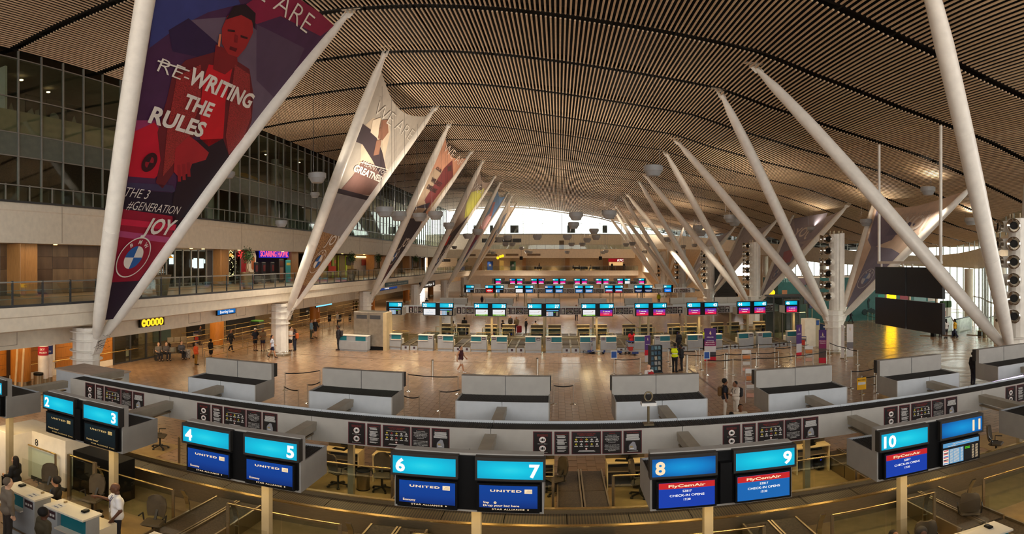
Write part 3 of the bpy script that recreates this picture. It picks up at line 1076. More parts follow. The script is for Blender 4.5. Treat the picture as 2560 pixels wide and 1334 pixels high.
E_ublue = emis('screen_united', ('z', [(0, (0, 36, 108)), (.45, (4, 62, 150)), (1, (0, 66, 156))]), .9)
E_udark = emis('screen_premier', ('z', [(0, (6, 18, 24)), (1, (14, 34, 40))]), .7)
E_gold = mat('print_gold', (226, 190, 120), emit=.8)
E_fblue = mat('screen_deep_blue', (16, 62, 176), emit=.9)
E_fmid = mat('screen_mid_blue', (18, 104, 184), emit=.9)
E_fred = mat('screen_red', (206, 34, 36), emit=.9)
E_tbl = mat('screen_table', (96, 160, 206), emit=.9)
E_tdk = mat('screen_table_dark', (34, 30, 30), emit=.5)
E_grn = mat('screen_green', (90, 220, 40), emit=.9)
E_wht = mat('screen_white', (238, 238, 240), emit=.95)
E_eth = mat('screen_lime', (128, 186, 58), emit=.9)
E_ethl = mat('screen_tan', (200, 150, 110), emit=.8)
E_air = emis('screen_airlink', ('z', [(0, (240, 40, 60)), (.3, (226, 34, 90)), (.6, (136, 44, 160)), (1, (74, 62, 190))]), .95)
E_pink = mat('screen_pink', (236, 24, 150), emit=.95)
E_navy = mat('screen_navy', (26, 52, 100), emit=.8)
E_sky = mat('screen_skyblue', (52, 128, 196), emit=.9)
E_bblue = mat('screen_bright_blue', (20, 130, 240), emit=.95)
PRN = [E_white, E_cream, E_gold, E_fred, E_tbl, E_tdk, E_grn, E_eth, E_ethl, E_sky, M_black, E_wht, E_fmid]
WHT, CRM, GLD, RED, TBL, TDK, GRN, ETH, TAN, SKY, BLK, PWH, FMD = range(13)
EXV, EZV = Vector((1, 0, 0)), Vector((0, 0, 1))

_ONES = 'zero one two three four five six seven eight nine ten eleven twelve thirteen fourteen fifteen sixteen seventeen eighteen nineteen'.split()
_TENS = 'x x twenty thirty forty fifty sixty seventy eighty ninety'.split()
def nword(n):
    if n < 20:
        return _ONES[n]
    if n < 100:
        return _TENS[n // 10] + ('' if n % 10 == 0 else '-' + _ONES[n % 10])
    return 'one hundred' + ('' if n == 100 else ' and ' + nword(n - 100))

def rect(mb, x0, x1, z0, z1, y, m):
    mb.add([(x0, y, z0), (x1, y, z0), (x1, y, z1), (x0, y, z1)], [(0, 1, 2, 3)], m)

def star(mb, x, z, r, y, m):
    pts = []
    for k in range(10):
        a = PI / 2 + k * PI / 5
        rr = r if k % 2 == 0 else r * .42
        pts.append((x + rr * math.cos(a), y, z + rr * math.sin(a)))
    mb.add(pts + [(x, y, z)], [(k, (k + 1) % 10, 10) for k in range(10)], m)

def screen_print(kind, x0, x1, z0, z1, y, lod):
    """returns (base material, MB with the printed matter)"""
    mb = MB()
    w, h = x1 - x0, z1 - z0
    X = lambda u: x0 + u * w
    Z = lambda v: z0 + v * h
    y1, y2 = y - .003, y - .005
    T = lambda t, u, v, ch, m, al='c', ww=None, bold=0.01, sp=1.0: put_text(mb, t, (X(u), y2, Z(v)), EXV, EZV, ch * h, None if ww is None else ww * w, m, al, bold, 0, sp)
    def united(sub, gold=False, two=None):
        c = GLD if gold else CRM
        T('UNITED', .73, .76, .085, c, 'r', .54, .035, 1.2)
        rect(mb, X(.78), X(.91), Z(.71), Z(.88), y1, c)
        for k in range(4):
            a0 = Z(.74) + k * .03 * h
            rect(mb, X(.79) + k * .012 * w, X(.905), a0, a0 + .007 * h, y2, BLK)
        rect(mb, X(0), X(1), Z(0), Z(.11), y1, BLK)
        T('STAR ALLIANCE', .5, .03, .06, c, 'c', .56, .01, 1.1)
        star(mb, X(.84), Z(.06), .04 * h, y2, c)
        if two:
            T('Step', .07, .29, .08, CRM, 'l', None, .02)
            mb.add([(X(.275) + .05 * h * math.cos(a), y1, Z(.32) + .05 * h * math.sin(a)) for a in np.linspace(0, 2 * PI, 14, False)], [tuple(range(14))], CRM)
            T('2', .275, .295, .055, BLK)
            T('Drop your bag here', .07, .17, .08, CRM, 'l', .62, .02)
        else:
            T(sub, .07, .19, .085, c, 'l', None, .02)
        if gold:
            rect(mb, X(.875), X(.878), Z(.02), Z(.095), y2, c)
            T('GOLD', .89, .03, .05, c, 'l', .1)
    if kind == 'united':
        united('Economy'); return E_ublue, mb
    if kind == 'united2':
        united('', two=True); return E_ublue, mb
    if kind == 'premier':
        united('Premier Access\u00b0', True); return E_udark, mb
    if kind in ('cem', 'cem2'):
        rect(mb, X(0), X(1), Z(.76), Z(1), y1, RED)
        T('FlyCemAir', .5, .82, .105, CRM, 'c', .66, .025)
        T('5Z817', .5, .61, .085, WHT)
        T('CHECK-IN OPENS', .5, .44, .085, WHT, 'c', .62)
        T('17:30', .5, .27, .085, WHT)
        return (E_fblue if kind == 'cem' else E_fmid), mb
    if kind == 'table':
        rect(mb, X(0), X(1), Z(.80), Z(1), y1, TBL)
        rect(mb, X(0), X(1), Z(.70), Z(.80), y2, TDK)
        rect(mb, X(.16), X(.56), Z(.0), Z(.7), y1, TBL)
        rect(mb, X(0), X(.15), Z(.0), Z(.7), y1, PWH)
        if lod < 2:
            if lod == 0:
                T('Cape Town International Airport', .5, .9, .05, CRM)
                T('Airport Departures', .12, .83, .04, CRM, 'l')
            for k in range(12):
                zz = Z(.66 - k * .055)
                c = (RED, CRM, TDK, RED, CRM, FMD)[k % 6]
                rect(mb, X(.01), X(.14), zz - .02 * h, zz + .02 * h, y2, c)
                for u0, u1 in ((.18, .26), (.28, .44), (.48, .54), (.80, .86), (.90, .97)):
                    rect(mb, X(u0), X(u1), zz - .009 * h, zz + .009 * h, y2, CRM)
            for k in (0, 1):
                rect(mb, X(.6), X(.74), Z(.62 - k * .06), Z(.655 - k * .06), y2, GRN)
        return E_tdk, mb
    if kind == 'ethiopian':
        rect(mb, X(0), X(1), Z(.0), Z(.2), y1, ETH)
        T('Ethiopian', .4, .52, .11, TAN, 'c', .58, -.005)
        T('BUSINESS CLASS', .5, .06, .06, WHT, 'c', .5)
        mb.add([(X(.68), y1, Z(.55)), (X(.8), y1, Z(.62)), (X(.86), y1, Z(.85)), (X(.74), y1, Z(.66))], [(0, 1, 2, 3)], TAN)
        return E_wht, mb
    if kind == 'white':
        if lod < 2:
            T('CAPE TOWN', .52, .35, .08, TBL, 'c', .55)
            star(mb, X(.5), Z(.66), .06 * h, y2, TBL)
        return E_wht, mb
    if kind.startswith('airlink'):
        T('AIRLINK', .6, .62, .13, WHT, 'c', .46, .02)
        mb.add([(X(.2), y1, Z(.68)), (X(.3), y1, Z(.58)), (X(.36), y1, Z(.68)), (X(.27), y1, Z(.86))], [(0, 1, 2, 3)], GLD)
        T({'airlink': 'CHECK-IN', 'airlinkb': 'BAG DROP', 'airlinkc': 'BUSINESS CLASS'}[kind], .5, .27, .1, WHT, 'c', .45 if kind != 'airlinkc' else .6, .03)
        return E_air, mb
    if kind == 'red':
        T('Boarding', .5, .75, .1, WHT, 'c', .4); rect(mb, X(.15), X(.85), Z(.45), Z(.58), y1, PWH); T('Check-in', .5, .1, .1, WHT, 'c', .5)
        return E_fred, mb
    if kind == 'ba':
        rect(mb, X(.08), X(.92), Z(.42), Z(.58), y1, PWH)
        rect(mb, X(.55), X(.8), Z(.6), Z(.68), y1, RED)
        rect(mb, X(.08), X(.8), Z(.2), Z(.28), y1, PWH)
        return E_sky, mb
    if kind == 'ba2':
        rect(mb, X(.0), X(1), Z(.0), Z(.3), y1, RED)
        rect(mb, X(.1), X(.9), Z(.45), Z(.6), y1, PWH)
        return E_sky, mb
    if kind == 'navy':
        rect(mb, X(.06), X(.94), Z(.5), Z(.6), y1, PWH); rect(mb, X(.2), X(.8), Z(.25), Z(.33), y1, PWH)
        return E_navy, mb
    if kind == 'blue':
        rect(mb, X(.15), X(.85), Z(.5), Z(.56), y1, PWH); rect(mb, X(.25), X(.75), Z(.32), Z(.38), y1, PWH)
        return E_bblue, mb
    if kind == 'pink':
        rect(mb, X(0), X(1), Z(0), Z(.22), y1, PWH); T('Check-in', .5, .5, .16, WHT, 'c', .6, .02)
        return E_pink, mb
    return E_wht, mb

WU, GAPU, HW = 1.07, .36, 1.26           # panel width, gap between the pair, half width of a unit
def sign_unit(cx, Yo, nums, kinds, label, lod=0, dark=(), speaker=False, rear=False, Yr=None, half=None, zoff=0.0):
    """gantry box on a post; nums/kinds are (left,right), None = no panel. rear units are mirrored and show only their backs"""
    s = -1 if rear else 1
    yy = (lambda a: Yo + a) if not rear else (lambda a: Yr - a)
    def B(mb, x0, x1, a, b, z0, z1, m=0):
        ya, yb = sorted((yy(a), yy(b)))
        mb.box(x0, x1, ya, yb, z0 + zoff, z1 + zoff, m)
    t = thing('sign_gantry', label, 'check-in sign', (cx, yy(1.2), 0), group='check-in sign gantries')
    xa, xb = cx - HW, cx + HW
    if half == 'l':
        xb = cx + .12
    elif half == 'r':
        xa = cx - .12
    b = MB()
    B(b, xa, xb, .12, .32, 2.6, 3.72)
    hs = b.build('upright_panel', M_boxw, t)
    xm = (xa + xb) / 2
    if lod < 2:
        B(sm := MB(), xm - .008, xm + .008, .32, .325, 2.62, 3.73)
        sm.build('panel_seam', M_dgrey, hs)
    lb = MB()
    B(lb, xa, xa + .03, .32, 1.36, 2.6, 3.21); B(lb, xb - .03, xb, .32, 1.36, 2.6, 3.21)
    lb2 = MB()
    B(lb2, xa + .03, xm - .006, 1.33, 1.36, 2.6, 3.21); B(lb2, xm + .006, xb - .03, 1.33, 1.36, 2.6, 3.21); B(lb2, xa + .03, xb - .03, .32, 1.33, 2.6, 2.63)
    lb.build('side_panel', M_boxw, t)
    lb2.build('rear_tray', M_grey, t)
    g = MB()
    B(g, xa + .03, xb - .03, .32, 1.33, 3.1, 3.165)
    if lod == 0:
        n = 60
        for k in range(n):
            x = xa + .05 + (xb - xa - .1) * k / (n - 1)
            B(g, x - .007, x + .007, .33, 1.32, 3.165, 3.178)
    g.build('top_grille', mat('grille_black', (58, 56, 54), .7), t)
    bk = MB()
    B(bk, xa + .03, xb - .03, .07, .12, 2.66, 3.68)
    bk.build('black_backboard', M_black, t)
    po = MB()
    B(po, cx - .085, cx + .085, 1.1, 1.27, 0, 2.6)
    po.build('post', mat('beige_post', (150, 136, 110), .5), t)
    offs = (-(GAPU / 2 + WU / 2), GAPU / 2 + WU / 2)
    for i in (0, 1):
        if nums[i] is None:
            continue
        px = cx + offs[i]
        lbx = MB()
        B(lbx, px - WU / 2 - .04, px + WU / 2 + .04, -.03, .14, 3.27, 3.70)
        cab = lbx.build('number_lightbox', M_black if lod else mat('cabinet_black', (40, 38, 36), .5), t)
        yf = yy(-.03)
        if not rear:
            fc = MB().box(px - WU / 2, px + WU / 2, yf - .004, yf + .0, 3.315 + zoff, 3.64 + zoff).build('lit_face', E_blue if i in dark else E_cyan, cab)
            nb = MB()
            num = str(nums[i])
            al = 'l' if i == 0 else 'r'
            xx = px - WU / 2 + .05 if i == 0 else px + WU / 2 - .05
            if i in dark:
                put_text(nb, num, (xx, yf - .008, 3.36 + zoff), EXV, EZV, .235, None, 0, al, .035)
                nb.build('numeral', E_cream, cab)
            else:
                put_text(nb, num, (xx, yf - .008, 3.36 + zoff), EXV, EZV, .235, None, 0, al, .035)
                nb.build('numeral', E_white, cab)
        mn = MB()
        mx = px + (.05 if i == 0 else -.03)
        B(mn, mx - .51, mx + .51, -.02, .07, 2.67, 3.22)
        mon = mn.build('monitor', M_black, t)
        if not rear:
            base, pr = screen_print(kinds[i], mx - .475, mx + .475, 2.71 + zoff, 3.185 + zoff, yy(-.025), lod)
            MB().box(mx - .475, mx + .475, yy(-.024), yy(-.02), 2.71 + zoff, 3.185 + zoff).build('screen', base, mon)
            if pr.v:
                pr.build('screen_print', PRN, mon)
    if speaker and not rear:
        sp = MB()
        B(sp, cx - .1, cx + .1, -.06, .07, 2.72, 3.5)
        sp.build('speaker_column', M_black, t)
    # bright tube lamps tucked under the tray
    if lod < 2:
        tl = MB()
        B(tl, cx - .9, cx + .9, .7, .76, 2.56, 2.595)
        tl.build('tube_lamp', mat('tube_glow', (255, 214, 130), emit=5.0), t)
    return t

# ---------------------------------------------------------------- notice boards on the spine
M_board = mat('notice_black', (20, 16, 18), .45)
M_maroon = mat('notice_maroon', (84, 24, 34), .5)
M_pw = mat('notice_white', (206, 204, 200), .6)
M_pr = mat('notice_red', (140, 40, 34), .6)
M_py = mat('notice_yellow', (196, 180, 40), .6)
M_pg = mat('notice_grey', (130, 130, 136), .6)
M_pt = mat('notice_tan', (150, 130, 80), .6)
def notice_meshes():
    H = .55
    Ws = [.42, .33, .65, .43, .41]
    out = []
    for k, w in enumerate(Ws):
        b = MB().box(0, w, -.012, 0, 0, H).mesh('notice_board', [M_maroon])
        p = MB()
        e = .016
        rect(p, e, w - e, e, H - e, -.014, 0)
        T = lambda t, x, z, ch, m, al='c', ww=None: put_text(p, t, (x, -.018, z), EXV, EZV, ch, ww, m, al, .0)
        def circ(x, z, r, m, yy=-.018, n=18):
            p.add([(x + r * math.cos(a), yy, z + r * math.sin(a)) for a in np.linspace(0, 2 * PI, n, False)], [tuple(range(n))], m)
        if k == 0:
            T('BAGGAGE SIZE', w / 2, .47, .02, 3, 'c', .24); T('RESTRICTIONS', w / 2, .44, .02, 3, 'c', .24)
            for z, cap in ((.355, '900 x 750 x 430mm'), (.145, '32kg maximum per piece')):
                circ(w / 2, z, .078, 3, -.016); circ(w / 2, z, .072, 2, -.018)
                for x0, x1 in ((-.045, -.03), (-.024, .024), (.03, .045)):
                    rect(p, w / 2 + x0, w / 2 + x1, z - .03, z + .026, -.02, 0)
                rect(p, w / 2 - .012, w / 2 + .012, z + .026, z + .036, -.02, 0)
                T(cap, w / 2, z - .105, .016, 2, 'c', .22)
        elif k == 1:
            T('BAGGAGE SECURITY', w / 2, .48, .02, 3, 'c', .25)
            rr = random.Random(3)
            for i in range(19):
                z = .45 - i * .021
                if i in (3, 11, 16):
                    continue
                rect(p, .05 if i % 4 == 0 else .065, .05 + rr.uniform(.16, .235), z, z + .009, -.018, 2)
        elif k == 2:
            T('DANGEROUS GOODS ARE', w / 2, .485, .022, 3, 'c', .40); T('STRICTLY FORBIDDEN', w / 2, .45, .022, 3, 'c', .32)
            T('Prohibited items not permitted in baggage', w / 2, .405, .022, 2, 'c', .46)
            cols = [4, 3, 4, 2, 2, 4, 2, 3, 4, 2]
            for i in range(10):
                x = .1 + (i % 5) * .115
                z = .36 - (i // 5) * .115
                p.add([(x - .026, -.018, z), (x, -.018, z - .026), (x + .026, -.018, z), (x, -.018, z + .026)], [(0, 1, 2, 3)], cols[i])
                circ(x, z, .009, 0, -.02, 8)
                for q in range(2):
                    rect(p, x - .04, x + .04, z - .045 - q * .014, z - .038 - q * .014, -.018, 2)
            circ(w / 2, .135, .026, 3); circ(w / 2, .135, .019, 2, -.02)
            rect(p, .16, .5, .085, .093, -.018, 2); rect(p, .14, .52, .07, .078, -.018, 2)
        elif k == 3:
            T('WARNING', w / 2, .49, .02, 3)
            for i, s_ in enumerate(('Persons making', 'inappropriate comments', 'concerning hijacking,', 'carriage of weapons or', 'explosives, may be', 'prosecuted.', '', 'Failure to comply will', 'result in penalties of a fine',
                                    'and/or imprisonment in', 'terms of the applicable', 'legislation.')):
                if s_:
                    T(s_, w / 2, .445 - i * .034, .021, 2, 'c', min(.33, .0145 * len(s_)))
        else:
            T('SEALING OF BAGS', w / 2, .49, .02, 3, 'c', .26)
            rr = random.Random(4)
            for i in range(9):
                z = .455 - i * .017
                hw = rr.uniform(.13, .16)
                rect(p, w / 2 - hw, w / 2 + hw, z, z + .008, -.018, 2)
            bag = [(-.085, .08), (.085, .075), (.085, .16), (.07, .2), (.05, .27), (.0, .285), (-.03, .25), (-.07, .21), (-.085, .17)]
            p.add([(w / 2 + x, -.018, z) for x, z in bag], [tuple(range(len(bag)))], 5)
            rect(p, w / 2 - .06, w / 2 + .0, .14, .18, -.02, 6)
            rect(p, w / 2 - .055, w / 2 + .03, .105, .125, -.02, 2)
            rect(p, w / 2 - .12, w / 2 + .12, .045, .053, -.018, 2)
        out.append((b, p.mesh('notice_print', [M_board, M_board, M_pw, M_pr, M_py, M_pg, M_pt])))
    return out, [.94, 1.41, 1.79, 2.47, 2.94]
NOTICE, NOFF = notice_meshes()

def spine(Yo, xs, label, lod=0, x_left=None, x_right=None, skip_first=False):
    """service spine between the two rows of gantries, with arms and notice boards"""
    y0, y1 = Yo + 3.47, Yo + 4.1
    xl = xs[0] + .1 if x_left is None else x_left
    xr = xs[-1] - .1 if x_right is None else x_right
    t = thing('service_spine', label, 'service spine', (xl, (y0 + y1) / 2, 0), group='service spines')
    c = MB()
    c.box(xl, xr, y0 + .02, y1 - .02, 2.62, 3.1)
    c.build('core', M_dgrey, t)
    edges = [xl] + [x for x in xs if xl < x < xr] + [xr]
    for a, b in zip(edges[:-1], edges[1:]):
        MB().box(a + .006, b - .006, y0, y0 + .02, 2.58, 3.2).build('front_panel', M_boxw if lod == 0 else M_grey, t)
        MB().box(a + .006, b - .006, y1 - .02, y1, 2.58, 3.24).build('back_panel', M_grey, t)
        g = MB()
        g.box(a + .01, b - .01, y0 + .02, y1 - .02, 3.1, 3.172)
        if lod == 0:
            n = int((b - a) / .045)
            for k in range(n):
                x = a + .02 + k * .045
                g.box(x, x + .014, y0 + .025, y1 - .025, 3.172, 3.186)
        g.build('top_grille', MATS['grille_black'], t)
    for x in xs:
        for (ya, yb, nm) in ((Yo + 1.36, y0, 'arm'), (y1, Yo + 6.2, 'arm')):
            if lod > 1 and nm == 'arm' and ya > y0:
                continue
            a = MB()
            a.box(x - .13, x + .13, ya, yb, 2.98, 3.08)
            a.box(x - .12, x + .12, ya, yb, 2.86, 2.98)
            ar = a.build('arm', mat('arm_beige', (146, 138, 124), .5), t)
            if lod == 0:
                MB().box(x - .1, x + .05, ya, yb, 2.74, 2.78).build('cable_tray', M_steel, ar)
    sx = 4.28 if lod == 0 else 4.21
    for i, x in enumerate(xs[:-1]):
        for k, (b, p) in enumerate(NOTICE):
            if lod > 1 and k in (0,):
                pass
            xx = x + NOFF[k] * sx / 4.28
            if xx < xl or xx > xr - .5:
                continue
            o = link('notice_board', b, t, (xx - t.location.x, y0 - t.location.y, 2.61))
            link('notice_print', p, o)
    return t

# ---------------------------------------------------------------- desks, conveyors
M_desk = mat('desk_grey', (158, 160, 162), .5, var=.03)
M_dtop = mat('desk_top', (224, 214, 196), .45, var=.02)
M_stick = mat('sticker_maroon', (60, 40, 48), .5)
def make_desk_meshes(s):
    """front counter, x from inner edge 0 outwards (times s)"""
    X = lambda a, b: tuple(sorted((a * s, b * s)))
    def bx(mb, a, b, y0, y1, z0, z1, m=0):
        x0, x1 = X(a, b)
        mb.box(x0, x1, y0, y1, z0, z1, m)
    W_ = 1.22
    body = MB()
    bx(body, 0, W_, 0, .5, .16, .82)
    bx(body, 0, .42, 0, .5, .82, 1.22)
    bx(body, .42, W_, .1, .5, .82, 1.22)
    teal = MB(); bx(teal, .44, W_ - .02, .088, .1, .84, 1.2)
    top = MB(); bx(top, -.02, W_ + .02, -.02, .56, 1.22, 1.265)
    ledge = MB(); bx(ledge, .42, W_ + .03, -.09, .1, .80, .835)
    kick = MB(); bx(kick, .02, W_ - .02, .03, .48, 0, .16)
    rail = MB(); bx(rail, .0, W_, -.05, -.02, .2, .24)
    for q in (.15, W_ - .15):
        bx(rail, q - .015, q + .015, -.04, 0, .2, .24)
    st = MB(); bx(st, .06, .36, -.006, 0, .98, 1.18)
    stp = MB()
    for q in range(3):
        bx(stp, .09 + q * .09, .15 + q * .09, -.009, -.006, 1.04, 1.1)
    work = MB(); bx(work, .0, W_, .5, 1.05, .80, .84); bx(work, 0, .03, .5, 1.05, 0, .8); bx(work, W_ - .03, W_, .5, 1.05, 0, .8)
    return [('body', body.mesh('body', [M_desk])), ('teal_panel', teal.mesh('teal_panel', [M_teal])), ('counter_top', top.mesh('counter_top', [M_dtop])), ('ledge', ledge.mesh('ledge', [M_dtop])),
            ('plinth', kick.mesh('plinth', [M_grey])), ('bumper_rail', rail.mesh('bumper_rail', [M_steel])), ('sticker', st.mesh('sticker', [M_stick])), ('sticker_print', stp.mesh('sticker_print', [M_pw])),
            ('work_surface', work.mesh('work_surface', [M_dtop]))]
DESK = {1: make_desk_meshes(1), -1: make_desk_meshes(-1)}
def desk(x, y, s, label, rz=0):
    t = thing('check_in_desk', label, 'desk', (x, y, 0), rz, group='check-in desks')
    for nm, me in DESK[s]:
        link(nm, me, t)
    return t

def conv_meshes(e=4.45):
    fp = MB().box(-.3, .3, 0, .04, 0, .34)
    stk = MB().box(-.05, .12, -.006, 0, .1, .28)
    r1 = MB()
    for sx in (-1, 1):
        r1.box(*sorted((sx * .29, sx * .335)), 0.0, 1.75, .0, .44)
        r1.box(*sorted((sx * .29, sx * .335)), 1.8, e, .0, .46)
    b1 = MB().box(-.29, .29, .04, 1.73, .32, .38)
    b2 = MB().prism([(1.8, .34), (e, .38), (e, .44), (1.8, .40)], -.29, .29, 'x')
    return [('front_panel', fp.mesh('front_panel', [M_grey])), ('sticker', stk.mesh('sticker', [M_stick])), ('side_rail', r1.mesh('side_rail', [M_steel])),
            ('weigh_belt', b1.mesh('weigh_belt', [M_cell])), ('feed_belt', b2.mesh('feed_belt', [M_cell]))]
CONV = conv_meshes()
CONVR = conv_meshes(3.38)
def conveyor(x, y, label, rz=0, ms=None):
    t = thing('baggage_conveyor', label, 'conveyor', (x, y, 0), rz, group='baggage conveyors')
    for nm, me in (ms or CONV):
        link(nm, me, t)
    return t

def glass_rail(x0, x1, y, z, label):
    t = thing('glass_screen_rail', label, 'glass rail', ((x0 + x1) / 2, y, 0), group='glass rails behind the agents')
    MB().tube([(x0, y, z), (x1, y, z)], .025, 8).build('top_rail', M_brass, t)
    for x in (x0, x1):
        MB().box(x - .035, x + .035, y - .02, y + .02, 0, z).build('post', M_steel, t)
    xm = (x0 + x1) / 2
    for a, b in ((x0 + .05, xm - .01), (xm + .01, x1 - .05)):
        MB().box(a, b, y - .006, y + .006, .12, z - .06).build('glass_panel', M_glass, t)
    return t

def guard_meshes():
    mb = MB()
    pts = [(0, 0, .35), (0, .02, .65), (0, .1, .9), (0, .24, 1.12)]
    for a, b in zip(pts[:-1], pts[1:]):
        mb.bar(a, b, .035, .12, up=(1, 0, 0))
    mb.box(-.06, .06, -.03, .03, 0, .36)
    return mb.mesh('guard_fin', [M_chrome])
GUARD = guard_meshes()

def office_chair_meshes():
    M_ch = mat('chair_fabric', (70, 60, 46), .8, var=.1)
    M_cb = mat('chair_frame', (40, 36, 30), .5)
    seat = MB().bbox(-.25, .25, -.24, .24, .46, .54, .04)
    back = MB()
    vs = []
    n = 8
    for zi, (z, y, w) in enumerate(((.6, .22, .2), (.75, .26, .24), (.95, .28, .25), (1.1, .29, .21), (1.16, .30, .12))):
        for k in range(n + 1):
            u = k / n * 2 - 1
            vs.append((w * u, y - .06 * u * u, z))
    m = len(vs)
    fs = []
    for zi in range(4):
        for k in range(n):
            a = zi * (n + 1) + k
            fs.append((a, a + 1, a + n + 2, a + n + 1))
    back.add(vs, fs, 0, True)
    back.add([(x, y + .05, z) for x, y, z in vs], [tuple(reversed(f)) for f in fs], 0, True)
    rim = [0 + k for k in range(n + 1)] + [(zi + 1) * (n + 1) + n for zi in range(4)] + [4 * (n + 1) + n - 1 - k for k in range(n)] + [(3 - zi) * (n + 1) for zi in range(3)]
    rv = [vs[i] for i in rim]
    L_ = len(rv)
    back.add(rv + [(x, y + .05, z) for x, y, z in rv], [(i, (i + 1) % L_, L_ + (i + 1) % L_, L_ + i) for i in range(L_)])
    col = MB().tube([(0, 0, .1), (0, 0, .46)], .035, 8)
    col.bar((0, .1, .5), (0, .3, .8), .06, .03)
    base = MB()
    for k in range(5):
        a = 2 * PI * k / 5
        base.bar((0, 0, .13), (.3 * math.cos(a), .3 * math.sin(a), .08), .05, .035)
        base.lathe([(.0, -.035), (.035, -.035), (.035, .035), (0, .035)], 8, (.31 * math.cos(a), .31 * math.sin(a), .036), M=Matrix.Rotation(PI / 2, 3, 'X'))
    arm = MB()
    for s in (-1, 1):
        arm.tube([(s * .27, .1, .5), (s * .3, .1, .7), (s * .3, -.15, .71)], .02, 6)
    return [('seat', seat.mesh('seat', [M_ch])), ('backrest', back.mesh('backrest', [M_ch])), ('gas_column', col.mesh('gas_column', [M_cb])), ('star_base', base.mesh('star_base', [M_cb])), ('armrest', arm.mesh('armrest', [M_cb]))]
CHAIR = office_chair_meshes()
def office_chair(x, y, rz, label):
    t = thing('office_chair', label, 'chair', (x, y, 0), rz, group='office chairs behind the desks')
    for nm, me in CHAIR:
        link(nm, me, t)
    return t

def rear_desk_meshes():
    """agent side of the rear desks: open knee space, cream shelves"""
    M_cr = mat('desk_cream', (206, 184, 140), .5)
    top = MB().box(-.58, .58, -.05, .55, .92, .96)
    side = MB().box(-.58, -.54, 0, .55, 0, .92).box(.54, .58, 0, .55, 0, .92)
    shelf = MB().box(-.54, .54, .1, .5, .6, .63)
    recess = MB().box(-.54, .54, .5, .55, .05, .92)
    pc = MB().box(.2, .4, .08, .48, .06, .5)
    led = MB().box(.28, .32, .075, .08, .4, .415)
    up = MB().box(-.58, .58, .4, .55, .96, 1.22)
    ut = MB().box(-.6, .6, .36, .58, 1.22, 1.26)
    return [('counter_top', top.mesh('counter_top', [M_cr])), ('side_panel', side.mesh('side_panel', [M_cr])), ('shelf', shelf.mesh('shelf', [M_cr])), ('modesty_panel', recess.mesh('modesty_panel', [M_dgrey])),
            ('computer', pc.mesh('computer', [M_black])), ('indicator_light', led.mesh('indicator_light', [mat('blue_led', (40, 60, 255), emit=3)])), ('upstand', up.mesh('upstand', [mat('upstand_dark', (70, 60, 46), .6)])), ('upper_shelf', ut.mesh('upper_shelf', [M_cr]))]
RDESK = rear_desk_meshes()
def rear_desk(x, y, label):
    t = thing('agent_desk', label, 'desk', (x, y, 0), group='rear agent desks')
    for nm, me in RDESK:
        link(nm, me, t)
    return t

KEYB = MB().bbox(-.22, .22, -.08, .08, 0, .025, .006).mesh('keyboard', [M_black])
def monitor_meshes():
    sc = MB().bbox(-.24, .24, -.02, .02, .12, .44, .008).mesh('monitor_panel', [M_black])
    st = MB().box(-.03, .03, -.01, .03, .0, .2).box(-.1, .1, -.07, .07, 0, .015).mesh('monitor_stand', [M_black])
    return sc, st
MON = monitor_meshes()
BIN = [('bin_body', MB().lathe([(.19, .03), (.21, .62)], 20).mesh('bin_body', [M_steel])), ('bin_rim', MB().lathe([(.18, .62), (.22, .62), (.22, .68), (.17, .68), (.16, .64)], 20).mesh('bin_rim', [M_black])),
       ('bin_base', MB().lathe([(.2, 0), (.2, .03)], 20).mesh('bin_base', [M_black]))]

def island(idx, Yo, xs, units, lod, spine_l=None, spine_r=None, rear_range=None, sx=4.28, zoff=0.0):
    """units: dict centre index -> (nums, kinds, dark, speaker, half)"""
    nm = ['nearest check-in island', 'second check-in island', 'third check-in island', 'farthest check-in island'][idx]
    for i, x in enumerate(xs):
        if i in units:
            nums, kinds, dark, spk, half = units[i]
            lab = 'lit sign gantry numbered ' + ' and '.join(nword(n) for n in nums if n is not None) + ' over the ' + nm.replace('check-in ', '')
            sign_unit(x, Yo, nums, kinds, lab, lod, dark, spk, half=half, zoff=zoff)
    spine(Yo, xs, 'long grey service spine with warning notices over the ' + nm, lod, spine_l, spine_r)
    yr = Yo + 7.45
    for i, x in enumerate(xs):
        if rear_range and not (rear_range[0] <= i <= rear_range[1]):
            continue
        pos = 'from the left, number %d of the row seen from behind' % (i + 1)
        sign_unit(x, Yo, (0, 0), None, 'grey back of a sign gantry over the %s, %s' % (nm, ORD[i]), max(lod, 0), rear=True, Yr=yr)
ORD = ['first from the left', 'second from the left', 'third from the left', 'fourth from the left', 'fifth from the left', 'sixth from the left', 'seventh from the left', 'eighth from the left', 'ninth from the left', 'tenth from the left']

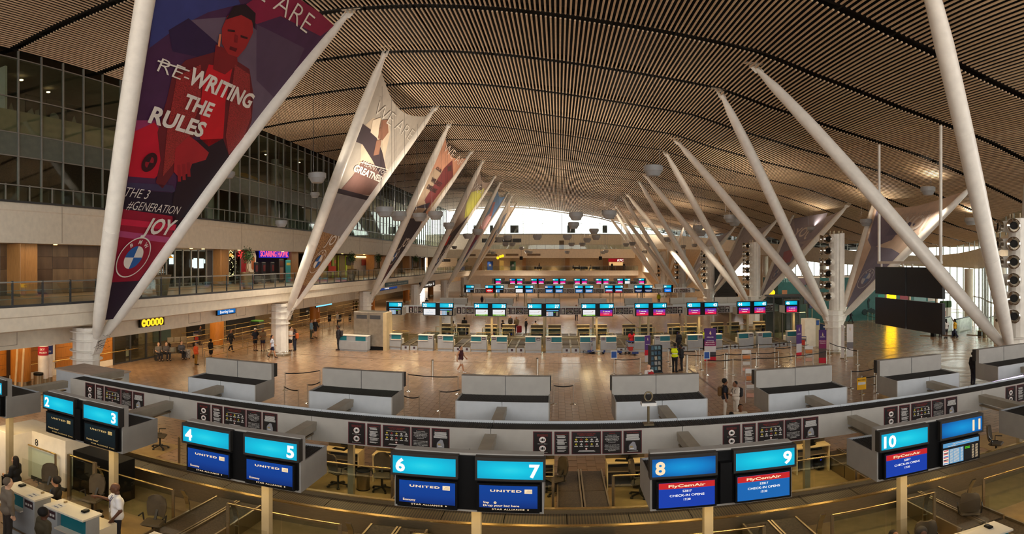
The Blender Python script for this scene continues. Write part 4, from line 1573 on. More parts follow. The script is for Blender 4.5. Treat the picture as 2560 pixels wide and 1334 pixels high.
X1 = [-14.34 + 4.28 * k for k in range(8)]
X2 = [-13.78 + 4.21 * k for k in range(9)]
X3 = [-12.87 + 4.09 * k for k in range(9)]
X4 = [-12.3 + 4.15 * k for k in range(8)]
Y1_, Y2_, Y3_, Y4_ = 9.63, 46.4, 81.0, 114.0
island(0, Y1_, X1, {0: ((None, 1), (None, 'premier'), (), False, 'r'), 1: ((2, 3), ('premier', 'premier'), (), True, None), 2: ((4, 5), ('united', 'united'), (), False, None), 3: ((6, 7), ('united', 'united2'), (), False, None),
                    4: ((8, 9), ('cem', 'cem2'), (0,), True, None), 5: ((10, 11), ('cem', 'table'), (1,), False, None), 6: ((12, 13), ('cem2', 'cem2'), (), False, None)}, 0, spine_l=-14.1, spine_r=15.6, rear_range=(1, 7))
A_, AB, AC = 'airlink', 'airlinkb', 'airlinkc'
island(1, Y2_, X2, {0: ((None, 31), (None, 'table'), (), False, 'r'), 1: ((32, 33), ('white', 'table'), (), False, None), 2: ((34, 35), ('ethiopian', 'ethiopian'), (), False, None), 3: ((36, 37), ('ethiopian', 'table'), (), False, None),
                    4: ((38, 39), ('ethiopian', A_), (), False, None), 5: ((40, 41), (A_, AB), (), False, None), 6: ((42, 43), (A_, A_), (), False, None), 7: ((44, 45), (A_, AC), (), False, None),
                    8: ((46, None), (AC, None), (), False, 'l')}, 1, spine_l=-13.4, spine_r=19.4, rear_range=(1, 7), zoff=.08)
island(2, Y3_, X3, {0: ((None, 61), (None, 'table'), (), False, 'r'), 1: ((62, 63), ('red', 'table'), (), False, None), 2: ((64, 65), ('white', 'ba'), (), False, None), 3: ((66, 67), ('ba', 'ba'), (0,), False, None),
                    4: ((68, 69), ('ba', 'ba'), (), False, None), 5: ((70, 71), ('ba2', 'ba2'), (), False, None), 6: ((72, 73), ('navy', 'navy'), (), False, None), 7: ((74, None), ('blue', None), (), False, 'l')}, 2, rear_range=(0, 7), zoff=.15)
island(3, Y4_, X4, {0: ((None, 91), (None, 'pink'), (), False, 'r'), 1: ((92, 93), ('pink', 'pink'), (0,), False, None), 2: ((94, 95), ('pink', 'pink'), (1,), False, None), 3: ((96, 97), ('pink', 'pink'), (), False, None),
                    4: ((98, 99), ('pink', 'pink'), (1,), False, None), 5: ((100, 101), ('pink', 'pink'), (), False, None), 6: ((102, 103), ('pink', 'white'), (), False, None), 7: ((104, None), ('pink', None), (), False, 'l')}, 2, rear_range=(0, 7), zoff=.15)

def island_ground(idx, Yo, xs, lod):
    nm = ['nearest', 'second', 'third', 'farthest'][idx]
    n0, n1 = 0, len(xs)
    mirror = lambda y: 2 * (Yo + 3.79) - y
    nums = {0: [None, 1, 2, 3, 4, 5, 6, 7, 8, 9, 10, 11, 12, 13, 14, 15], 1: list(range(30, 48))}.get(idx)
    for i, x in enumerate(xs):
        for s in (-1, 1):
            if lod < 2:
                k = 2 * i + (0 if s < 0 else 1)
                n = nums[k] if nums and k < len(nums) else None
                if idx == 1 and n is not None and not (31 <= n <= 46):
                    continue
                if n is None or (idx == 0 and n > 12):
                    continue
                desk(x + s * .18 - (.22 if idx == 0 else 0), Yo - .93 - (.1 if idx == 0 else 0), s, 'grey and teal check-in desk under sign %s' % nword(n))
        if lod < 2 and 0 <= i < len(xs) - 1:
            d = xs[i + 1] - x
            for j, off in enumerate((d / 2 - .35, d / 2 + .35)):
                if idx == 1 or 1 <= i <= 5:
                    k = 2 * i + 1
                    conveyor(x + off, Yo - .85, 'brown %s hand baggage conveyor between signs %s and %s' % ('left' if j == 0 else 'right', nword(nums[k]), nword(nums[k + 1])))
                    conveyor(x + off, mirror(Yo - .85), 'brown %s conveyor from the rear desks, %s island, %s bay' % ('left' if j == 0 else 'right', nm, ORD[i].split()[0]), PI, CONVR)
                for gx in (-.36, .36):
                    if lod == 0 and 1 <= i <= 5:
                        pass
        if lod < 2 and (idx == 1 or i <= 6):
            if not (idx == 1 and i == 8):
                glass_rail(x - 1.36, x + 1.36, Yo + 1.84, 1.2, 'brass topped glass rail behind the desks, %s on the %s island' % (ORD[i], nm))
            if i > 0:
                glass_rail(x - 1.36, x + 1.36, mirror(Yo + 1.84), 1.2, 'brass topped glass rail of the rear desks, %s on the %s island' % (ORD[i], nm))
        if lod < 2 and i >= 1 and not (idx == 0 and i == 7):
            for s in (-1, 1):
                rear_desk(x + s * .8, mirror(Yo + .05), 'cream backed agent desk at the rear of the %s island, %s of the %s pair' % (nm, 'left' if s < 0 else 'right', ORD[i].split()[0]))
    if lod < 2:
        cp = mat('agent_carpet', (150, 124, 84), .8, var=.06)
        xl_, xr_ = (xs[0] - .3, xs[-1] + .3) if idx else (-13.5, 15.5)
        MB().box(xl_, xr_, Yo - .25, Yo + 3.8, 0, .006).build('agent_carpet', cp, FL)
        for x in xs:
            MB().box(x - 1.42, x + 1.42, Yo + 5.02, Yo + 8.0, 0, .006).build('agent_carpet', cp, FL)
        # main collector belt
        xl, xr = (xs[0] - .6, xs[-1] + .6) if idx else (-13.3, 15.5)
        t = thing('collector_belt', 'long ribbed brown collector belt running through the %s island' % nm, 'conveyor', (xl, Yo + 4.4, 0), group='collector belts')
        ya, yb = Yo + 3.92, Yo + 4.9
        k = xl
        while k < xr:
            e = min(k + 1.5, xr)
            MB().box(k + .01, e - .01, ya, yb, .38, .45).build('belt_segment', M_rib, t)
            k += 1.5
        MB().box(xl, xr, ya - .1, ya, 0, .56).build('side_fascia', M_steel, t)
        MB().box(xl, xr, yb, yb + .1, 0, .56).build('side_fascia', M_steel, t)
        MB().box(xl, xr, ya - .11, ya + .01, .56, .59).build('edge_trim', M_brass, t)
        MB().box(xl, xr, yb - .01, yb + .11, .56, .59).build('edge_trim', M_brass, t)
island_ground(0, Y1_, X1, 0)
island_ground(1, Y2_, X2, 1)

# guard fins beside the feed belts of the nearest island
for i in range(0, 7):
    for q, off in enumerate((1.44, 2.14 + .35, 2.84)):
        x = X1[i] + off
        if q == 1:
            continue
        o = link('guard_fin', GUARD, None, (x, Y1_ + 2.35, 0), (0, 0, PI))
        tag(o, 'curved chrome guard fin %s of the feed belts, %s bay, nearest island' % ('left' if q == 0 else 'right', ORD[i].split()[0]), 'guard', 'chrome guard fins')

# area lights belonging to the tube lamps under the gantries
def tubes():
    for Yo, xs, e, rng in ((Y1_, X1, 20.0, range(0, 7)), (Y2_, X2, 26.0, range(0, 9))):
        for i in rng:
            for yy in (Yo + .62, Yo + 7.45 - .62):
                if Yo == Y2_ and i % 2 == 1:
                    continue
                for dx in (-.72, .72):
                    L = bpy.data.lights.new('tube_light', 'AREA')
                    L.shape = 'RECTANGLE'
                    L.size = .8
                    L.size_y = .12
                    L.energy = e
                    L.color = (1.0, .72, .32)
                    o = bpy.data.objects.new('tube_light', L)
                    COL.objects.link(o)
                    o.location = (xs[i] + dx, yy, 2.54)
tubes()
# ================================================================ ADVERTISING BANNERS
def cmat(rgb, rough=.7, var=.04):
    return mat('print_%d_%d_%d' % rgb, rgb, rough, var=var, scale=1.2)

class Banner:
    def __init__(s, b, t, label, base_rgb, inset=.34, t0=.05, t1=(.95, .95), sag=1.1, flip=False, var=.05):
        s.o = (b[0] + b[1]) / 2
        s.e1 = Vector((0, 1, 0))
        up = (t[0] + t[1]) / 2 - s.o
        s.e2 = (up - s.e1 * up.dot(s.e1)).normalized()
        s.n = s.e1.cross(s.e2).normalized()
        if s.n.dot(Vector((0, 0, CZ)) - s.o) < 0:
            s.n = -s.n
        A = lambda q: b[0].lerp(t[0], q); B = lambda q: b[1].lerp(t[1], q)
        pts = []
        n = 12
        for i in range(n + 1):
            q = t0 + (t1[0] - t0) * i / n
            k = min(1, (q - t0) / .12)
            pts.append(A(q) + s.e1 * inset * (.25 + .75 * k))
        for i in range(1, n):
            u = i / n
            p = A(t1[0]).lerp(B(t1[1]), u) - s.e2 * sag * math.sin(PI * u)
            p += s.e1 * (inset * (1 - 2 * u))
            pts.append(p)
        for i in range(n + 1):
            q = t1[1] - (t1[1] - t0) * i / n
            k = min(1, (q - t0) / .12)
            pts.append(B(q) - s.e1 * inset * (.25 + .75 * k))
        s.t = thing('banner', label, 'banner', tuple(s.o), group='advertising banners on the struts')
        mb = MB()
        m = len(pts)
        fr = [p + s.n * .015 for p in pts]
        bk = [p - s.n * .015 for p in pts]
        mb.add(fr + bk, [tuple(range(m)), tuple(range(2 * m - 1, m - 1, -1))] + [(i, i + m, (i + 1) % m + m, (i + 1) % m) for i in range(m)])
        s.cloth = mb.build('cloth', cmat(base_rgb, var=var), s.t)
        s.poly_pts = [s.to2(p) for p in pts]
        lc = MB()
        for i in range(10):
            for S_, sg in ((A, 1), (B, -1)):
                q = .12 + .8 * i / 10
                p = S_(q)
                lc.tube([p + s.e1 * sg * .28 + s.n * .0, p + s.e1 * sg * (inset + .02)], .012, 4)
        lc.build('lacing', M_black, s.t)
    def to2(s, p):
        d = p - s.o
        return (d.dot(s.e1), d.dot(s.e2))
    def at(s, px, py, layer=1):
        r = ray(px, py)
        c = Vector((0, 0, CZ))
        k = (s.o - c).dot(s.n) / r.dot(s.n)
        return c + r * k + s.n * (.016 + .007 * layer)
    def clip(s, pts2):
        """Sutherland-Hodgman against the (convex enough) hull of the banner"""
        hull = s.poly_pts
        out = pts2
        ar = sum(hull[i][0] * hull[(i + 1) % len(hull)][1] - hull[(i + 1) % len(hull)][0] * hull[i][1] for i in range(len(hull)))
        sg = 1 if ar > 0 else -1
        n = len(hull)
        idx = [0, 12, 12 + 12, n - 1]
        edges = [(hull[0], hull[12]), (hull[12], hull[24]), (hull[24], hull[-1]), (hull[-1], hull[0])]
        for a, b in edges:
            nx, ny = -(b[1] - a[1]) * sg, (b[0] - a[0]) * sg
            f = lambda p: (p[0] - a[0]) * nx + (p[1] - a[1]) * ny
            res = []
            for i in range(len(out)):
                p, q = out[i], out[(i + 1) % len(out)]
                fp, fq = f(p), f(q)
                if fp >= 0:
                    res.append(p)
                if fp * fq < 0:
                    t = fp / (fp - fq)
                    res.append((p[0] + (q[0] - p[0]) * t, p[1] + (q[1] - p[1]) * t))
            out = res
            if not out:
                return []
        return out
    def poly(s, pts, rgb, layer=1, name='print', m=None):
        p2 = s.clip([s.to2(s.at(x, y, 0)) for x, y in pts])
        if len(p2) < 3:
            return
        off = s.n * (.016 + .007 * layer)
        mb = MB()
        mb.add([s.o + s.e1 * a + s.e2 * b + off for a, b in p2], [tuple(range(len(p2)))])
        return mb.build(name, m or cmat(rgb), s.cloth)
    def text(s, t, p0, p1, hpx, rgb, layer=6, bold=.0, shear=0.0, mirror=False):
        a, b = s.at(*p0, layer), s.at(*p1, layer)
        w = (b - a).dot(s.e1)
        c = s.at(p0[0], p0[1] - hpx, layer)
        h = abs((c - a).dot(s.e2))
        mb = MB()
        ex = s.e1 if w > 0 else -s.e1
        put_text(mb, t, a, ex, s.e2, h, abs(w), 0, 'l', bold, shear)
        return mb.build('lettering', cmat(rgb), s.cloth)
    def strike(s, p0, p1, w, rgb, layer=7):
        a, b = s.at(*p0, layer), s.at(*p1, layer)
        mb = MB()
        mb.add([a - s.e2 * w, b - s.e2 * w, b + s.e2 * w, a + s.e2 * w], [(0, 1, 2, 3)])
        mb.build('strike_line', cmat(rgb), s.cloth)
    def roundel(s, c, r, ring=(230, 226, 220), blue=(30, 90, 160), white=(228, 224, 218), bg=None, layer=6, mirror=False):
        c = s.at(*c, layer)
        sx = -1 if mirror else 1
        def disc(r0, r1, a0, a1, rgb, l, nm):
            n = max(3, int((a1 - a0) / (2 * PI) * 40))
            mb = MB()
            vs = []
            for i in range(n + 1):
                a = a0 + (a1 - a0) * i / n
                for rr in (r0, r1):
                    vs.append(c + s.e1 * rr * math.cos(a) * sx + s.e2 * rr * math.sin(a) + s.n * .006 * l)
            mb.add(vs, [(2 * i, 2 * i + 1, 2 * i + 3, 2 * i + 2) for i in range(n)])
            mb.build(nm, cmat(rgb), s.cloth)
        if bg:
            disc(0.0, r * .97, 0, 2 * PI, bg, 0, 'emblem_field')
        disc(r * .94, r, 0, 2 * PI, ring, 1, 'emblem_ring')
        for q in range(4):
            disc(0.0, r * .56, q * PI / 2, (q + 1) * PI / 2, white if q % 2 == 0 else blue, 1, 'emblem_quadrant')
        mb = MB()
        for ch, a in (('B', 2.25), ('M', PI / 2), ('W', .9)):
            p = c + s.e1 * r * .66 * math.cos(a) * sx + s.e2 * r * .66 * math.sin(a) + s.n * .008
            d = a - PI / 2
            ex = (s.e1 * math.cos(d) * sx + s.e2 * math.sin(d))
            ey = (-s.e1 * math.sin(d) * sx + s.e2 * math.cos(d))
            put_text(mb, ch, p, ex, ey, r * .2, None, 0, 'c', .02)
        mb.build('emblem_letters', cmat(ring), s.cloth)

WT = (232, 226, 218)
def banner1():
    B = Banner(LBASE[0], LTOP[0], 'tall red and violet fashion banner reading re-writing the rules', (72, 36, 74), t0=.055, sag=1.3)
    P_ = B.poly
    P_([(385, 0), (420, -60), (560, -80), (600, 10), (520, 30), (440, 70), (372, 120)], (56, 62, 124), 1)
    P_([(470, 50), (600, 40), (690, 120), (700, 240), (640, 330), (560, 300), (520, 160)], (104, 86, 106), 1)
    P_([(420, 75), (470, 45), (545, 110), (530, 150), (430, 128)], (46, 26, 66), 2)
    P_([(640, 60), (760, 120), (700, 260), (640, 200)], (84, 62, 88), 2)
    P_([(690, -40), (840, 60), (800, 90), (700, 40), (640, 60), (600, 20)], (140, 26, 66), 2)
    P_([(330, 330), (385, 305), (415, 350), (412, 420), (385, 445), (320, 440)], (196, 16, 46), 2)
    P_([(335, 300), (395, 300), (410, 335), (330, 345)], (150, 50, 100), 1)
    P_([(318, 455), (430, 462), (440, 480), (312, 470)], (60, 50, 84), 3)
    P_([(310, 472), (440, 482), (470, 560), (300, 535)], (30, 16, 40), 2)
    P_([(298, 520), (470, 545), (430, 700), (270, 720)], (150, 12, 48), 3)
    P_([(300, 545), (440, 560), (435, 575), (296, 560)], (206, 30, 70), 4)
    P_([(296, 575), (425, 592), (420, 606), (292, 590)], (176, 70, 118), 4)
    P_([(430, 480), (545, 420), (560, 480), (430, 640)], (26, 14, 34), 3)
    P_([(262, 705), (345, 700), (420, 600), (440, 610), (300, 850), (240, 850)], (36, 18, 44), 5)
    # model: jacket, dress, head, hands
    jk = (104, 26, 36)
    P_([(462, 150), (540, 128), (585, 148), (622, 172), (632, 235), (628, 300), (612, 345), (570, 400), (548, 420), (530, 400), (556, 330), (500, 330), (470, 350), (440, 420), (405, 470), (388, 455), (400, 400), (392, 330), (415, 250), (430, 185)], jk, 3)
    P_([(520, 160), (548, 165), (580, 165), (562, 250), (556, 345), (520, 365), (498, 345), (500, 260), (506, 200)], (206, 22, 38), 4)
    P_([(470, 350), (556, 345), (572, 392), (560, 440), (500, 470), (440, 560), (430, 500), (450, 420)], (34, 14, 30), 4)
    P_([(537, 110), (590, 132), (592, 160), (560, 185), (530, 172)], (128, 26, 34), 5)
    P_([(566, 38), (598, 28), (628, 46), (630, 80), (612, 118), (592, 142), (568, 134), (552, 108), (552, 70)], (162, 34, 38), 6)
    P_([(562, 48), (582, 14), (612, 10), (636, 32), (634, 72), (626, 50), (600, 36), (574, 44)], (34, 14, 26), 7)
    P_([(566, 72), (584, 74), (584, 79), (566, 77)], (60, 10, 20), 8)
    P_([(598, 86), (616, 92), (615, 97), (598, 92)], (60, 10, 20), 8)
    P_([(584, 84), (592, 88), (590, 106), (582, 104)], (128, 20, 30), 8)
    P_([(572, 114), (590, 120), (586, 128), (570, 122)], (96, 8, 24), 8)
    P_([(545, 84), (550, 84), (546, 116), (541, 114)], (220, 130, 90), 8)
    P_([(436, 370), (470, 338), (490, 352), (520, 380), (512, 398), (478, 408), (470, 430), (446, 442), (432, 428)], (170, 34, 44), 6)
    for x0, y0, x1, y1 in ((440, 410, 452, 452), (452, 408, 464, 448), (464, 404, 476, 440)):
        P_([(x0, y0), (x0 + 8, y0), (x1 - 2, y1), (x1 - 10, y1)], (150, 28, 40), 7)
    sp = mat('sequins', (150, 40, 44), .4, var=.5, scale=40)
    P_([(440, 190), (500, 160), (500, 250), (470, 345), (430, 410), (405, 440), (415, 330)], None, 5, m=sp)
    P_([(585, 160), (622, 185), (626, 290), (606, 345), (570, 385), (562, 340), (575, 240)], None, 5, m=sp)
    B.roundel((371, 404), .42, (60, 16, 30), (40, 14, 26), (150, 16, 40), (60, 10, 24), 6)
    B.text('RE-', (388, 176), (466, 202), 38, WT, 9, -.012)
    B.strike((390, 150), (470, 176), .03, WT, 10)
    B.text('WRITING', (462, 204), (618, 272), 46, WT, 9, .035)
    B.text('THE', (450, 266), (520, 292), 40, WT, 9, .035)
    B.text('RULES', (366, 302), (500, 342), 44, WT, 9, .035)
    B.text('THE 3', (306, 488), (366, 494), 24, WT, 9, -.008, .15)
    B.text('#GENERATION', (312, 520), (440, 538), 22, WT, 9, -.006, .15)
    B.text('JOY', (352, 580), (428, 580), 40, WT, 9, .03, .15)
    B.text('WE ARE', (560, -60), (735, 132), 70, WT, 9, -.014)
    B.roundel((331, 641), 1.02, WT, (36, 96, 168), WT, (150, 12, 48), 9)
banner1()

def banner2():
    B = Banner(LBASE[1], LTOP[1], 'grey banner with a figure leaning on a wheel above a wheat field', (168, 160, 150), sag=1.1)
    P_ = B.poly
    P_([(905, 320), (930, 295), (970, 300), (975, 330), (960, 400), (985, 470), (880, 500), (870, 460), (900, 400)], (196, 178, 156), 1)
    P_([(890, 330), (905, 308), (935, 330), (955, 380), (966, 430), (950, 440), (930, 400), (905, 360), (885, 352)], (52, 36, 44), 3)
    P_([(950, 300), (968, 298), (970, 330), (955, 350), (944, 345), (946, 320)], (134, 92, 72), 4)
    P_([(940, 350), (952, 348), (946, 385), (932, 388)], (140, 98, 78), 5)
    P_([(930, 300), (952, 292), (950, 320), (942, 345), (925, 330)], (214, 198, 176), 4)
    P_([(905, 400), (960, 420), (950, 490), (845, 480), (880, 440)], (116, 84, 78), 2)
    P_([(838, 468), (930, 492), (925, 502), (834, 480)], (40, 28, 40), 4)
    P_([(834, 482), (925, 500), (860, 640), (760, 620)], (146, 142, 148), 2)
    wheat = mat('wheat_print', (156, 120, 84), .7, var=.45, scale=14)
    P_([(795, 575), (880, 600), (800, 720), (720, 790), (700, 780)], None, 3, m=wheat)
    P_([(700, 700), (800, 720), (735, 790), (705, 790)], (120, 82, 64), 4, m=mat('wheat_dark', (116, 78, 58), .7, var=.5, scale=16))
    B.text('WE ARE', (930, 282), (1024, 350), 44, (206, 200, 190), 6, -.014)
    B.text('MEANT FOR', (902, 410), (968, 428), 14, (220, 210, 200), 7, -.006)
    B.strike((900, 404), (972, 424), .03, (220, 210, 200), 8)
    B.text('GREATNESS', (880, 425), (952, 458), 20, (226, 220, 212), 7, .035)
    B.text('JOY', (810, 610), (845, 607), 26, (220, 214, 206), 8, .02, .15)
    B.roundel((793, 652), 1.0, WT, (36, 92, 164), WT, None, 8)
banner2()

def banner3():
    B = Banner(LBASE[2], LTOP[2], 'peach banner reading our wildest dreams with a dark navy foot', (196, 140, 112), sag=1.0)
    P_ = B.poly
    P_([(1085, 420), (1140, 440), (1080, 520), (1010, 560), (1030, 510)], (170, 146, 122), 1)
    P_([(1110, 420), (1130, 400), (1132, 440), (1100, 480), (1070, 520), (1060, 500), (1085, 460)], (110, 42, 44), 3)
    P_([(1118, 416), (1128, 412), (1128, 426), (1119, 428)], (70, 40, 34), 4)
    P_([(1030, 520), (1075, 505), (1010, 650), (950, 720), (930, 730), (985, 620)], (40, 30, 44), 4)
    P_([(1040, 518), (1066, 520), (1040, 545), (1025, 545)], (150, 126, 106), 5)
    P_([(965, 670), (985, 650), (940, 730), (930, 735)], (92, 44, 50), 6)
    B.text('WE ARE', (1105, 375), (1158, 420), 32, (226, 206, 190), 7, -.01)
    B.text('OUR', (1088, 422), (1102, 428), 10, (60, 30, 30), 7, .02)
    B.text('WILDEST', (1075, 452), (1102, 462), 14, (60, 30, 30), 7, .03)
    B.text('DREAMS', (1065, 470), (1090, 478), 14, (60, 30, 30), 7, .03)
    B.text('JOY', (1000, 615), (1018, 613), 24, WT, 8, .02, .15)
    B.roundel((985, 641), .98, WT, (36, 92, 164), WT, (34, 26, 44), 8)
banner3()

def banner4():
    B = Banner(LBASE[3], LTOP[3], 'brown banner with a lime green jacket and dark foot', (132, 112, 98), sag=.9)
    P_ = B.poly
    P_([(1178, 480), (1210, 470), (1205, 500), (1185, 530), (1160, 545), (1165, 510)], (172, 168, 70), 3)
    P_([(1195, 462), (1205, 460), (1204, 474), (1196, 476)], (70, 48, 40), 4)
    P_([(1150, 560), (1190, 520), (1140, 600), (1090, 660), (1060, 690), (1110, 600)], (50, 36, 44), 3)
    P_([(1108, 598), (1126, 588), (1115, 612), (1100, 616)], (196, 34, 30), 5)
    B.text('WE ARE', (1180, 470), (1216, 484), 26, (190, 180, 170), 7, -.008)
    B.text('JOY', (1108, 628), (1120, 626), 20, WT, 7, .02, .15)
    B.roundel((1094, 650), .95, WT, (36, 92, 164), WT, (40, 30, 46), 8)
banner4()

def banner5():
    B = Banner(LBASE[4], LTOP[4], 'blue sky banner with a pink garment and crimson foot', (70, 106, 148), sag=.8)
    P_ = B.poly
    P_([(1215, 540), (1228, 530), (1225, 560), (1205, 590), (1190, 600), (1196, 570)], (196, 140, 140), 3)
    P_([(1232, 505), (1238, 504), (1228, 540), (1222, 540)], (150, 70, 60), 4)
    P_([(1180, 590), (1204, 578), (1150, 660), (1120, 690), (1160, 620)], (122, 26, 66), 3)
    B.text('JOY', (1165, 640), (1174, 638), 16, WT, 7, .02, .15)
    B.roundel((1152, 655), .8, WT, (90, 70, 120), WT, None, 8)
banner5()
def banner6():
    B = Banner(LBASE[5], LTOP[5], 'cream banner with a navy slanting stripe, last before the far gallery', (206, 180, 148), sag=.7)
    P_ = B.poly
    P_([(1258, 540), (1268, 530), (1250, 575), (1238, 590)], (70, 70, 90), 3)
    P_([(1235, 580), (1246, 570), (1222, 615), (1210, 618)], (44, 46, 72), 3)
banner6()

def right_banners():
    G_ = (178, 176, 178)
    B = Banner(RBASE[1], RTOP[1], 'back of a slate and peach banner behind the black video wall', (208, 186, 170), inset=.3, sag=.9, t0=.06)
    P_ = B.poly
    P_([(2200, 500), (2262, 560), (2230, 600), (2180, 620), (2170, 600)], (118, 112, 136), 2)
    P_([(2240, 545), (2290, 560), (2260, 585), (2215, 590)], (104, 100, 128), 3)
    P_([(2180, 615), (2230, 622), (2260, 640), (2180, 770), (2110, 785)], (126, 122, 142), 3)
    B.text('JOY', (2312, 572), (2262, 552), 34, (226, 216, 208), 6, .02)
    B.text('GENERATION', (2360, 540), (2260, 520), 16, (190, 176, 168), 6, -.006)
    B.roundel((2166, 697), .95, (206, 204, 206), (110, 128, 170), (190, 190, 196), None, 7, mirror=True)
    B = Banner(RBASE[2], RTOP[2], 'back of a lilac grey banner with a faint red car right of sign forty six', (168, 160, 168), inset=.3, sag=.9)
    P_ = B.poly
    P_([(1985, 540), (2070, 530), (2050, 590), (1990, 610)], (148, 144, 160), 2)
    P_([(1960, 630), (1990, 620), (1975, 655), (1955, 660)], (166, 112, 124), 3)
    P_([(1960, 600), (2010, 610), (1930, 720), (1905, 730)], (146, 142, 160), 1)
    B.text('JOY', (2020, 590), (1988, 580), 22, (214, 206, 202), 6, .02)
    B.roundel((1942, 683), .9, (204, 202, 204), (120, 134, 172), (188, 188, 194), None, 7, mirror=True)
    for k, lab in ((3, 'back of a pale lilac banner, third on the right side'), (4, 'back of a small pale lilac banner, fourth on the right side')):
        B = Banner(RBASE[k], RTOP[k], lab, (176, 168, 172), inset=.3, sag=.9)
right_banners()
# ================================================================ LEFT GALLERY SHOPS
def gy(px, X=-26.4):
    """hall depth of a photo column on the plane at X"""
    return P(px, 650, X=X).y
def gz(px, py, X=-26.4):
    return P(px, py, X=X).z
def onX(name, px0, px1, py0, py1, m, X=-26.4, th=.06, parent=None, lab=None, cat=None, grp=None):
    y0, y1 = sorted((gy(px0, X), gy(px1, X)))
    z0, z1 = gz(px0, py1, X), gz(px0, py0, X)
    mb = MB().box(X - th, X, y0, y1, z0, z1)
    o = mb.build(name, m, parent)
    if lab:
        tag(o, lab, cat, grp)
    return o

LT = mat('warm_lamp', (255, 200, 120), emit=5.0)
def shops():
    struct(MB().box(-32.4, -19.75, -9, 134.5, 5.1, 5.112).build('floor_gallery', mat('gallery_floor', (146, 118, 90), .3, var=.06)), 'brown polished floor of the left gallery')
    # stone clad wall at the far left
    t = struct(MB().box(-27.0, -26.9, 9.0, 32.5, 5.1, 8.05).build('wall_stone', M_stone), 'brown stone clad wall of the left gallery')
    tl = [MB().bbox(-26.9, -26.87, .01, 1.29, 0.005, .72, .006).mesh('stone_tile', [mat('stone_tile_%d' % i, c, .35, var=.22, scale=1.6, brushed=(1, 1, .35))]) for i, c in enumerate(((98, 76, 56), (84, 64, 47), (112, 90, 66)))]
    rr = random.Random(2)
    for i in range(18):
        for j in range(4):
            link('stone_tile', rr.choice(tl), t, (0, 9.2 + i * 1.3, 5.13 + j * .73))
    # glazed restaurant front
    w = MB()
    zs = (5.1, 8.05)
    xm = -26.4
    cols = [396, 416, 437, 457.5, 478, 496, 516]
    w.box(-26.5, -26.3, gy(380), gy(533), 5.1, 5.2)
    w.box(-26.5, -26.3, gy(380), gy(533), 7.95, 8.05)
    for px in cols + [532, 571, 588, 602]:
        y = gy(px)
        w.box(-26.48, -26.36, y - .05, y + .05, 5.1, 8.05)
    wd = struct(w.build('window_5', M_mull), 'glazed restaurant front on the left gallery')
    for a, b in zip(cols[:-1], cols[1:]):
        MB().box(-26.43, -26.41, gy(a) + .06, gy(b) - .06, 5.2, 7.95).build('pane', M_glassf, wd)
    for a, b in ((571, 588), (588, 602)):
        MB().box(-26.43, -26.41, gy(a) + .06, gy(b) - .06, 5.2, 7.95).build('pane', M_glassf, wd)
    MB().box(-26.5, -26.4, gy(516) + .05, gy(532) - .05, 5.1, 8.05).build('dark_panel', M_dgrey, wd)
    # dim dining room behind it
    rm = MB()
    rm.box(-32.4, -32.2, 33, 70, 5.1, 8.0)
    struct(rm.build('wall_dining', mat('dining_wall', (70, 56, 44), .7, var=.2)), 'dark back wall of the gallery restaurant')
    day = mat('daylight_glow', (236, 240, 250), emit=2.2)  # emission on these panes stands in for daylight at the back windows
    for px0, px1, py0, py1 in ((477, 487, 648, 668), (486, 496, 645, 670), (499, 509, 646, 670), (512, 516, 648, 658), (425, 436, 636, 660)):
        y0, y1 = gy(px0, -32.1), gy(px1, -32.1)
        MB().box(-32.2, -32.1, y0, y1, gz(px0, py1, -32.1), gz(px0, py0, -32.1)).build('glow_window', day, bpy.data.objects['wall_dining'])
    for px, py in ((423, 645), (577, 641), (664, 645)):
        o = tag(MB().lathe([(.02, .35), (.05, .3), (.32, .05), (.34, 0), (.0, .02)], 16, tuple(P(px, py, X=-28.5))).build('amber_lamp', mat('amber_shade', (255, 160, 50), emit=1.4)), 'amber pendant shade over the restaurant tables, %s' % {423: 'leftmost', 577: 'middle', 664: 'below the neon name'}[px], 'lamp', 'restaurant pendant shades')
    tb = mat('table_wood', (104, 72, 44), .5)
    for i, px in enumerate((400, 428, 449, 470, 489, 507, 580, 596)):
        y = gy(px, -28.6)
        t = thing('dining_table', 'small wooden restaurant table behind the glass, %s' % ORD[i], 'table', (-28.6, y, 5.1), group='restaurant tables')
        MB().bbox(-29.0, -28.2, y - .4, y + .4, 5.8, 5.85, .01).build('table_top', tb, t)
        MB().tube([(-28.6, y, 5.1), (-28.6, y, 5.8)], .04, 8).build('pedestal', M_dgrey, t)
        MB().lathe([(.25, 5.1), (.25, 5.13)], 14, (-28.6, y, 0)).build('foot', M_dgrey, t)
    # string-lit tree inside
    tr = MB()
    c = P(577, 660, X=-28.0)
    for k in range(70):
        a, h = rr.uniform(0, 2 * PI), rr.uniform(-1.1, 1.2)
        r = .55 * (1 - abs(h) / 1.5)
        tr.obox(c + Vector((r * math.cos(a), r * math.sin(a), h)), (.05, .05, .05), Matrix.Identity(3))
    o = tr.build('fairy_lights', mat('fairy_glow', (255, 226, 160), emit=3.5), loc=tuple(c))
    tag(o, 'cluster of fairy lights in the restaurant window', 'fairy lights'); stuff(o)
    # red emblem wall and neon name
    r = onX('emblem_wall', 603, 637, 623, 712, mat('restaurant_red', (150, 18, 30), .4), X=-26.35, lab='red restaurant wall panel bearing an emblem', cat='wall panel')
    cc = P(633, 645, X=-26.2)
    e = MB()
    def pol(pts, m):
        e.add([(-26.28, cc.y + a, cc.z + b) for a, b in pts], [tuple(range(len(pts)))], m)
    pol([(-.9, -.9), (-.55, -1.2), (.2, -1.35), (.6, -1.0), (.7, .2), (.4, .75), (-.3, .9), (-.9, .45)], 0)
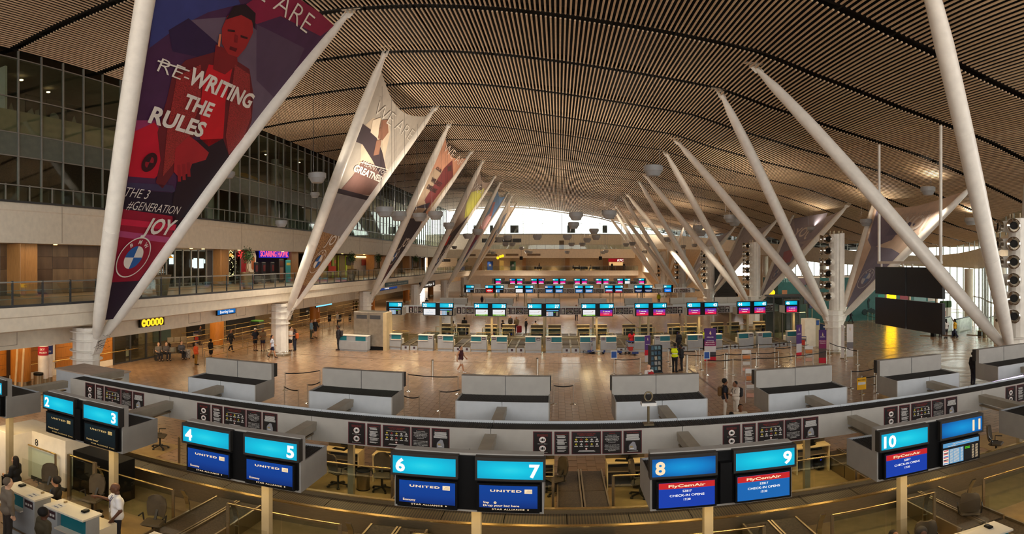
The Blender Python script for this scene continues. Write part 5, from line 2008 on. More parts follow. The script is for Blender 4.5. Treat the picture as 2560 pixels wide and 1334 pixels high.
    e.add([(-26.27, cc.y + a, cc.z + b) for a, b in ((-.2, -.9), (.1, -1.1), (.4, -.8), (.45, .0), (.1, .3), (-.2, .0))], [tuple(range(6))], 1)
    for k in range(6):
        a = 2.2 + k * .35
        e.add([(-26.265, cc.y + .1 + .3 * math.cos(a), cc.z + .2 + .3 * math.sin(a)), (-26.265, cc.y + .1 + .85 * math.cos(a - .1), cc.z + .1 + .8 * math.sin(a - .1)), (-26.265, cc.y + .1 + .85 * math.cos(a + .1), cc.z + .1 + .8 * math.sin(a + .1))], [(0, 1, 2)], 2)
    e.build('emblem', [cmat((226, 214, 196)), cmat((176, 96, 50)), cmat((60, 40, 60))], r)
    tb2 = MB()
    put_text(tb2, 'Spur', (-26.26, cc.y - 2.6, cc.z + .15), (0, 1, 0), (0, 0, 1), .55, 2.0, 0, 'l', .02, .3)
    tb2.build('lettering', mat('neon_red', (230, 60, 60), emit=1.2), r)
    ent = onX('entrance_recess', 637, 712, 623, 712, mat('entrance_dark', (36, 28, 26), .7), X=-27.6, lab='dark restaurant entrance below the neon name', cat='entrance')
    s = thing('neon_sign', 'red and blue neon restaurant name sign above the entrance', 'sign', (-26.2, gy(685, -26.2), 7.2))
    y0, y1 = gy(651, -26.2), gy(721, -26.2)
    zb = gz(685, 641, -26.2)
    MB().box(-26.3, -26.22, y0 - .1, y1 + .1, zb - .12, zb + .72).build('backing', mat('neon_blue', (40, 40, 190), emit=.9), s)
    nb = MB()
    put_text(nb, 'SOARING HAWK', (-26.2, y0, zb), (0, 1, 0), (0, 0, 1), .55, y1 - y0, 0, 'l', .03)
    nb.build('lettering', mat('neon_pink', (255, 90, 110), emit=1.5), s)
    for i, px in enumerate((641, 660, 682)):
        y = gy(px, -24.8)
        t = thing('menu_stand', 'dark menu stand before the restaurant, %s' % ORD[i], 'menu stand', (-24.8, y, 5.1), group='menu stands')
        MB().bbox(-24.9, -24.78, y - .32, y + .32, 5.15, 7.0, .03).build('panel', mat('menu_dark', (26, 26, 34), .5), t)
        MB().box(-24.77, -24.765, y - .2, y + .2, 6.2, 6.75).build('printed_crest', cmat((96, 34, 40)), t)
        MB().box(-25.0, -24.6, y - .34, y + .34, 5.1, 5.16).build('foot', M_steel, t)
    t = thing('poster_stand', 'tall poster stand with food pictures by the restaurant entrance', 'poster stand', (-24.6, gy(704, -24.6), 5.1))
    y = gy(704, -24.6)
    MB().bbox(-24.66, -24.6, y - .45, y + .45, 5.15, 7.3, .02).build('panel', M_dgrey, t)
    for k in range(3):
        MB().box(-24.59, -24.585, y - .36, y + .36, 5.4 + k * .6, 5.92 + k * .6).build('picture', cmat(((120, 70, 50), (150, 120, 100), (90, 50, 40))[k]), t)
    MB().box(-24.85, -24.4, y - .45, y + .45, 5.1, 5.15).build('foot', M_steel, t)
    t = thing('poster_stand', 'teal poster stand at the right of the restaurant entrance', 'poster stand', (-24.6, gy(721, -24.6), 5.1))
    y = gy(721, -24.6)
    MB().bbox(-24.66, -24.6, y - .5, y + .5, 5.12, 7.2, .02).build('panel', cmat((60, 160, 170)), t)
    MB().box(-24.59, -24.585, y - .4, y + .4, 6.7, 6.95).build('printed_heading', cmat((206, 190, 90)), t)
    o = onX('shop_pier', 729, 746, 622, 726, M_woodm, X=-26.0, th=.5, lab='honey wood pier right of the neon restaurant sign', cat='pier')
    # further shops
    o = onX('boutique', 800, 884, 637, 706, mat('yellow_shop', (150, 130, 60), .6), X=-27.2, lab='yellow and lime shop front with red shapes', cat='shop front')
    for px in (831, 845, 864):
        onX('lime_post', px, px + 4, 638, 706, mat('lime_post', (170, 190, 40), .5), X=-27.0, parent=o)
    for px0, px1, py0, py1, c in ((820, 828, 644, 664, (220, 60, 30)), (822, 840, 665, 680, (214, 66, 40)), (836, 840, 650, 658, (210, 120, 90)), (866, 884, 641, 662, (40, 30, 26)), (848, 862, 640, 706, (120, 104, 60))):
        onX('display', px0, px1, py0, py1, cmat(c), X=-26.95, parent=o)
    g = onX('boutique', 884, 923, 638, 706, mat('grey_shop', (160, 150, 140), .6), X=-27.2, lab='pale grey shop wall with a red motif and strip light', cat='shop front')
    onX('strip_light', 886, 923, 640, 643, LT, X=-27.1, parent=g)
    onX('red_motif', 905, 917, 648, 663, cmat((150, 60, 56)), X=-27.1, parent=g)
    d = onX('boutique', 950, 1062, 640, 706, mat('amber_shop', (150, 108, 64), .6), X=-27.4, lab='amber lit shop front with dark glazed frames', cat='shop front')
    for px in (1010, 1022, 1030, 1039, 1049, 1060):
        onX('frame_post', px, px + 3, 640, 706, M_dgrey, X=-27.0, parent=d)
    MB().lathe([(.25, -.3), (.3, .3)], 10, tuple(P(1016, 647, X=-27.0))).build('pendant_shade', MATS['amber_shade'], d)
    for px in (130, 250, 470, 500, 590, 700, 850, 905, 1000):
        o = tag(MB().lathe([(0.0, 0), (.12, 0), (.12, .04), (0, .04)], 10, (-25.9 + .0, gy(px, -26.2), 8.0)).build('gallery_downlight', LT), 'recessed downlight in the gallery soffit above the shops', 'lamp', 'gallery downlights')
    for y in (24, 36, 48, 60, 74, 92):
        L = bpy.data.lights.new('gallery_light', 'AREA')
        L.shape = 'RECTANGLE'; L.size = 1.5; L.size_y = 9
        L.energy = 110; L.color = (1.0, .8, .55)
        lo = bpy.data.objects.new('gallery_light', L)
        COL.objects.link(lo); lo.location = (-24.5, y, 7.95)
    # lit soffit board under the upper parapet
shops()

def planters():
    leafm = mat('leaf_green', (58, 84, 40), .6, var=.25)
    pot = MB().lathe([(.28, 0), (.5, 1.15), (.53, 1.2), (.47, 1.2), (.44, 1.1), (0, 1.08)], 20).mesh('planter_pot', [M_steel])
    trunk = MB()
    for k in range(3):
        trunk.tube([(.06 * math.cos(k * 2.1), .06 * math.sin(k * 2.1), 1.05), (.1 * math.cos(k * 2.1 + 1), .1 * math.sin(k * 2.1 + 1), 1.5), (.05 * math.cos(k * 2), .05 * math.sin(k * 2), 2.0)], .025, 6)
    trunk = trunk.mesh('trunk', [mat('bark', (140, 116, 88), .8)])
    rr = random.Random(9)
    fol = MB()
    for k in range(420):
        d = Vector((rr.gauss(0, 1), rr.gauss(0, 1), rr.gauss(0, 1))).normalized()
        c = Vector((0, 0, 2.35)) + Vector((d.x * .5, d.y * .5, d.z * .62)) * rr.uniform(.35, 1.0)
        a = Vector((rr.uniform(-1, 1), rr.uniform(-1, 1), rr.uniform(-.3, 1))).normalized()
        b = a.cross(d).normalized() if a.cross(d).length > .1 else Vector((1, 0, 0))
        l, w = .17, .035
        fol.add([c, c + a * l * .5 + b * w, c + a * l, c + a * l * .5 - b * w], [(0, 1, 2, 3)])
    fol = fol.mesh('foliage', [leafm])
    spots = [(405, 740.8, 'behind the glass balustrade right of the red banner'), (618, 726, 'left of the restaurant emblem wall'), (880, 707, 'in front of the pale grey shop'), (945, 702, 'right of the amber wood pier'), (1040, 694, 'beside the amber lit shop'),
             (1148, 686, 'left of the blue sky banner'), (1165, 685, 'beside the far gallery corner'), (1182, 684, 'nearest the far gallery wall')]
    for px, py, lab in spots:
        p = P(px, py, Z=5.1)
        if p.x > -20.3:
            p = P(px, py, X=-20.9)
        t = thing('planter', 'tall steel planter with a bushy palm ' + lab, 'planter', (p.x, p.y, 5.1), group='gallery planters')
        link('pot', pot, t)
        link('trunk', trunk, t)
        stuff(link('foliage', fol, t, (0, 0, 0), (0, 0, px)))
planters()

# ================================================================ GROUND FLOOR, LEFT
def ground_left():
    # wood clad wall with plank joints
    XW = -27.3
    w = struct(MB().box(XW - .2, XW - .02, 8, 30.6, 0, 3.0).build('wall_wood', mat('wood_backing', (70, 48, 30), .7)), 'orange wood panelled wall under the gallery')
    for px0, px1 in ((-30, 16), (40, 74), (74, 110), (138, 182), (182, 238), (238, 281)):
        y0, y1 = gy(px0, XW), gy(px1, XW)
        for k in range(4):
            MB().bbox(XW - .02, XW + .02, y0 + .01, y1 - .01, .42 + k * .64, .42 + k * .64 + .625, .004).build('wood_panel', M_wood, w)
    MB().box(XW - .02, XW + .04, gy(24, XW), gy(281, XW), 0, .4).build('skirting', M_cream, w)
    MB().box(XW - .02, XW + .05, gy(112, XW), gy(136, XW), 0, 3.0).build('white_bay', M_white, w)
    r = thing('wall_handrail', 'brass handrail along the wood panelled wall', 'handrail', (XW + .3, 20, 0))
    MB().tube([(XW + .3, gy(75, XW + .3), .95), (XW + .3, gy(345, XW + .3), .95)], .035, 8).build('rail', M_brass, r)
    for y in np.arange(20, 34, 2.0):
        MB().tube([(XW + .02, y, .8), (XW + .3, y, .9)], .02, 6).build('bracket', M_chrome, r)
    # glazed lift lobby
    gl = thing('lift_enclosure', 'glass lift enclosure with dark frames beside the wood wall', 'lift', (XW, 32, 0))
    ys = [gy(px, XW) for px in (283, 325, 365, 400)]
    for y in ys:
        MB().box(XW - .06, XW + .06, y - .07, y + .07, 0, 3.0).build('frame_post', M_dgrey, gl)
    for a, b in zip(ys[:-1], ys[1:]):
        MB().box(XW - .01, XW + .01, a + .08, b - .08, .1, 2.95).build('glass_panel', M_glassf, gl)
    MB().prism([(ys[0] + .2, .1), (ys[2] - .2, .1), (ys[2] - .2, .5), (ys[0] + 1.6, 1.3), (ys[0] + .2, 2.5)], XW - 1.6, XW - 1.4, 'x').build('stair_stringer', M_cream, gl)
    MB().box(XW - .04, XW + .04, ys[0], ys[-1], 0, .1).build('sill', M_dgrey, gl)
    MB().box(XW + .08, XW + .1, ys[2] - .6, ys[2] + .3, 2.3, 2.75).build('blue_icon_sign', mat('icon_blue', (60, 150, 210), emit=.7), gl)
    # printed totems
    for i, (px, py, c, h) in enumerate(((108, 962, (176, 30, 50), 2.75), (119, 958, (40, 60, 130), 2.75))):
        p = G(px, py)
        t = thing('poster_totem', ['white round totem with a red band beside the steel bin', 'white round totem with a blue band behind the red one'][i], 'totem', tuple(p), group='round totems')
        MB().lathe([(.3, .42), (.3, h)], 20, tuple(p)).build('printed_sleeve', mat('totem_white', (232, 222, 214), .5), t)
        MB().lathe([(.305, 1.75), (.305, 2.25)], 20, tuple(p)).build('colour_band', cmat(c), t)
        MB().lathe([(.34, 0), (.3, .05), (.3, .42)], 20, tuple(p)).build('base', M_steel, t)
        tb = MB()
        d = Vector((-p.x, -p.y, 0)).normalized()
        ex = Vector((-d.y, d.x, 0))
        put_text(tb, 'SKY', p + d * .315 + Vector((0, 0, 2.05)) - ex * .05, ex, EZV, .11, None, 0, 'c', .02)
        put_text(tb, 'PRIORITY', p + d * .315 + Vector((0, 0, 1.87)), ex, EZV, .1, .42, 0, 'c', .02)
        tb.build('lettering', cmat((240, 234, 226)), t)
    p = G(96, 966)
    b = thing('waste_bin', 'brushed steel waste bin beside the red banded totem', 'bin', tuple(p))
    MB().lathe([(.27, .08), (.27, .68)], 22, tuple(p)).build('bin_body', M_steel, b)
    MB().lathe([(.28, .68), (.28, .8), (.2, .82)], 22, tuple(p)).build('bin_lid', M_black, b)
    MB().lathe([(.27, 0), (.27, .08)], 22, tuple(p)).build('bin_base', M_black, b)
    for i, (pa, pb) in enumerate((((38, 968), (42, 882)), ((54, 968), (60, 886)))):
        a = P(pa[0], pa[1], Z=0)
        q = a + Vector((0, .15, 2.2))
        tag(MB().bar(a + Vector((0, 0, .0)), q, .12, .05).build('leaning_batten', mat('batten', (196, 170, 134), .6)), 'pale batten leaning on the round wood column, %s' % ('left one' if i == 0 else 'right one'), 'batten', 'leaning battens')
    # boxed cabinet at the end of the nearest spine and the cream partition with the figure eight
    c = thing('equipment_cabinet', 'flat topped grey cabinet behind the first rear gantry', 'cabinet', (-17, 17, 0))
    MB().bbox(-18.3, -15.7, 16.2, 17.8, 0, 2.55, .01).build('body', M_grey, c)
    MB().box(-18.35, -15.65, 16.15, 17.85, 2.55, 2.6).build('top', mat('cabinet_top', (168, 150, 134), .6), c)
    q = thing('cream_partition', 'cream partition painted with a black figure eight', 'partition', (-13.4, 11.6, 0))
    MB().bbox(-14.25, -12.7, 11.6, 12.6, 0, 1.65, .01).build('panel', M_cream, q)
    MB().bbox(-12.7, -10.9, 11.9, 12.6, 0, 1.3, .01).build('dark_panel', M_black, q)
    MB().bbox(-15.4, -14.25, 10.9, 12.6, 0, 1.62, .01).build('side_panel', M_cream, q)
    MB().box(-15.4, -12.7, 11.58, 12.6, 0, .12).build('skirting', M_dgrey, q)
    tb = MB()
    put_text(tb, '8', (-14.0, 11.59, 1.2), EXV, EZV, .22, None, 0, 'c', .0)
    tb.build('numeral', M_black, q)
    # hanging signs under the gallery
    def hsign(name, lab, px0, px1, py0, py1, X, face, rgb_txt, texts, pict=None, back=M_black):
        y0, y1 = gy(px0, X), gy(px1, X)
        z0, z1 = gz(px0, py1, X), gz(px0, py0, X)
        t = thing(name, lab, 'sign', (X, (y0 + y1) / 2, z0), group='hanging direction signs')
        MB().box(X - .12, X, y0, y1, z0, z1).build('case', back, t)
        if face:
            MB().box(X, X + .01, y0 + .05, y1 - .05, z0 + .05, z1 - .05).build('lit_face', face, t)
        tb = MB()
        for s_, u, v, h_, w_ in texts:
            put_text(tb, s_, (X + .02, y0 + (y1 - y0) * u, z0 + (z1 - z0) * v), (0, 1, 0), (0, 0, 1), (z1 - z0) * h_, (y1 - y0) * w_ if w_ else None, 0, 'l', .01)
        if tb.v:
            tb.build('lettering', rgb_txt, t)
        if pict:
            pm = MB()
            for k in range(pict):
                cy_ = y0 + (y1 - y0) * (.15 + .7 * k / (pict - 1))
                zc_ = (z0 + z1) / 2
                pm.add([(X + .02, cy_ + .22 * math.cos(a), zc_ + .22 * math.sin(a)) for a in np.linspace(0, 2 * PI, 18, False)], [tuple(range(18))], 0)
                pm.add([(X + .03, cy_ + dx, zc_ + dz) for dx, dz in (((-.1, 0), (.0, .1), (.0, .03), (.1, .03), (.1, -.03), (.0, -.03), (.0, -.1)) if k == 0 else ((-.04, -.12), (.04, -.12), (.05, .1), (-.05, .1)))], [tuple(range(7 if k == 0 else 4))], 1)
            pm.build('pictograms', [mat('pict_yellow', (255, 206, 40), emit=1.4), M_black], t)
        MB().box(X - .1, X - .06, (y0 + y1) / 2 - .03, (y0 + y1) / 2 + .03, z1, z1 + .25).build('hanger', M_dgrey, t)
    ORN = mat('sign_amber', (60, 44, 14), .5)
    hsign('pictogram_sign', 'black hanging sign with five yellow round pictograms', 350, 411, 798, 819, -21.4, ORN, E_white, [], 5)
    hsign('gate_sign', 'lit blue hanging sign reading boarding gates', 543, 589, 773, 789, -21.2, mat('sign_blue', (20, 110, 190), emit=.9), E_white, [('Boarding Gates', .14, .3, .42, .72)])
    hsign('gate_sign', 'lit pale blue sign above the security queue', 790, 830, 761, 769, -23.0, mat('sign_cyan', (120, 200, 240), emit=1.6), E_white, [])
    hsign('direction_sign', 'small dark blue direction signs left of the teal fascia board', 945, 993, 718, 728, -21.0, mat('sign_navy', (50, 80, 150), emit=.6), E_white, [('Tuesday', .3, .3, .4, .25)])
    hsign('fascia_board', 'long teal board with pale lettering under the third banner', 965, 1021, 707, 717, -19.5, mat('sign_teal', (70, 100, 110), .5), cmat((200, 210, 206)), [('Thank you for visiting our airport', .08, .35, .35, .84)], None, mat('sign_teal_case', (70, 100, 110), .5))
    hsign('check_sign', 'dark airport direction sign with white letters beyond the fourth banner', 1050, 1088, 706, 722, -19.0, mat('sign_dark', (40, 36, 34), .5), E_white, [('Security 3', .1, .3, .35, .8)])
    hsign('icon_sign', 'small yellow lit sign near the fifth column', 1124, 1131, 700, 706, -18.6, mat('sign_yellow', (250, 200, 40), emit=1.2), E_white, [])
    hsign('money_sign', 'dark gallery sign with a round yellow disc', 1106, 1126, 647, 654, -25.2, mat('sign_black', (24, 24, 40), .5), E_white, [('P', .08, .25, .5, None)], None)
    # floor-standing light pools under the gallery
    for y in (18, 28, 40, 52, 66, 84, 104):
        L = bpy.data.lights.new('concourse_light', 'AREA')
        L.shape = 'RECTANGLE'; L.size = 5; L.size_y = 7
        L.energy = 300; L.color = (1.0, .74, .42)
        lo = bpy.data.objects.new('concourse_light', L)
        COL.objects.link(lo); lo.location = (-26.0, y, 2.95)
    for i in range(9):
        y = 16 + i * 9
        o = tag(MB().box(-24.1, -23.5, y - .3, y + .3, 2.97, 2.995).build('soffit_downlight', LT), 'square downlight in the concourse soffit', 'lamp', 'concourse downlights')
    # security queue rails
    n = 0
    for X, y0, y1 in ((-22.4, 33, 62), (-24.6, 36, 72), (-27.5, 38, 80), (-29.5, 40, 84)):
        t = thing('queue_rail', 'long brass queue rail under the gallery, %s row from the hall' % ['nearest', 'second', 'third', 'fourth'][n], 'railing', (X, y0, 0), group='security queue rails')
        for z in (1.0, .55):
            MB().tube([(X, y0, z), (X, y1, z)], .03, 6).build('rail', M_brass, t)
        for y in np.arange(y0, y1 + .1, 2.9):
            MB().tube([(X, y, 0), (X, y, 1.0)], .028, 6).build('post', M_steel, t)
        n += 1
    # dark gates and boards at the back of the concourse
    bw = bpy.data.objects['wall_ground']
    for y0, y1, z1, c in ((36, 38, 2.2, (60, 50, 44)), (40, 42.5, 2.4, (90, 110, 104)), (45, 48, 2.5, (50, 44, 40)), (52, 58, 2.6, (60, 60, 64)), (62, 66, 2.4, (44, 38, 34)), (70, 76, 2.6, (70, 60, 50))):
        MB().box(-32.6, -32.5, y0, y1, 0, z1).build('door_recess', cmat(c), bw)
    for i, (px, py) in enumerate(((632, 812), (768, 778), (824, 795), (850, 795), (875, 795))):
        p = P(px, py, X=-24.0 if i > 1 else -29)
        t = thing('queue_notice', 'black hanging queue notice, %s' % ORD[i], 'notice', tuple(p), group='queue notices')
        MB().box(p.x - .02, p.x, p.y - .45, p.y + .45, p.z - .4, p.z + .4).build('board', M_black, t)
        MB().box(p.x, p.x + .005, p.y - .3, p.y + .3, p.z - .05, p.z + .1).build('printed_text', M_pg, t)
        MB().tube([(p.x - .01, p.y, 0), (p.x - .01, p.y, p.z - .4)], .025, 6).build('post', M_steel, t)
    p = G(643, 822)
    t = thing('waste_bin', 'dark bin topped with green leaves behind the second column', 'bin', tuple(P(643, 815, X=-28)), group=None)
    q = P(643, 815, X=-28); q.z = 0
    MB().bbox(q.x - .5, q.x + .5, q.y - .5, q.y + .5, 0, 1.2, .02).build('bin_body', M_dgrey, t, world=False) if False else MB().bbox(-.5, .5, -.5, .5, 0, 1.2, .02).build('bin_body', M_dgrey, t, world=False)
    t.location = q
    MB().bbox(-.5, .5, -.5, .5, 1.2, 1.35, .05).build('leaf_bed', cmat((70, 130, 50)), t, world=False)
    # steel kiosk, security counter and size gauge frame
    k = thing('steel_kiosk', 'brushed steel cabinet with two vents at the left end of the second island', 'cabinet', (-14.6, 45.2, 0))
    a, b = P(884, 872, Z=0), P(957, 872, Z=0)
    ya, yb = 44.6, 46.2
    xa, xb = ya * math.tan((884 - X0) / F), ya * math.tan((957 - X0) / F)
    MB().bbox(xa, xb, ya, yb, .3, 3.05, .02).build('body', mat('kiosk_steel', (150, 140, 126), .35, metal=.7, var=.08), k)
    MB().box(xa + .05, xb - .05, ya + .1, yb, 0, .3).build('base', M_black, k)
    MB().box((xa + xb) / 2 - .01, (xa + xb) / 2 + .01, ya - .01, ya, .3, 3.05).build('door_seam', M_dgrey, k)
    for q in (.1, .56):
        x0 = xa + (xb - xa) * q
        MB().box(x0, x0 + (xb - xa) * .36, ya - .02, ya, 2.5, 2.8).build('vent', M_dgrey, k)
    MB().box(xb, xb + .3, ya + .05, yb, 0, 3.0).build('side_return', mat('side_tan', (190, 168, 128), .5), k)
    c = thing('security_counter', 'grey security counter with two teal panels beside the steel kiosk', 'counter', (-16, 43.7, 0))
    p0, p1 = P(847, 872, Z=0), P(915, 872, Z=0)
    y0 = 43.6
    xa, xb = y0 * math.tan((847 - X0) / F), y0 * math.tan((918 - X0) / F)
    MB().bbox(xa, xb, y0, y0 + .8, .12, .8, .01).build('body', M_desk, c)
    MB().box(xa + .05, xb - .05, y0 + .06, y0 + .75, 0, .12).build('plinth', M_grey, c)
    MB().box(xa, xb, y0 + .1, y0 + .8, .8, 1.2).build('upper_body', M_desk, c)
    MB().box(xa - .02, xb + .02, y0 + .05, y0 + .85, 1.2, 1.24).build('counter_top', M_dtop, c)
    for u0, u1 in ((.02, .26), (.58, .93)):
        MB().box(xa + (xb - xa) * u0, xa + (xb - xa) * u1, y0 + .08, y0 + .1, .84, 1.18).build('teal_panel', M_teal, c)
    f = thing('size_gauge', 'tubular steel cabin bag size gauge beside desk thirty-one', 'bag gauge', (-13.9, 44.6, 0))
    y0 = 44.9
    xa, xb = y0 * math.tan((938 - X0) / F), y0 * math.tan((963.5 - X0) / F)
    for x in (xa, xb):
        for y in (y0, y0 + .6):
            MB().tube([(x, y, 0), (x, y, 1.05)], .025, 6).build('leg', M_steel, f)
    for z in (.22, .55, 1.05):
        for y in (y0, y0 + .6):
            MB().tube([(xa, y, z), (xb, y, z)], .022, 6).build('cross_bar', M_steel, f)
    MB().box(xa, xb, y0, y0 + .6, .2, .23).build('base_tray', M_dgrey, f)
ground_left()
# ================================================================ PASSENGER SIDE PROPS
def stanchions():
    post = MB().lathe([(.16, 0), (.16, .02), (.05, .05), (.028, .06), (.028, .94), (.04, .95), (.04, 1.0), (0, 1.0)], 14).mesh('post', [M_chrome])
    chains = [
        [(713, 975), (800, 967)], [(711, 1014), (746, 1024)], [(769, 1008), (800, 1000)], [(1048, 1043), (1010, 1040)], [(1099, 1027), (1150, 1022)], [(1145, 985), (1020, 978)],
        [(1433, 1010), (1384, 1010)], [(1535, 935), (1600, 933)],
        [(1748, 904), (1822, 899), (1896, 892), (1977, 885)], [(1670, 904), (1740, 913)], [(1677, 916), (1754, 924), (1811, 921), (1891, 917), (1946, 914)],
        [(1767, 937), (1832, 936), (1890, 932), (1988, 925), (2066, 912)], [(2074, 888), (2115, 902), (2144, 911)], [(2127, 970), (2185, 962)], [(2154, 985), (2190, 982)], [(1937, 903), (1977, 900)],
        [(1000, 778), (1060, 776), (1120, 774)], [(1010, 800), (1110, 796)], [(1140, 803), (1180, 802), (1215, 803)], [(1300, 800), (1345, 800)]]
    names = ['left of the second rear gantry', 'in front of the second rear gantry', 'beside the third rear gantry', 'right of the third rear gantry', 'left of the fourth rear gantry', 'between the third and fourth rear gantries',
             'between the fourth and fifth rear gantries', 'with the blue leaflet sign beside the magazine stand', 'in the back row of the right queue', 'behind the hi-vis vest', 'in the middle row of the right queue',
             'in the front row of the right queue', 'around the white column left of the video wall', 'left of the seventh rear gantry', 'beside the yellow bag check sign', 'beside the newspaper rack',
             'on the far side of the second island, left', 'behind the rear desks of the second island', 'behind desk thirty-four', 'behind desk thirty-six']
    for ci, ch in enumerate(chains):
        pts = [G(*q) for q in ch]
        for i, p in enumerate(pts):
            t = thing('queue_post', 'chrome queue post %s%s' % (names[ci], '' if len(pts) == 1 else ', ' + ['first', 'second', 'third', 'fourth', 'fifth'][i]) , 'barrier post', tuple(p), group='queue barrier posts')
            link('post', post, t)
            if i + 1 < len(pts):
                d = pts[i + 1] - p
                b = MB()
                n = 6
                prev = None
                for k in range(n + 1):
                    u = k / n
                    q = d * u + Vector((0, 0, .95 - .06 * math.sin(PI * u)))
                    if prev is not None:
                        b.bar(prev, q, .006, .05)
                    prev = q
                b.build('belt', M_black, t, world=False)
            if ci == 7 and i == 0:
                MB().bbox(-.2, .2, -.02, .02, 1.0, 1.5, .005).build('leaflet_frame', M_pw, t, world=False)
                MB().box(-.16, .16, -.025, -.02, 1.05, 1.45).build('leaflet', cmat((40, 80, 150)), t, world=False)
            if ci == 11 and i == 0:
                MB().bbox(-.2, .2, -.02, .02, 1.0, 1.5, .005).build('leaflet_frame', M_pw, t, world=False)
                MB().box(-.16, .16, -.025, -.02, 1.05, 1.45).build('leaflet', cmat((40, 80, 150)), t, world=False)
stanchions()

def bollards():
    for i, (px, py) in enumerate(((1081, 940), (1343, 935), (1816, 920), (455 * 0 + 1717, 925))):
        p = G(px, py)
        o = MB().lathe([(.085, 0), (.085, 1.0), (.07, 1.04), (0, 1.05)], 16, tuple(p)).build('bollard', M_chrome, loc=tuple(p))
        tag(o, 'short chrome bollard %s' % ['beside the woman walking', 'before the middle desks', 'in the right queue', 'right of the hi-vis vest'][i], 'bollard', 'chrome bollards')
bollards()

def rollup(lab, px0, px1, py0, py1, cols, texts, rz=0.0, rough=.5):
    """standing banner: list of (v0,v1,rgb) bands and text lines"""
    p = G((px0 + px1) / 2, py1)
    rho = math.hypot(p.x, p.y)
    h = (math.tan((py1 - H0) / F) - math.tan((py0 - H0) / F)) * rho
    w = (px1 - px0) / F * rho / max(.35, math.cos(rz + (((px0 + px1) / 2 - X0) / F)))
    t = thing('rollup_banner', lab, 'roll-up banner', tuple(p), rz, group='roll-up banners')
    for v0, v1, c in cols:
        MB().box(-w / 2, w / 2, -.01, .01, .06 + (h - .06) * v0, .06 + (h - .06) * v1).build('printed_panel', cmat(c), t, world=False)
    MB().bbox(-w / 2 - .03, w / 2 + .03, -.1, .1, 0, .06, .01).build('base', M_steel, t, world=False)
    tb = MB()
    for s_, v, ch, ww in texts:
        put_text(tb, s_, (0, -.014, h * v), EXV, EZV, h * ch, w * ww, 0, 'c', .01)
    if tb.v:
        tb.build('lettering', cmat((236, 226, 226)), t, world=False)
    PU, PM, RD, GY = (74, 44, 104), (128, 40, 86), (196, 30, 50), (190, 186, 190)
    em = MB()
    em.add([(-.08 * w, -.013, h * .84), (.08 * w, -.013, h * .8), (.1 * w, -.013, h * .86), (0, -.013, h * .93)], [(0, 1, 2, 3)])
    em.build('printed_bird', cmat((214, 190, 150)), t, world=False)
    return t
PU, PM, RD, GY = (78, 46, 110), (132, 40, 90), (200, 30, 50), (194, 190, 194)
rollup('purple roll-up banner reading creating memorable experiences', 1761, 1790, 820, 904, [(0, .13, RD), (.13, .28, (60, 58, 64)), (.28, .46, GY), (.46, .6, PM), (.6, 1.0, PU)],
       [('AIRLINK', .72, .035, .6), ('Creating', .62, .032, .6), ('Memorable', .565, .032, .75), ('Experiences', .51, .032, .8)], -.2)
rollup('narrow purple roll-up banner beside the magazine stand', 1612, 1626, 838, 906, [(0, .25, GY), (.25, .45, RD), (.45, 1.0, PU)], [('AIRLINK', .66, .03, .7)], .35)
rollup('slim purple roll-up banner near desk forty-six', 1991, 2004, 811, 892, [(0, .12, RD), (.12, .4, GY), (.4, 1, PU)], [('AIRLINK', .7, .03, .7)], .2)
rollup('purple domestic check-in roll-up banner left of the nozzle column', 2047, 2066, 824, 909, [(0, .16, RD), (.16, .44, (90, 74, 70)), (.44, .7, PM), (.7, 1, PU)], [('AIRLINK', .78, .03, .7), ('Domestic', .66, .032, .8), ('Check-in', .6, .032, .75)], -.4)
rollup('white roll-up banner with a red bird in front of the nozzle column', 2117, 2133, 810, 893, [(0, .25, (222, 218, 216)), (.25, .45, (120, 116, 120)), (.45, 1, (232, 228, 226))], [], -.45)
rollup('edge of a white roll-up banner left of the other white one', 2103, 2111, 812, 896, [(0, 1, (226, 222, 220))], [], -.9)

def magazine_stand():
    p = G(1640, 931)
    t = thing('magazine_stand', 'dark magazine stand with rows of leaflets behind the fifth rear gantry', 'magazine stand', tuple(p), .25)
    M_ms = mat('stand_dark', (46, 52, 56), .5)
    w, h = .72, 1.75
    MB().box(-w / 2, w / 2, .1, .35, 0, h).build('back_panel', M_ms, t, world=False)
    for s in (-1, 1):
        MB().box(*sorted((s * w / 2, s * (w / 2 + .03))), -.1, .35, 0, h).build('side_panel', M_ms, t, world=False)
    rr = random.Random(3)
    for k in range(5):
        z = .12 + k * .33
        MB().box(-w / 2, w / 2, -.06, .1, z, z + .03).build('shelf', M_ms, t, world=False)
        for j in range(3):
            c = rr.choice(((150, 150, 146), (90, 120, 130), (170, 160, 140), (60, 90, 110)))
            MB().obox((-.24 + j * .24, .03, z + .15), (.18, .015, .22), Matrix.Rotation(-.3, 3, 'X')).build('leaflet', cmat(c), t, world=False)
    MB().box(-w / 2 - .05, w / 2 + .05, -.15, .38, 0, .05).build('base', M_ms, t, world=False)
magazine_stand()

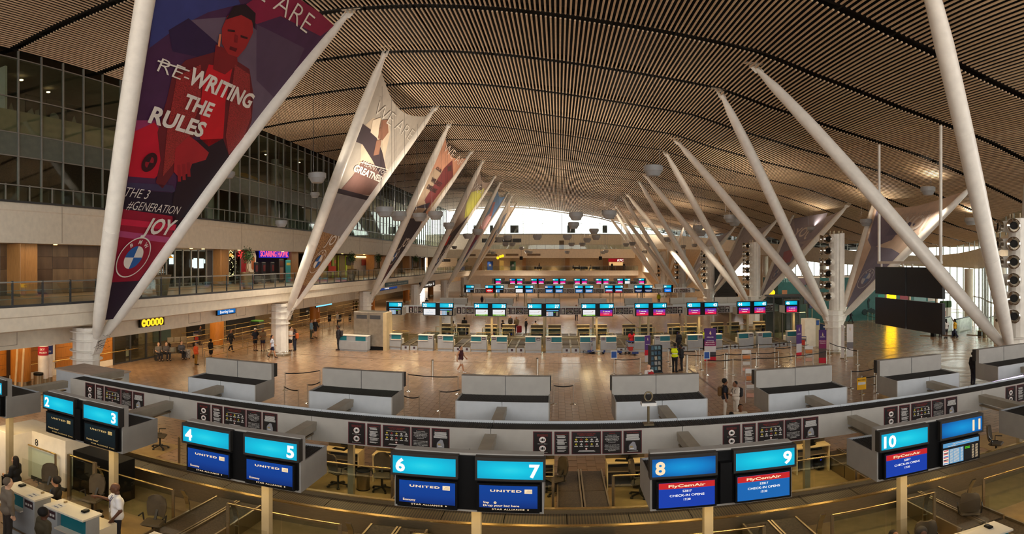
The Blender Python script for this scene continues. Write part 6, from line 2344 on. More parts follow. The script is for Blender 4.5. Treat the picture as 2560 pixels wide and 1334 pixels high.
def racks():
    for i, (px, py, hh, lab) in enumerate(((1866, 936, 1.55, 'white wire newspaper rack holding papers in the right queue'), (2022, 911, 1.3, 'white wire newspaper rack left of the domestic check-in banner'), (1878, 1004, 1.7, 'white wire rack at the left end of the sixth rear gantry'))):
        p = G(px, py)
        t = thing('newspaper_rack', lab, 'newspaper rack', tuple(p), -.3, group='newspaper racks')
        fr = mat('rack_white', (206, 204, 204), .4)
        for sx in (-.28, .28):
            MB().tube([(sx, -.2, 0), (sx, 0, hh), (sx, .25, 0)], .014, 6).build('frame_leg', fr, t, world=False)
        for k in range(4):
            z = .25 + k * (hh - .45) / 3
            MB().tube([(-.28, -.12, z), (.28, -.12, z)], .01, 6).build('cross_wire', fr, t, world=False)
        MB().obox((0, -.02, hh - .1), (.56, .02, .22), Matrix.Rotation(-.2, 3, 'X')).build('header_card', M_pw, t, world=False)
        for k, c in enumerate(((200, 150, 130), (190, 186, 180), (196, 120, 70))):
            MB().obox((0, -.12, .36 + k * (hh - .6) / 2.5), (.46, .1, .2), Matrix.Rotation(-.5, 3, 'X')).build('newspaper_pile', cmat(c), t, world=False)
racks()

def trolleys():
    def tro(px, py, rz, lab):
        p = G(px, py)
        t = thing('baggage_trolley', lab, 'trolley', tuple(p), rz, group='baggage trolleys')
        fr = mat('trolley_steel', (150, 152, 156), .3, metal=.7)
        bl = cmat((40, 60, 120))
        MB().tube([(-.25, .35, .25), (-.27, .42, .95), (.27, .42, .95), (.25, .35, .25)], .022, 6).build('handle_frame', fr, t, world=False)
        MB().tube([(-.27, .42, .95), (.27, .42, .95)], .035, 8).build('handle_grip', bl, t, world=False)
        MB().box(-.25, .25, -.55, .35, .2, .24).build('platform', fr, t, world=False)
        MB().box(-.25, .25, -.6, -.55, .14, .3).build('bumper', bl, t, world=False)
        MB().box(-.24, .24, .38, .4, .55, .8).build('basket', fr, t, world=False)
        for x, y in ((-.22, .3), (.22, .3), (0, -.5)):
            MB().lathe([(0, -.02), (.09, -.02), (.09, .02), (0, .02)], 12, (x, y, .09), M=Matrix.Rotation(PI / 2, 3, 'Y')).build('wheel', M_black, t, world=False)
        MB().obox((0, .41, .5), (.3, .015, .5), Matrix.Rotation(.1, 3, 'X')).build('advert_panel', cmat((190, 60, 50)), t, world=False)
    tro(1468, 882, .4, 'empty baggage trolley before desk thirty-eight')
    tro(1492, 884, 1.3, 'baggage trolley with a red panel right of desk thirty-eight')
    tro(1562, 884, -.9, 'baggage trolley left of the red vest')
    tro(1582, 886, .2, 'baggage trolley with a blue bumper beside the red vest')
    tro(490, 858, .5, 'baggage trolley loaded with red luggage under the gallery')
    tro(2012, 868, 2.4, 'baggage trolley parked beyond desk forty-six')
trolleys()

def bag_check():
    p = G(2154, 1010)
    t = thing('bag_check_sign', 'yellow standing bag check sign right of the sixth rear gantry', 'sign', tuple(p))
    w, h = .5, 1.35
    MB().bbox(-w / 2, w / 2, -.02, .02, .75, h, .008).build('panel', mat('sign_mustard', (226, 170, 20), .5), t, world=False)
    MB().box(-w / 2 + .04, w / 2 - .04, -.024, -.02, 1.0, 1.13).build('white_strip', M_pw, t, world=False)
    tb = MB()
    put_text(tb, 'BAG CHECK', (0, -.026, 1.2), EXV, EZV, .07, .42, 0, 'c', .02)
    tb.build('lettering', M_black, t, world=False)
    MB().tube([(0, .0, 0), (0, .0, .75)], .025, 8).build('pole', M_steel, t, world=False)
    MB().lathe([(.2, 0), (.2, .03)], 16).build('foot', M_steel, t, world=False)
bag_check()

# pole with a ring on top, standing on the nearest spine
def ring_pole():
    p = P(1621, 1060, Y=13.4)
    t = thing('ring_pole', 'bronze pole topped with a small shelf and ring on the nearest spine', 'pole', (p.x, 13.4, 3.2))
    br = mat('bronze', (120, 108, 84), .35, metal=.6)
    MB().box(-.12, .12, -.12, .12, 0, .04).build('foot_plate', br, t, world=False)
    MB().tube([(0, 0, .04), (0, 0, .48)], .03, 8).build('pole', br, t, world=False)
    MB().box(-.17, .17, -.13, .13, .48, .55).build('shelf', M_pw, t, world=False)
    MB().box(-.15, .15, -.11, .11, .55, .57).build('shelf_top', M_dgrey, t, world=False)
    MB().tube([(0.09 * math.cos(a), .0, .68 + .11 * math.sin(a)) for a in np.linspace(0, 2 * PI, 17)], .02, 8).build('ring', br, t, world=False)
ring_pole()

# lilac tube lamp lying on the right end of the nearest spine
o = MB().tube([P(2468, 958, Y=14.5), P(2558, 938, Y=14.5)], .025, 8).build('tube_lamp', mat('lilac_glow', (226, 200, 255), emit=3.0))
tag(o, 'glowing lilac tube lamp under the last rear gantry at right', 'lamp')

# ================================================================ BEHIND THE DESKS OF THE NEAREST ISLAND
def agent_area():
    mir = lambda y: 2 * (Y1_ + 3.79) - y
    spots = [(845, 1215, 2.6, 'dark framed office chair left of the steel bin under sign six'), (955, 1225, .3, 'office chair half hidden behind sign six'), (1390, 1235, -1.0, 'office chair behind the right edge of sign seven'),
             (1600, 1240, 1.2, 'office chair left of sign eight'), (2050, 1165, .4, 'office chair draped with a jacket right of sign nine'), (2490, 1140, .6, 'office chair right of sign eleven'), (400, 1120, 2.0, 'shadowed office chair behind sign three')]
    for px, py, rz, lab in spots:
        p = G(px, py)
        office_chair(p.x, p.y, rz, lab)
    for x, y, rz, lab in ((7.4, 10.5, 2.8, 'tan office chair at the lower right behind the glass screen'), (9.3, 11.2, 2.5, 'tan office chair cut by the right edge'), (-10.9, 10.9, .2, 'dark office chair beside the seated agent in black'),
                          (-8.75, 10.75, .3, 'dark office chair behind the agent in the white shirt'), (-12.4, 10.6, .4, 'grey office chair of the long haired agent'), (-5.2, 10.6, 3.0, 'office chair at the bottom edge below sign five')):
        office_chair(x, y, rz, lab)
    p = G(908, 1222)
    t = thing('waste_bin', 'round steel bin with a black rim behind sign six', 'bin', tuple(p))
    for nm, me in BIN:
        link(nm, me, t)
    # posts carrying the rear tray seen below the notices
    for i, x in enumerate(X1[1:7]):
        for s in (-1, 1):
            y = mir(Y1_ + .05)
            xx = x + s * .8
            o = thing('keyboard', 'black keyboard on the rear agent desk %s of the %s pair' % ('left' if s < 0 else 'right', ORD[i].split()[0]), 'keyboard', (xx - .1, y + .12, .96), .2 * s, group='keyboards')
            link('key_tray', KEYB, o)
            o = thing('desk_monitor', 'black monitor on the rear agent desk %s of the %s pair' % ('left' if s < 0 else 'right', ORD[i].split()[0]), 'monitor', (xx + .12, y + .3, .96), group='desk monitors')
            link('monitor_panel', MON[0], o)
            link('monitor_stand', MON[1], o)
    # dark steel gate panels at lower left, small items on the front counters
    t = thing('glass_gate', 'steel framed dark glass gate beside the cream partition', 'gate', (-11.8, 11.2, 0))
    a, b = G(108, 1300), None
    x0, x1, y = -12.15, -11.15, 11.25
    for x in (x0, x1):
        MB().box(x - .05, x + .05, y - .04, y + .04, 0, 1.45).build('post', M_steel, t)
    MB().tube([(x0, y, 1.43), (x1, y, 1.43)], .03, 8).build('top_rail', M_brass, t)
    MB().box(x0 + .06, x1 - .06, y - .008, y + .008, .1, 1.36).build('glass_panel', M_glassf, t)
    for i, x in enumerate(X1[:7]):
        for s in (-1, 1):
            if (i, s) in ((0, -1),):
                continue
            xx = x + s * .75 - .22
            # clear counter screen
            t = thing('counter_screen', 'clear acrylic screen on the counter under sign %s' % nword(2 * i + (0 if s < 0 else 1)), 'screen', (xx, Y1_ - .6, 1.265), group='acrylic counter screens')
            MB().box(-.42, .42, -.006, .006, .02, .75).build('acrylic_sheet', glass('acrylic', (.95, .95, .93), .04), t, world=False)
            for q in (-.35, .35):
                MB().box(q - .02, q + .02, -.04, .04, 0, .04).build('foot', M_steel, t, world=False)
            if i in (1, 2, 5):
                o = MB().box(xx - .3 * s - .11, xx - .3 * s + .11, Y1_ - .98, Y1_ - .72, 1.266, 1.269).build('paper_notice', M_pw)
                tag(o, 'printed paper taped to the counter under sign %s' % nword(2 * i + (0 if s < 0 else 1)), 'paper', 'counter papers')
                for q in (0, 1):
                    MB().box(xx - .3 * s - .07, xx - .3 * s + .07, Y1_ - .94 + q * .12, Y1_ - .91 + q * .12, 1.269, 1.2695).build('printed_bar', cmat((50, 60, 100)), o)
                m = thing('card_reader', 'small black card reader on the counter under sign %s' % nword(2 * i + (0 if s < 0 else 1)), 'card reader', (xx + .35 * s, Y1_ - .66, 1.265), group='card readers')
                MB().bbox(-.06, .06, -.09, .09, 0, .05, .012).build('body', M_black, m, world=False)
                MB().box(-.04, .04, -.02, .06, .05, .053).build('keypad', M_dgrey, m, world=False)
agent_area()
# ================================================================ RIGHT SIDE OF THE HALL
def video_wall():
    X = 19.85
    y0, y1, z0, z1 = 26.3, 33.6, 2.95, 6.7
    t = thing('video_wall', 'black two by two video wall hanging between the right columns', 'video wall', (X, (y0 + y1) / 2, 0))
    ym, zm = (y0 + y1) / 2, (z0 + z1) / 2
    M_led = mat('led_black', (20, 18, 20), .35, var=.1)
    for a, b in ((y0, ym - .1), (ym + .1, y1)):
        for c, d in ((z0, zm - .12), (zm + .12, z1)):
            MB().bbox(X, X + .22, a, b, c, d, .01).build('led_panel', M_led, t)
    for y in (y0 + .3, y1 - .3):
        MB().box(X + .05, X + .19, y - .07, y + .07, z1 + .32, zc(X) - .05).build('hanger_rod', M_steelw, t)
    MB().box(X + .04, X + .2, y0 + .2, y1 - .2, z1 + .2, z1 + .36).build('cross_beam', M_steelw, t)
    for y in (y0 + .6, ym - .5, ym + .5, y1 - .6):
        MB().box(X + .08, X + .16, y - .06, y + .06, z1 - .02, z1 + .22).build('drop_bracket', M_steelw, t)
    for y in (y0 + .9, ym, y1 - .9):
        MB().box(X + .22, X + .32, y - .06, y + .06, z0 + .1, z1).build('back_rail', M_steel, t)
video_wall()

def right_concourse():
    # advertising hoarding in teal with a motorcycle picture
    Yh = 62.0
    xa, xb = Yh * math.tan((1945 - X0) / F), Yh * math.tan((2345 - X0) / F)
    t = thing('teal_hoarding', 'dark teal advertising hoarding with a motorcycle picture behind the right column', 'hoarding', ((xa + xb) / 2, Yh, 0))
    T_ = mat('hoarding_teal', (38, 92, 88), .5)
    MB().box(xa, xb, Yh, Yh + 5, 0, 5.2).build('panel', T_, t)
    MB().box(xa - .05, xb + .05, Yh - .04, Yh + 5, 5.2, 5.35).build('capping', M_cream, t)
    def q(px0, px1, py0, py1, c, nm='print'):
        a, b = P(px0, py0, Y=Yh - .02), P(px1, py1, Y=Yh - .02)
        MB().box(a.x, b.x, Yh - .02, Yh, b.z, a.z).build(nm, cmat(c), t)
    # motorcycle
    mb = MB()
    c = P(2172, 790, Y=Yh - .03)
    for dx in (-.55, .55):
        mb.lathe([(.26, -.02), (.36, -.02), (.36, .02), (.26, .02)], 18, (c.x + dx, Yh - .03, 1.0), M=Matrix.Rotation(PI / 2, 3, 'X'))
    mb.prism([(c.x - .5, 1.0), (c.x - .1, 1.3), (c.x + .4, 1.5), (c.x + .55, 1.05), (c.x + .1, .95)], Yh - .04, Yh - .02)
    mb.prism([(c.x - .1, 1.4), (c.x + .1, 1.5), (c.x + .05, 2.1), (c.x + .2, 2.5), (c.x, 2.7), (c.x - .2, 2.3)], Yh - .045, Yh - .02)
    mb.build('motorcycle_picture', cmat((22, 44, 44)), t)
    q(1985, 2022, 690, 712, (110, 90, 96)); q(1972, 1990, 690, 702, (150, 40, 50)); q(1955, 1968, 725, 745, (176, 120, 84)); q(2000, 2010, 728, 760, (40, 60, 60)); q(2015, 2050, 690, 760, (120, 116, 110))
    tb = MB()
    a = P(1950, 705, Y=Yh - .03)
    put_text(tb, 'RYB3', (a.x, Yh - .03, a.z), EXV, EZV, .45, 1.3, 0, 'l', .01)
    a = P(2180, 742, Y=Yh - .03)
    tb.build('lettering', cmat((150, 190, 186)), t)
    # amber lit sheet on the hoarding, hidden behind the video wall and mirrored in the floor
    a, c = P(2215, 711, Y=Yh - .1), P(2240, 772, Y=Yh - .1)
    MB().box(a.x, c.x, Yh - .1, Yh - .04, c.z, a.z).build('amber_lit_sheet', mat('amber_sheet', (255, 190, 10), emit=6.0), t)
    for px0, px1, c_ in ((2195, 2225, (60, 150, 140)), (2250, 2275, (150, 70, 80)), (2285, 2315, (120, 150, 150)), (2320, 2340, (170, 160, 150))):
        q(px0, px1, 736, 752, c_)
    # escalator heads
    for i, (px, py) in enumerate(((2357, 834), (2408, 833), (2470, 832))):
        p = G(px, py)
        e = thing('escalator', ['pale glass sided escalator head behind the two women', 'rounded glass escalator balustrade right of the woman in yellow', 'glass escalator balustrade behind the big strut'][i], 'escalator', tuple(p), .5, group='escalator heads')
        e.scale = (1.25, 1.25, 1.25)
        prof = [(-1.8, .0), (-1.8, .5)] + [(-1.4 + .45 * math.cos(a), .75 + .45 * math.sin(a)) for a in np.linspace(PI, PI / 2, 6)] + [(1.4, 1.2), (1.8, .9), (1.8, 0)]
        MB().prism(prof, -.06, .06).build('glass_balustrade', mat('escalator_glass', (176, 190, 176), .15, var=.15, spec=.6), e, world=False)
        MB().tube([(x, 0, z + .03) for x, z in prof[1:-1]], .05, 8).build('handrail', M_black, e, world=False)
        MB().box(-1.8, 1.8, .1, 1.1, 0, .06).build('step_plate', M_steel, e, world=False)
        MB().bbox(-1.95, -1.5, -.15, .15, 0, .4, .03).build('newel', M_black, e, world=False)
    # railings
    for i, (pa, pb) in enumerate((((2150, 795), (2215, 815)), ((2440, 842), (2540, 850)), ((2330, 790), (2430, 795)), ((2110, 790), (2150, 795)))):
        a, b2 = G(*pa), G(*pb)
        r = thing('guard_railing', 'brass guard railing %s' % ['before the teal hoarding', 'at the right edge by the escalators', 'behind the escalators', 'right of the nozzle column'][i], 'railing', tuple(a), group='right side railings')
        n = max(2, int((b2 - a).length / 1.6))
        for z in (1.05, .6):
            MB().tube([a + Vector((0, 0, z)), b2 + Vector((0, 0, z))], .03, 6).build('rail', M_brass, r)
        for k in range(n + 1):
            p = a.lerp(b2, k / n)
            MB().tube([p, p + Vector((0, 0, 1.05))], .028, 6).build('post', M_steel, r)
            if k < n:
                p2 = a.lerp(b2, (k + 1) / n)
                MB().bar(p + Vector((0, 0, .5)), p2 + Vector((0, 0, .5)), .01, .8).build('glass_panel', M_glass, r)
    p = G(2462, 842)
    t = thing('waste_bin', 'steel bin beside the right hand escalator railing', 'bin', tuple(p))
    for nm, me in BIN:
        link(nm, me, t)
    for i, px in enumerate((2358, 2370)):
        p = P(px, 770, Y=50)
        t = thing('hedge_planter', 'boxy green hedge in a white planter, %s' % ('left' if i == 0 else 'right'), 'planter', (p.x, 50, 0), group='hedge planters')
        MB().bbox(-.25, .25, -.25, .25, 0, 2.2, .02).build('pot', M_white, t, world=False)
        MB().bbox(-.3, .3, -.3, .3, 2.2, 2.9, .06).build('hedge', cmat((50, 80, 36)), t, world=False)
    a, b2 = P(2349, 778, Y=48), P(2364, 790, Y=48)
    tag(MB().box(a.x, b2.x, 48, 48.06, b2.z, a.z).build('red_panel', cmat((150, 36, 40))), 'red panel on the railing right of the video wall', 'panel')
    # dark glazed office and blue barrier behind desk forty-six
    o = thing('glass_office', 'dark glazed office cabin behind sign forty-six', 'cabin', (21, 50, 0))
    xa, xb = 48.5 * math.tan((1935 - X0) / F), 48.5 * math.tan((2020 - X0) / F)
    for x in np.linspace(xa, xb, 5):
        MB().box(x - .05, x + .05, 48.5, 48.6, 0, 3.9).build('frame_post', M_dgrey, o)
    xs = np.linspace(xa, xb, 5)
    for a, b2 in zip(xs[:-1], xs[1:]):
        MB().box(a + .06, b2 - .06, 48.54, 48.56, .1, 3.8).build('glass_panel', M_glassf, o)
    MB().box(xa, xb, 50.5, 50.7, 0, 3.8).build('back_wall', cmat((60, 62, 60)), o)
    MB().box(xa - .05, xb + .05, 48.4, 50.8, 3.9, 4.05).build('roof', M_dgrey, o)
    p0, p1 = G(2035, 840), G(2062, 850)
    t = thing('blue_barrier', 'dark blue barrier wall left of the nozzle column', 'barrier', tuple(p0))
    MB().bar(p0 + Vector((0, 0, .7)), p1 + Vector((0, 0, .7)), .1, 1.4).build('panel', cmat((30, 60, 120)), t)
    MB().bar(p0 + Vector((0, 0, 1.42)), p1 + Vector((0, 0, 1.42)), .14, .05).build('capping', M_steel, t)
    p = G(2030, 866)
    t = thing('access_cabinet', 'tall cream access cabinet with a blue notice right of desk forty-six', 'cabinet', tuple(p))
    MB().bbox(-.75, .25, -.2, .6, 0, 2.35, .02).build('body', M_cream, t, world=False)
    MB().box(.25, .6, -.2, .6, 0, 2.3).build('steel_side', M_steel, t, world=False)
    MB().box(.3, .55, -.21, -.2, 1.8, 2.2).build('blue_notice', cmat((50, 90, 160)), t, world=False)
    # flight information totem screens
    for i, (px, py, w, h) in enumerate(((1938, 752, 16, 28), (2030, 758, 18, 24), (2017, 745, 18, 28))):
        p = P(px, py, Y=58 - i)
        t = thing('information_totem', 'dark information screen on a pole, %s behind the right signs' % ['left one', 'right one', 'middle one'][i], 'screen', (p.x, p.y, 0), group='information totems')
        k = math.hypot(p.x, p.y) / F
        MB().bbox(-w * k / 2, w * k / 2, -.08, .08, p.z - h * k / 2, p.z + h * k / 2, .01).build('screen_case', M_black, t, world=False)
        MB().box(-w * k / 2 + .05, w * k / 2 - .05, -.085, -.08, p.z - h * k / 2 + .05, p.z + h * k / 2 - .05).build('screen', mat('dim_screen', (86, 84, 104), emit=.5), t, world=False)
        MB().tube([(0, 0, 0), (0, 0, p.z - h * k / 2)], .05, 8).build('pole', M_steel, t, world=False)
    p = P(1925, 731, Y=62)
    t = thing('round_yellow_sign', 'pair of lit yellow round pictogram signs on a pole', 'sign', (p.x, 62, 0))
    for dx in (-.25, .3):
        MB().lathe([(0, -.04), (.3, -.04), (.3, .04), (0, .04)], 18, (dx, 0, p.z), M=Matrix.Rotation(PI / 2, 3, 'X')).build('lit_disc', mat('disc_yellow', (255, 200, 30), emit=1.6), t, world=False)
    MB().tube([(0, 0, 0), (0, 0, p.z)], .04, 8).build('pole', M_steel, t, world=False)
    # distant right: dark stair block, bright outside, white floor slabs
    s = thing('stair_block', 'dark staircase block between the distant right columns', 'staircase', (25, 92, 0))
    for k in range(14):
        MB().box(24.5 - k * .0, 27.5, 88 + k * .45, 88.4 + k * .45, 0, 1.0 + k * .42).build('step', cmat((70, 62, 56)), s)
    MB().prism([(88, .2), (94.5, 6.2), (94.5, 7.3), (88, 1.3)], 24.3, 24.45, 'x').build('stringer', cmat((60, 54, 50)), s)
    # pale tan wall block left of the right glazing
    struct(MB().box(22.5, 23.2, 66, 70, 0, 4.4).build('wall_block', mat('tan_block', (206, 166, 120), .6)), 'tan wall block in the right concourse')
right_concourse()

def far_props():
    # food counter in the far gallery
    a, b = P(1521, 648, Y=140.6), P(1581, 654, Y=140.6)
    t = thing('food_counter', 'red fronted chicken counter sign in the far gallery', 'food counter', ((a.x + b.x) / 2, 140.5, 5.1))
    MB().box(a.x, b.x, 140.4, 140.7, 7.1, 7.85).build('sign_band', mat('kfc_red', (170, 24, 34), emit=.7), t)
    tb = MB()
    put_text(tb, 'KFC', ((a.x + b.x) / 2, 140.38, 7.22), EXV, EZV, .5, 1.6, 0, 'c', .03, .2)
    tb.build('lettering', E_white, t)
    MB().box(a.x + .2, b.x - .4, 139.6, 140.2, 5.1, 6.2).build('counter', cmat((140, 90, 60)), t)
    MB().box(a.x + .2, b.x, 140.6, 140.75, 6.2, 7.0).build('menu_board', mat('menu_glow', (255, 200, 130), emit=.8), t)
    for i, (px, c, lab) in enumerate(((1225, (30, 70, 150), 'blue cash machine in the far gallery'), (1282, (30, 60, 50), 'dark green cash machine in the far gallery'))):
        p = P(px, 665, Y=140.4)
        t = thing('cash_machine', lab, 'cash machine', (p.x, 140.4, 5.1), group='cash machines')
        MB().bbox(-.65, .65, 0, .5, 0, 2.1, .03).build('body', cmat(c), t, world=False)
        MB().box(-.25, .25, -.02, 0, .9, 1.4).build('screen', M_pg, t, world=False)
    p = P(1254, 665, Y=140.6)
    tag(MB().box(p.x - .5, p.x + .5, 140.5, 140.65, 5.1, 7.4).build('lit_doorway', mat('door_glow', (200, 150, 70), emit=.6)), 'yellow lit doorway between the cash machines', 'doorway')
    p = P(1250, 642, Y=134)
    t = thing('round_yellow_sign', 'yellow round lit signs hanging in the far gallery', 'sign', (p.x, 134, p.z))
    for dx, dz in ((-.5, -.2), (.1, .1), (.6, .25)):
        MB().lathe([(0, -.04), (.32, -.04), (.32, .04), (0, .04)], 16, (dx, 0, dz), M=Matrix.Rotation(PI / 2, 3, 'X')).build('lit_disc', MATS['disc_yellow'], t, world=False)
    for i, px in enumerate((1303, 1501)):
        p = P(px, 645, Y=133.5)
        t = thing('camera_box', 'black box hanging at the far gallery, %s' % ('left' if i == 0 else 'right'), 'camera', tuple(p), group='hanging camera boxes')
        MB().bbox(-.35, .35, -.3, .3, -.4, .4, .05).build('case', M_black, t, world=False)
        MB().tube([(0, 0, .4), (0, 0, 2.2)], .03, 6).build('hanger', M_dgrey, t, world=False)
    for px in (1345, 1385, 1440, 1475, 1222, 1263, 1290):
        L = bpy.data.lights.new('wall_washer', 'SPOT')
        L.energy = 500; L.color = (1, .75, .45); L.spot_size = 1.2; L.spot_blend = .8
        lo = bpy.data.objects.new('wall_washer', L)
        COL.objects.link(lo)
        lo.location = (P(px, 650, Y=140).x, 139.9, 7.9)
    # gallery sofas
    for i, px in enumerate((1345, 1445, 1460, 1490)):
        p = P(px, 672, Y=139)
        t = thing('gallery_bench', 'low dark bench in the far gallery, %s' % ORD[i], 'bench', (p.x, 139, 5.1), group='gallery benches')
        MB().bbox(-.9, .9, -.3, .3, .25, .45, .03).build('seat', cmat((60, 50, 44)), t, world=False)
        MB().bbox(-.9, .9, .2, .32, .45, .85, .03).build('backrest', cmat((60, 50, 44)), t, world=False)
        for x in (-.8, .8):
            MB().box(x - .04, x + .04, -.25, .25, 0, .25).build('leg', M_steel, t, world=False)
far_props()
# ================================================================ PEOPLE
def surf_nets(D, o, h):
    """surface nets on a scalar grid (negative inside)"""
    nx, ny, nz = D.shape
    ins = D < 0
    c = np.zeros((nx - 1, ny - 1, nz - 1), np.int8)
    for i in (0, 1):
        for j in (0, 1):
            for k in (0, 1):
                c += ins[i:nx - 1 + i, j:ny - 1 + j, k:nz - 1 + k]
    act = (c > 0) & (c < 8)
    ids = -np.ones(act.shape, int)
    ids[act] = np.arange(act.sum())
    I = np.argwhere(act)
    acc = np.zeros((len(I), 3))
    cnt = np.zeros(len(I))
    corners = [(i, j, k) for i in (0, 1) for j in (0, 1) for k in (0, 1)]
    for a in corners:
        for ax in range(3):
            if a[ax] == 1:
                continue
            b = list(a)
            b[ax] = 1
            va = D[I[:, 0] + a[0], I[:, 1] + a[1], I[:, 2] + a[2]]
            vb = D[I[:, 0] + b[0], I[:, 1] + b[1], I[:, 2] + b[2]]
            m = (va < 0) != (vb < 0)
            t = va[m] / (va[m] - vb[m])
            p = np.tile(np.array(a, float), (m.sum(), 1))
            p[:, ax] += t
            acc[m] += p
            cnt[m] += 1
    V = (I + acc / cnt[:, None]) * h + o
    Fs = []
    for ax in range(3):
        u, w = (ax + 1) % 3, (ax + 2) % 3
        s0 = [slice(1, -1)] * 3
        s0[ax] = slice(0, -1)
        s1 = [slice(1, -1)] * 3
        s1[ax] = slice(1, None)
        a = ins[tuple(s0)]
        b = ins[tuple(s1)]
        E = np.argwhere(a != b)
        if not len(E):
            continue
        pos = E.copy()
        pos[:, u] += 1
        pos[:, w] += 1
        q = []
        for du, dw in ((-1, -1), (0, -1), (0, 0), (-1, 0)):
            p = pos.copy()
            p[:, u] += du
            p[:, w] += dw
            q.append(ids[p[:, 0], p[:, 1], p[:, 2]])
        q = np.stack(q, 1)
        fl = a[E[:, 0], E[:, 1], E[:, 2]]
        q[~fl] = q[~fl][:, ::-1]
        Fs.append(q)
    return V, np.concatenate(Fs)

def sdf_mesh(name, prims, grid, k=.03, clips=()):
    """prims: (a, b, ra, rb[, squash vec]) round cones, smooth-unioned; clips: functions on (x,y,z) kept negative"""
    A = np.array([p[0] for p in prims] + [p[1] for p in prims], float)
    R = max(max(p[2], p[3]) for p in prims) + 3 * grid
    lo, hi = A.min(0) - R, A.max(0) + R
    n = np.ceil((hi - lo) / grid).astype(int) + 1
    xs, ys, zs = (lo[i] + np.arange(n[i]) * grid for i in range(3))
    D = np.full(n, .5)
    for p in prims:
        a, b, ra, rb = np.array(p[0], float), np.array(p[1], float), p[2], p[3]
        sq = np.array(p[4], float) if len(p) > 4 else np.ones(3)
        m = max(ra, rb) * max(1, (1 / sq).max() if len(p) > 4 else 1) + k + 2 * grid
        l_, h_ = np.minimum(a, b) - m, np.maximum(a, b) + m
        i0 = np.maximum(((l_ - lo) / grid).astype(int), 0)
        i1 = np.minimum(((h_ - lo) / grid).astype(int) + 2, n)
        X, Y, Z = np.meshgrid(xs[i0[0]:i1[0]], ys[i0[1]:i1[1]], zs[i0[2]:i1[2]], indexing='ij')
        d = b - a
        L2 = max(1e-9, (d * d).sum())
        px, py, pz = X - a[0], Y - a[1], Z - a[2]
        t = np.clip((px * d[0] + py * d[1] + pz * d[2]) / L2, 0, 1)
        q = np.sqrt(((px - t * d[0]) * sq[0]) ** 2 + ((py - t * d[1]) * sq[1]) ** 2 + ((pz - t * d[2]) * sq[2]) ** 2) - (ra + (rb - ra) * t)
        sl = tuple(slice(i0[j], i1[j]) for j in range(3))
        o = D[sl]
        hh = np.clip(.5 + .5 * (o - q) / k, 0, 1)
        D[sl] = o * (1 - hh) + q * hh - k * hh * (1 - hh)
    if clips:
        X, Y, Z = np.meshgrid(xs, ys, zs, indexing='ij')
        for f in clips:
            D = np.maximum(D, f(X, Y, Z))
    V, Fq = surf_nets(D, lo, grid)
    me = bpy.data.meshes.new(name)
    me.from_pydata(V.tolist(), [], Fq.tolist())
    me.polygons.foreach_set('use_smooth', [True] * len(me.polygons))
    me.update()
    return me

def joints(pose, o=None):
    J = dict(hip=(0, .0, .95), belly=(0, -.01, 1.08), chest=(0, 0, 1.27), neck=(0, .0, 1.46), nape=(0, -.005, 1.53), head=(0, -.02, 1.635),
             shL=(-.185, 0, 1.42), elL=(-.235, .03, 1.15), wrL=(-.245, -.03, .90), fgL=(-.24, -.06, .74),
             shR=(.185, 0, 1.42), elR=(.235, .03, 1.15), wrR=(.245, -.03, .90), fgR=(.24, -.06, .74),
             hpL=(-.09, 0, .92), knL=(-.095, -.01, .5), anL=(-.095, .02, .085), toL=(-.11, -.15, .035),
             hpR=(.09, 0, .92), knR=(.095, -.01, .5), anR=(.095, .02, .085), toR=(.11, -.15, .035))
    if pose == 'walk':
        J.update(knL=(-.09, -.17, .51), anL=(-.09, -.27, .10), toL=(-.1, -.42, .06), knR=(.09, .06, .50), anR=(.09, .30, .16), toR=(.1, .17, .04),
                 elL=(-.24, .13, 1.16), wrL=(-.24, .14, .92), fgL=(-.24, .1, .77), elR=(.24, -.06, 1.15), wrR=(.23, -.24, .98), fgR=(.22, -.36, .9))
    if pose == 'phone':
        J.update(elL=(-.22, -.02, 1.14), wrL=(-.12, -.24, 1.16), fgL=(-.06, -.33, 1.2), elR=(.22, -.02, 1.14), wrR=(.12, -.24, 1.14), fgR=(.06, -.33, 1.17), head=(0, -.06, 1.62))
    if pose == 'sit':
        dz = -.46
        for k_ in list(J):
            if k_[:2] not in ('kn', 'an', 'to'):
                x, y, z = J[k_]
                J[k_] = (x, y, z + dz)
        J.update(hpL=(-.1, .0, .5), hpR=(.1, .0, .5), hip=(0, .02, .52), knL=(-.11, -.43, .51), knR=(.11, -.43, .51), anL=(-.11, -.40, .09), anR=(.11, -.40, .09), toL=(-.12, -.56, .035), toR=(.12, -.56, .035),
                 elL=(-.24, -.02, .72), wrL=(-.18, -.25, .66), fgL=(-.14, -.38, .66), elR=(.24, -.02, .72), wrR=(.18, -.25, .66), fgR=(.14, -.38, .66))
    if o:
        J.update(o)
    return {k_: np.array(v, float) for k_, v in J.items()}

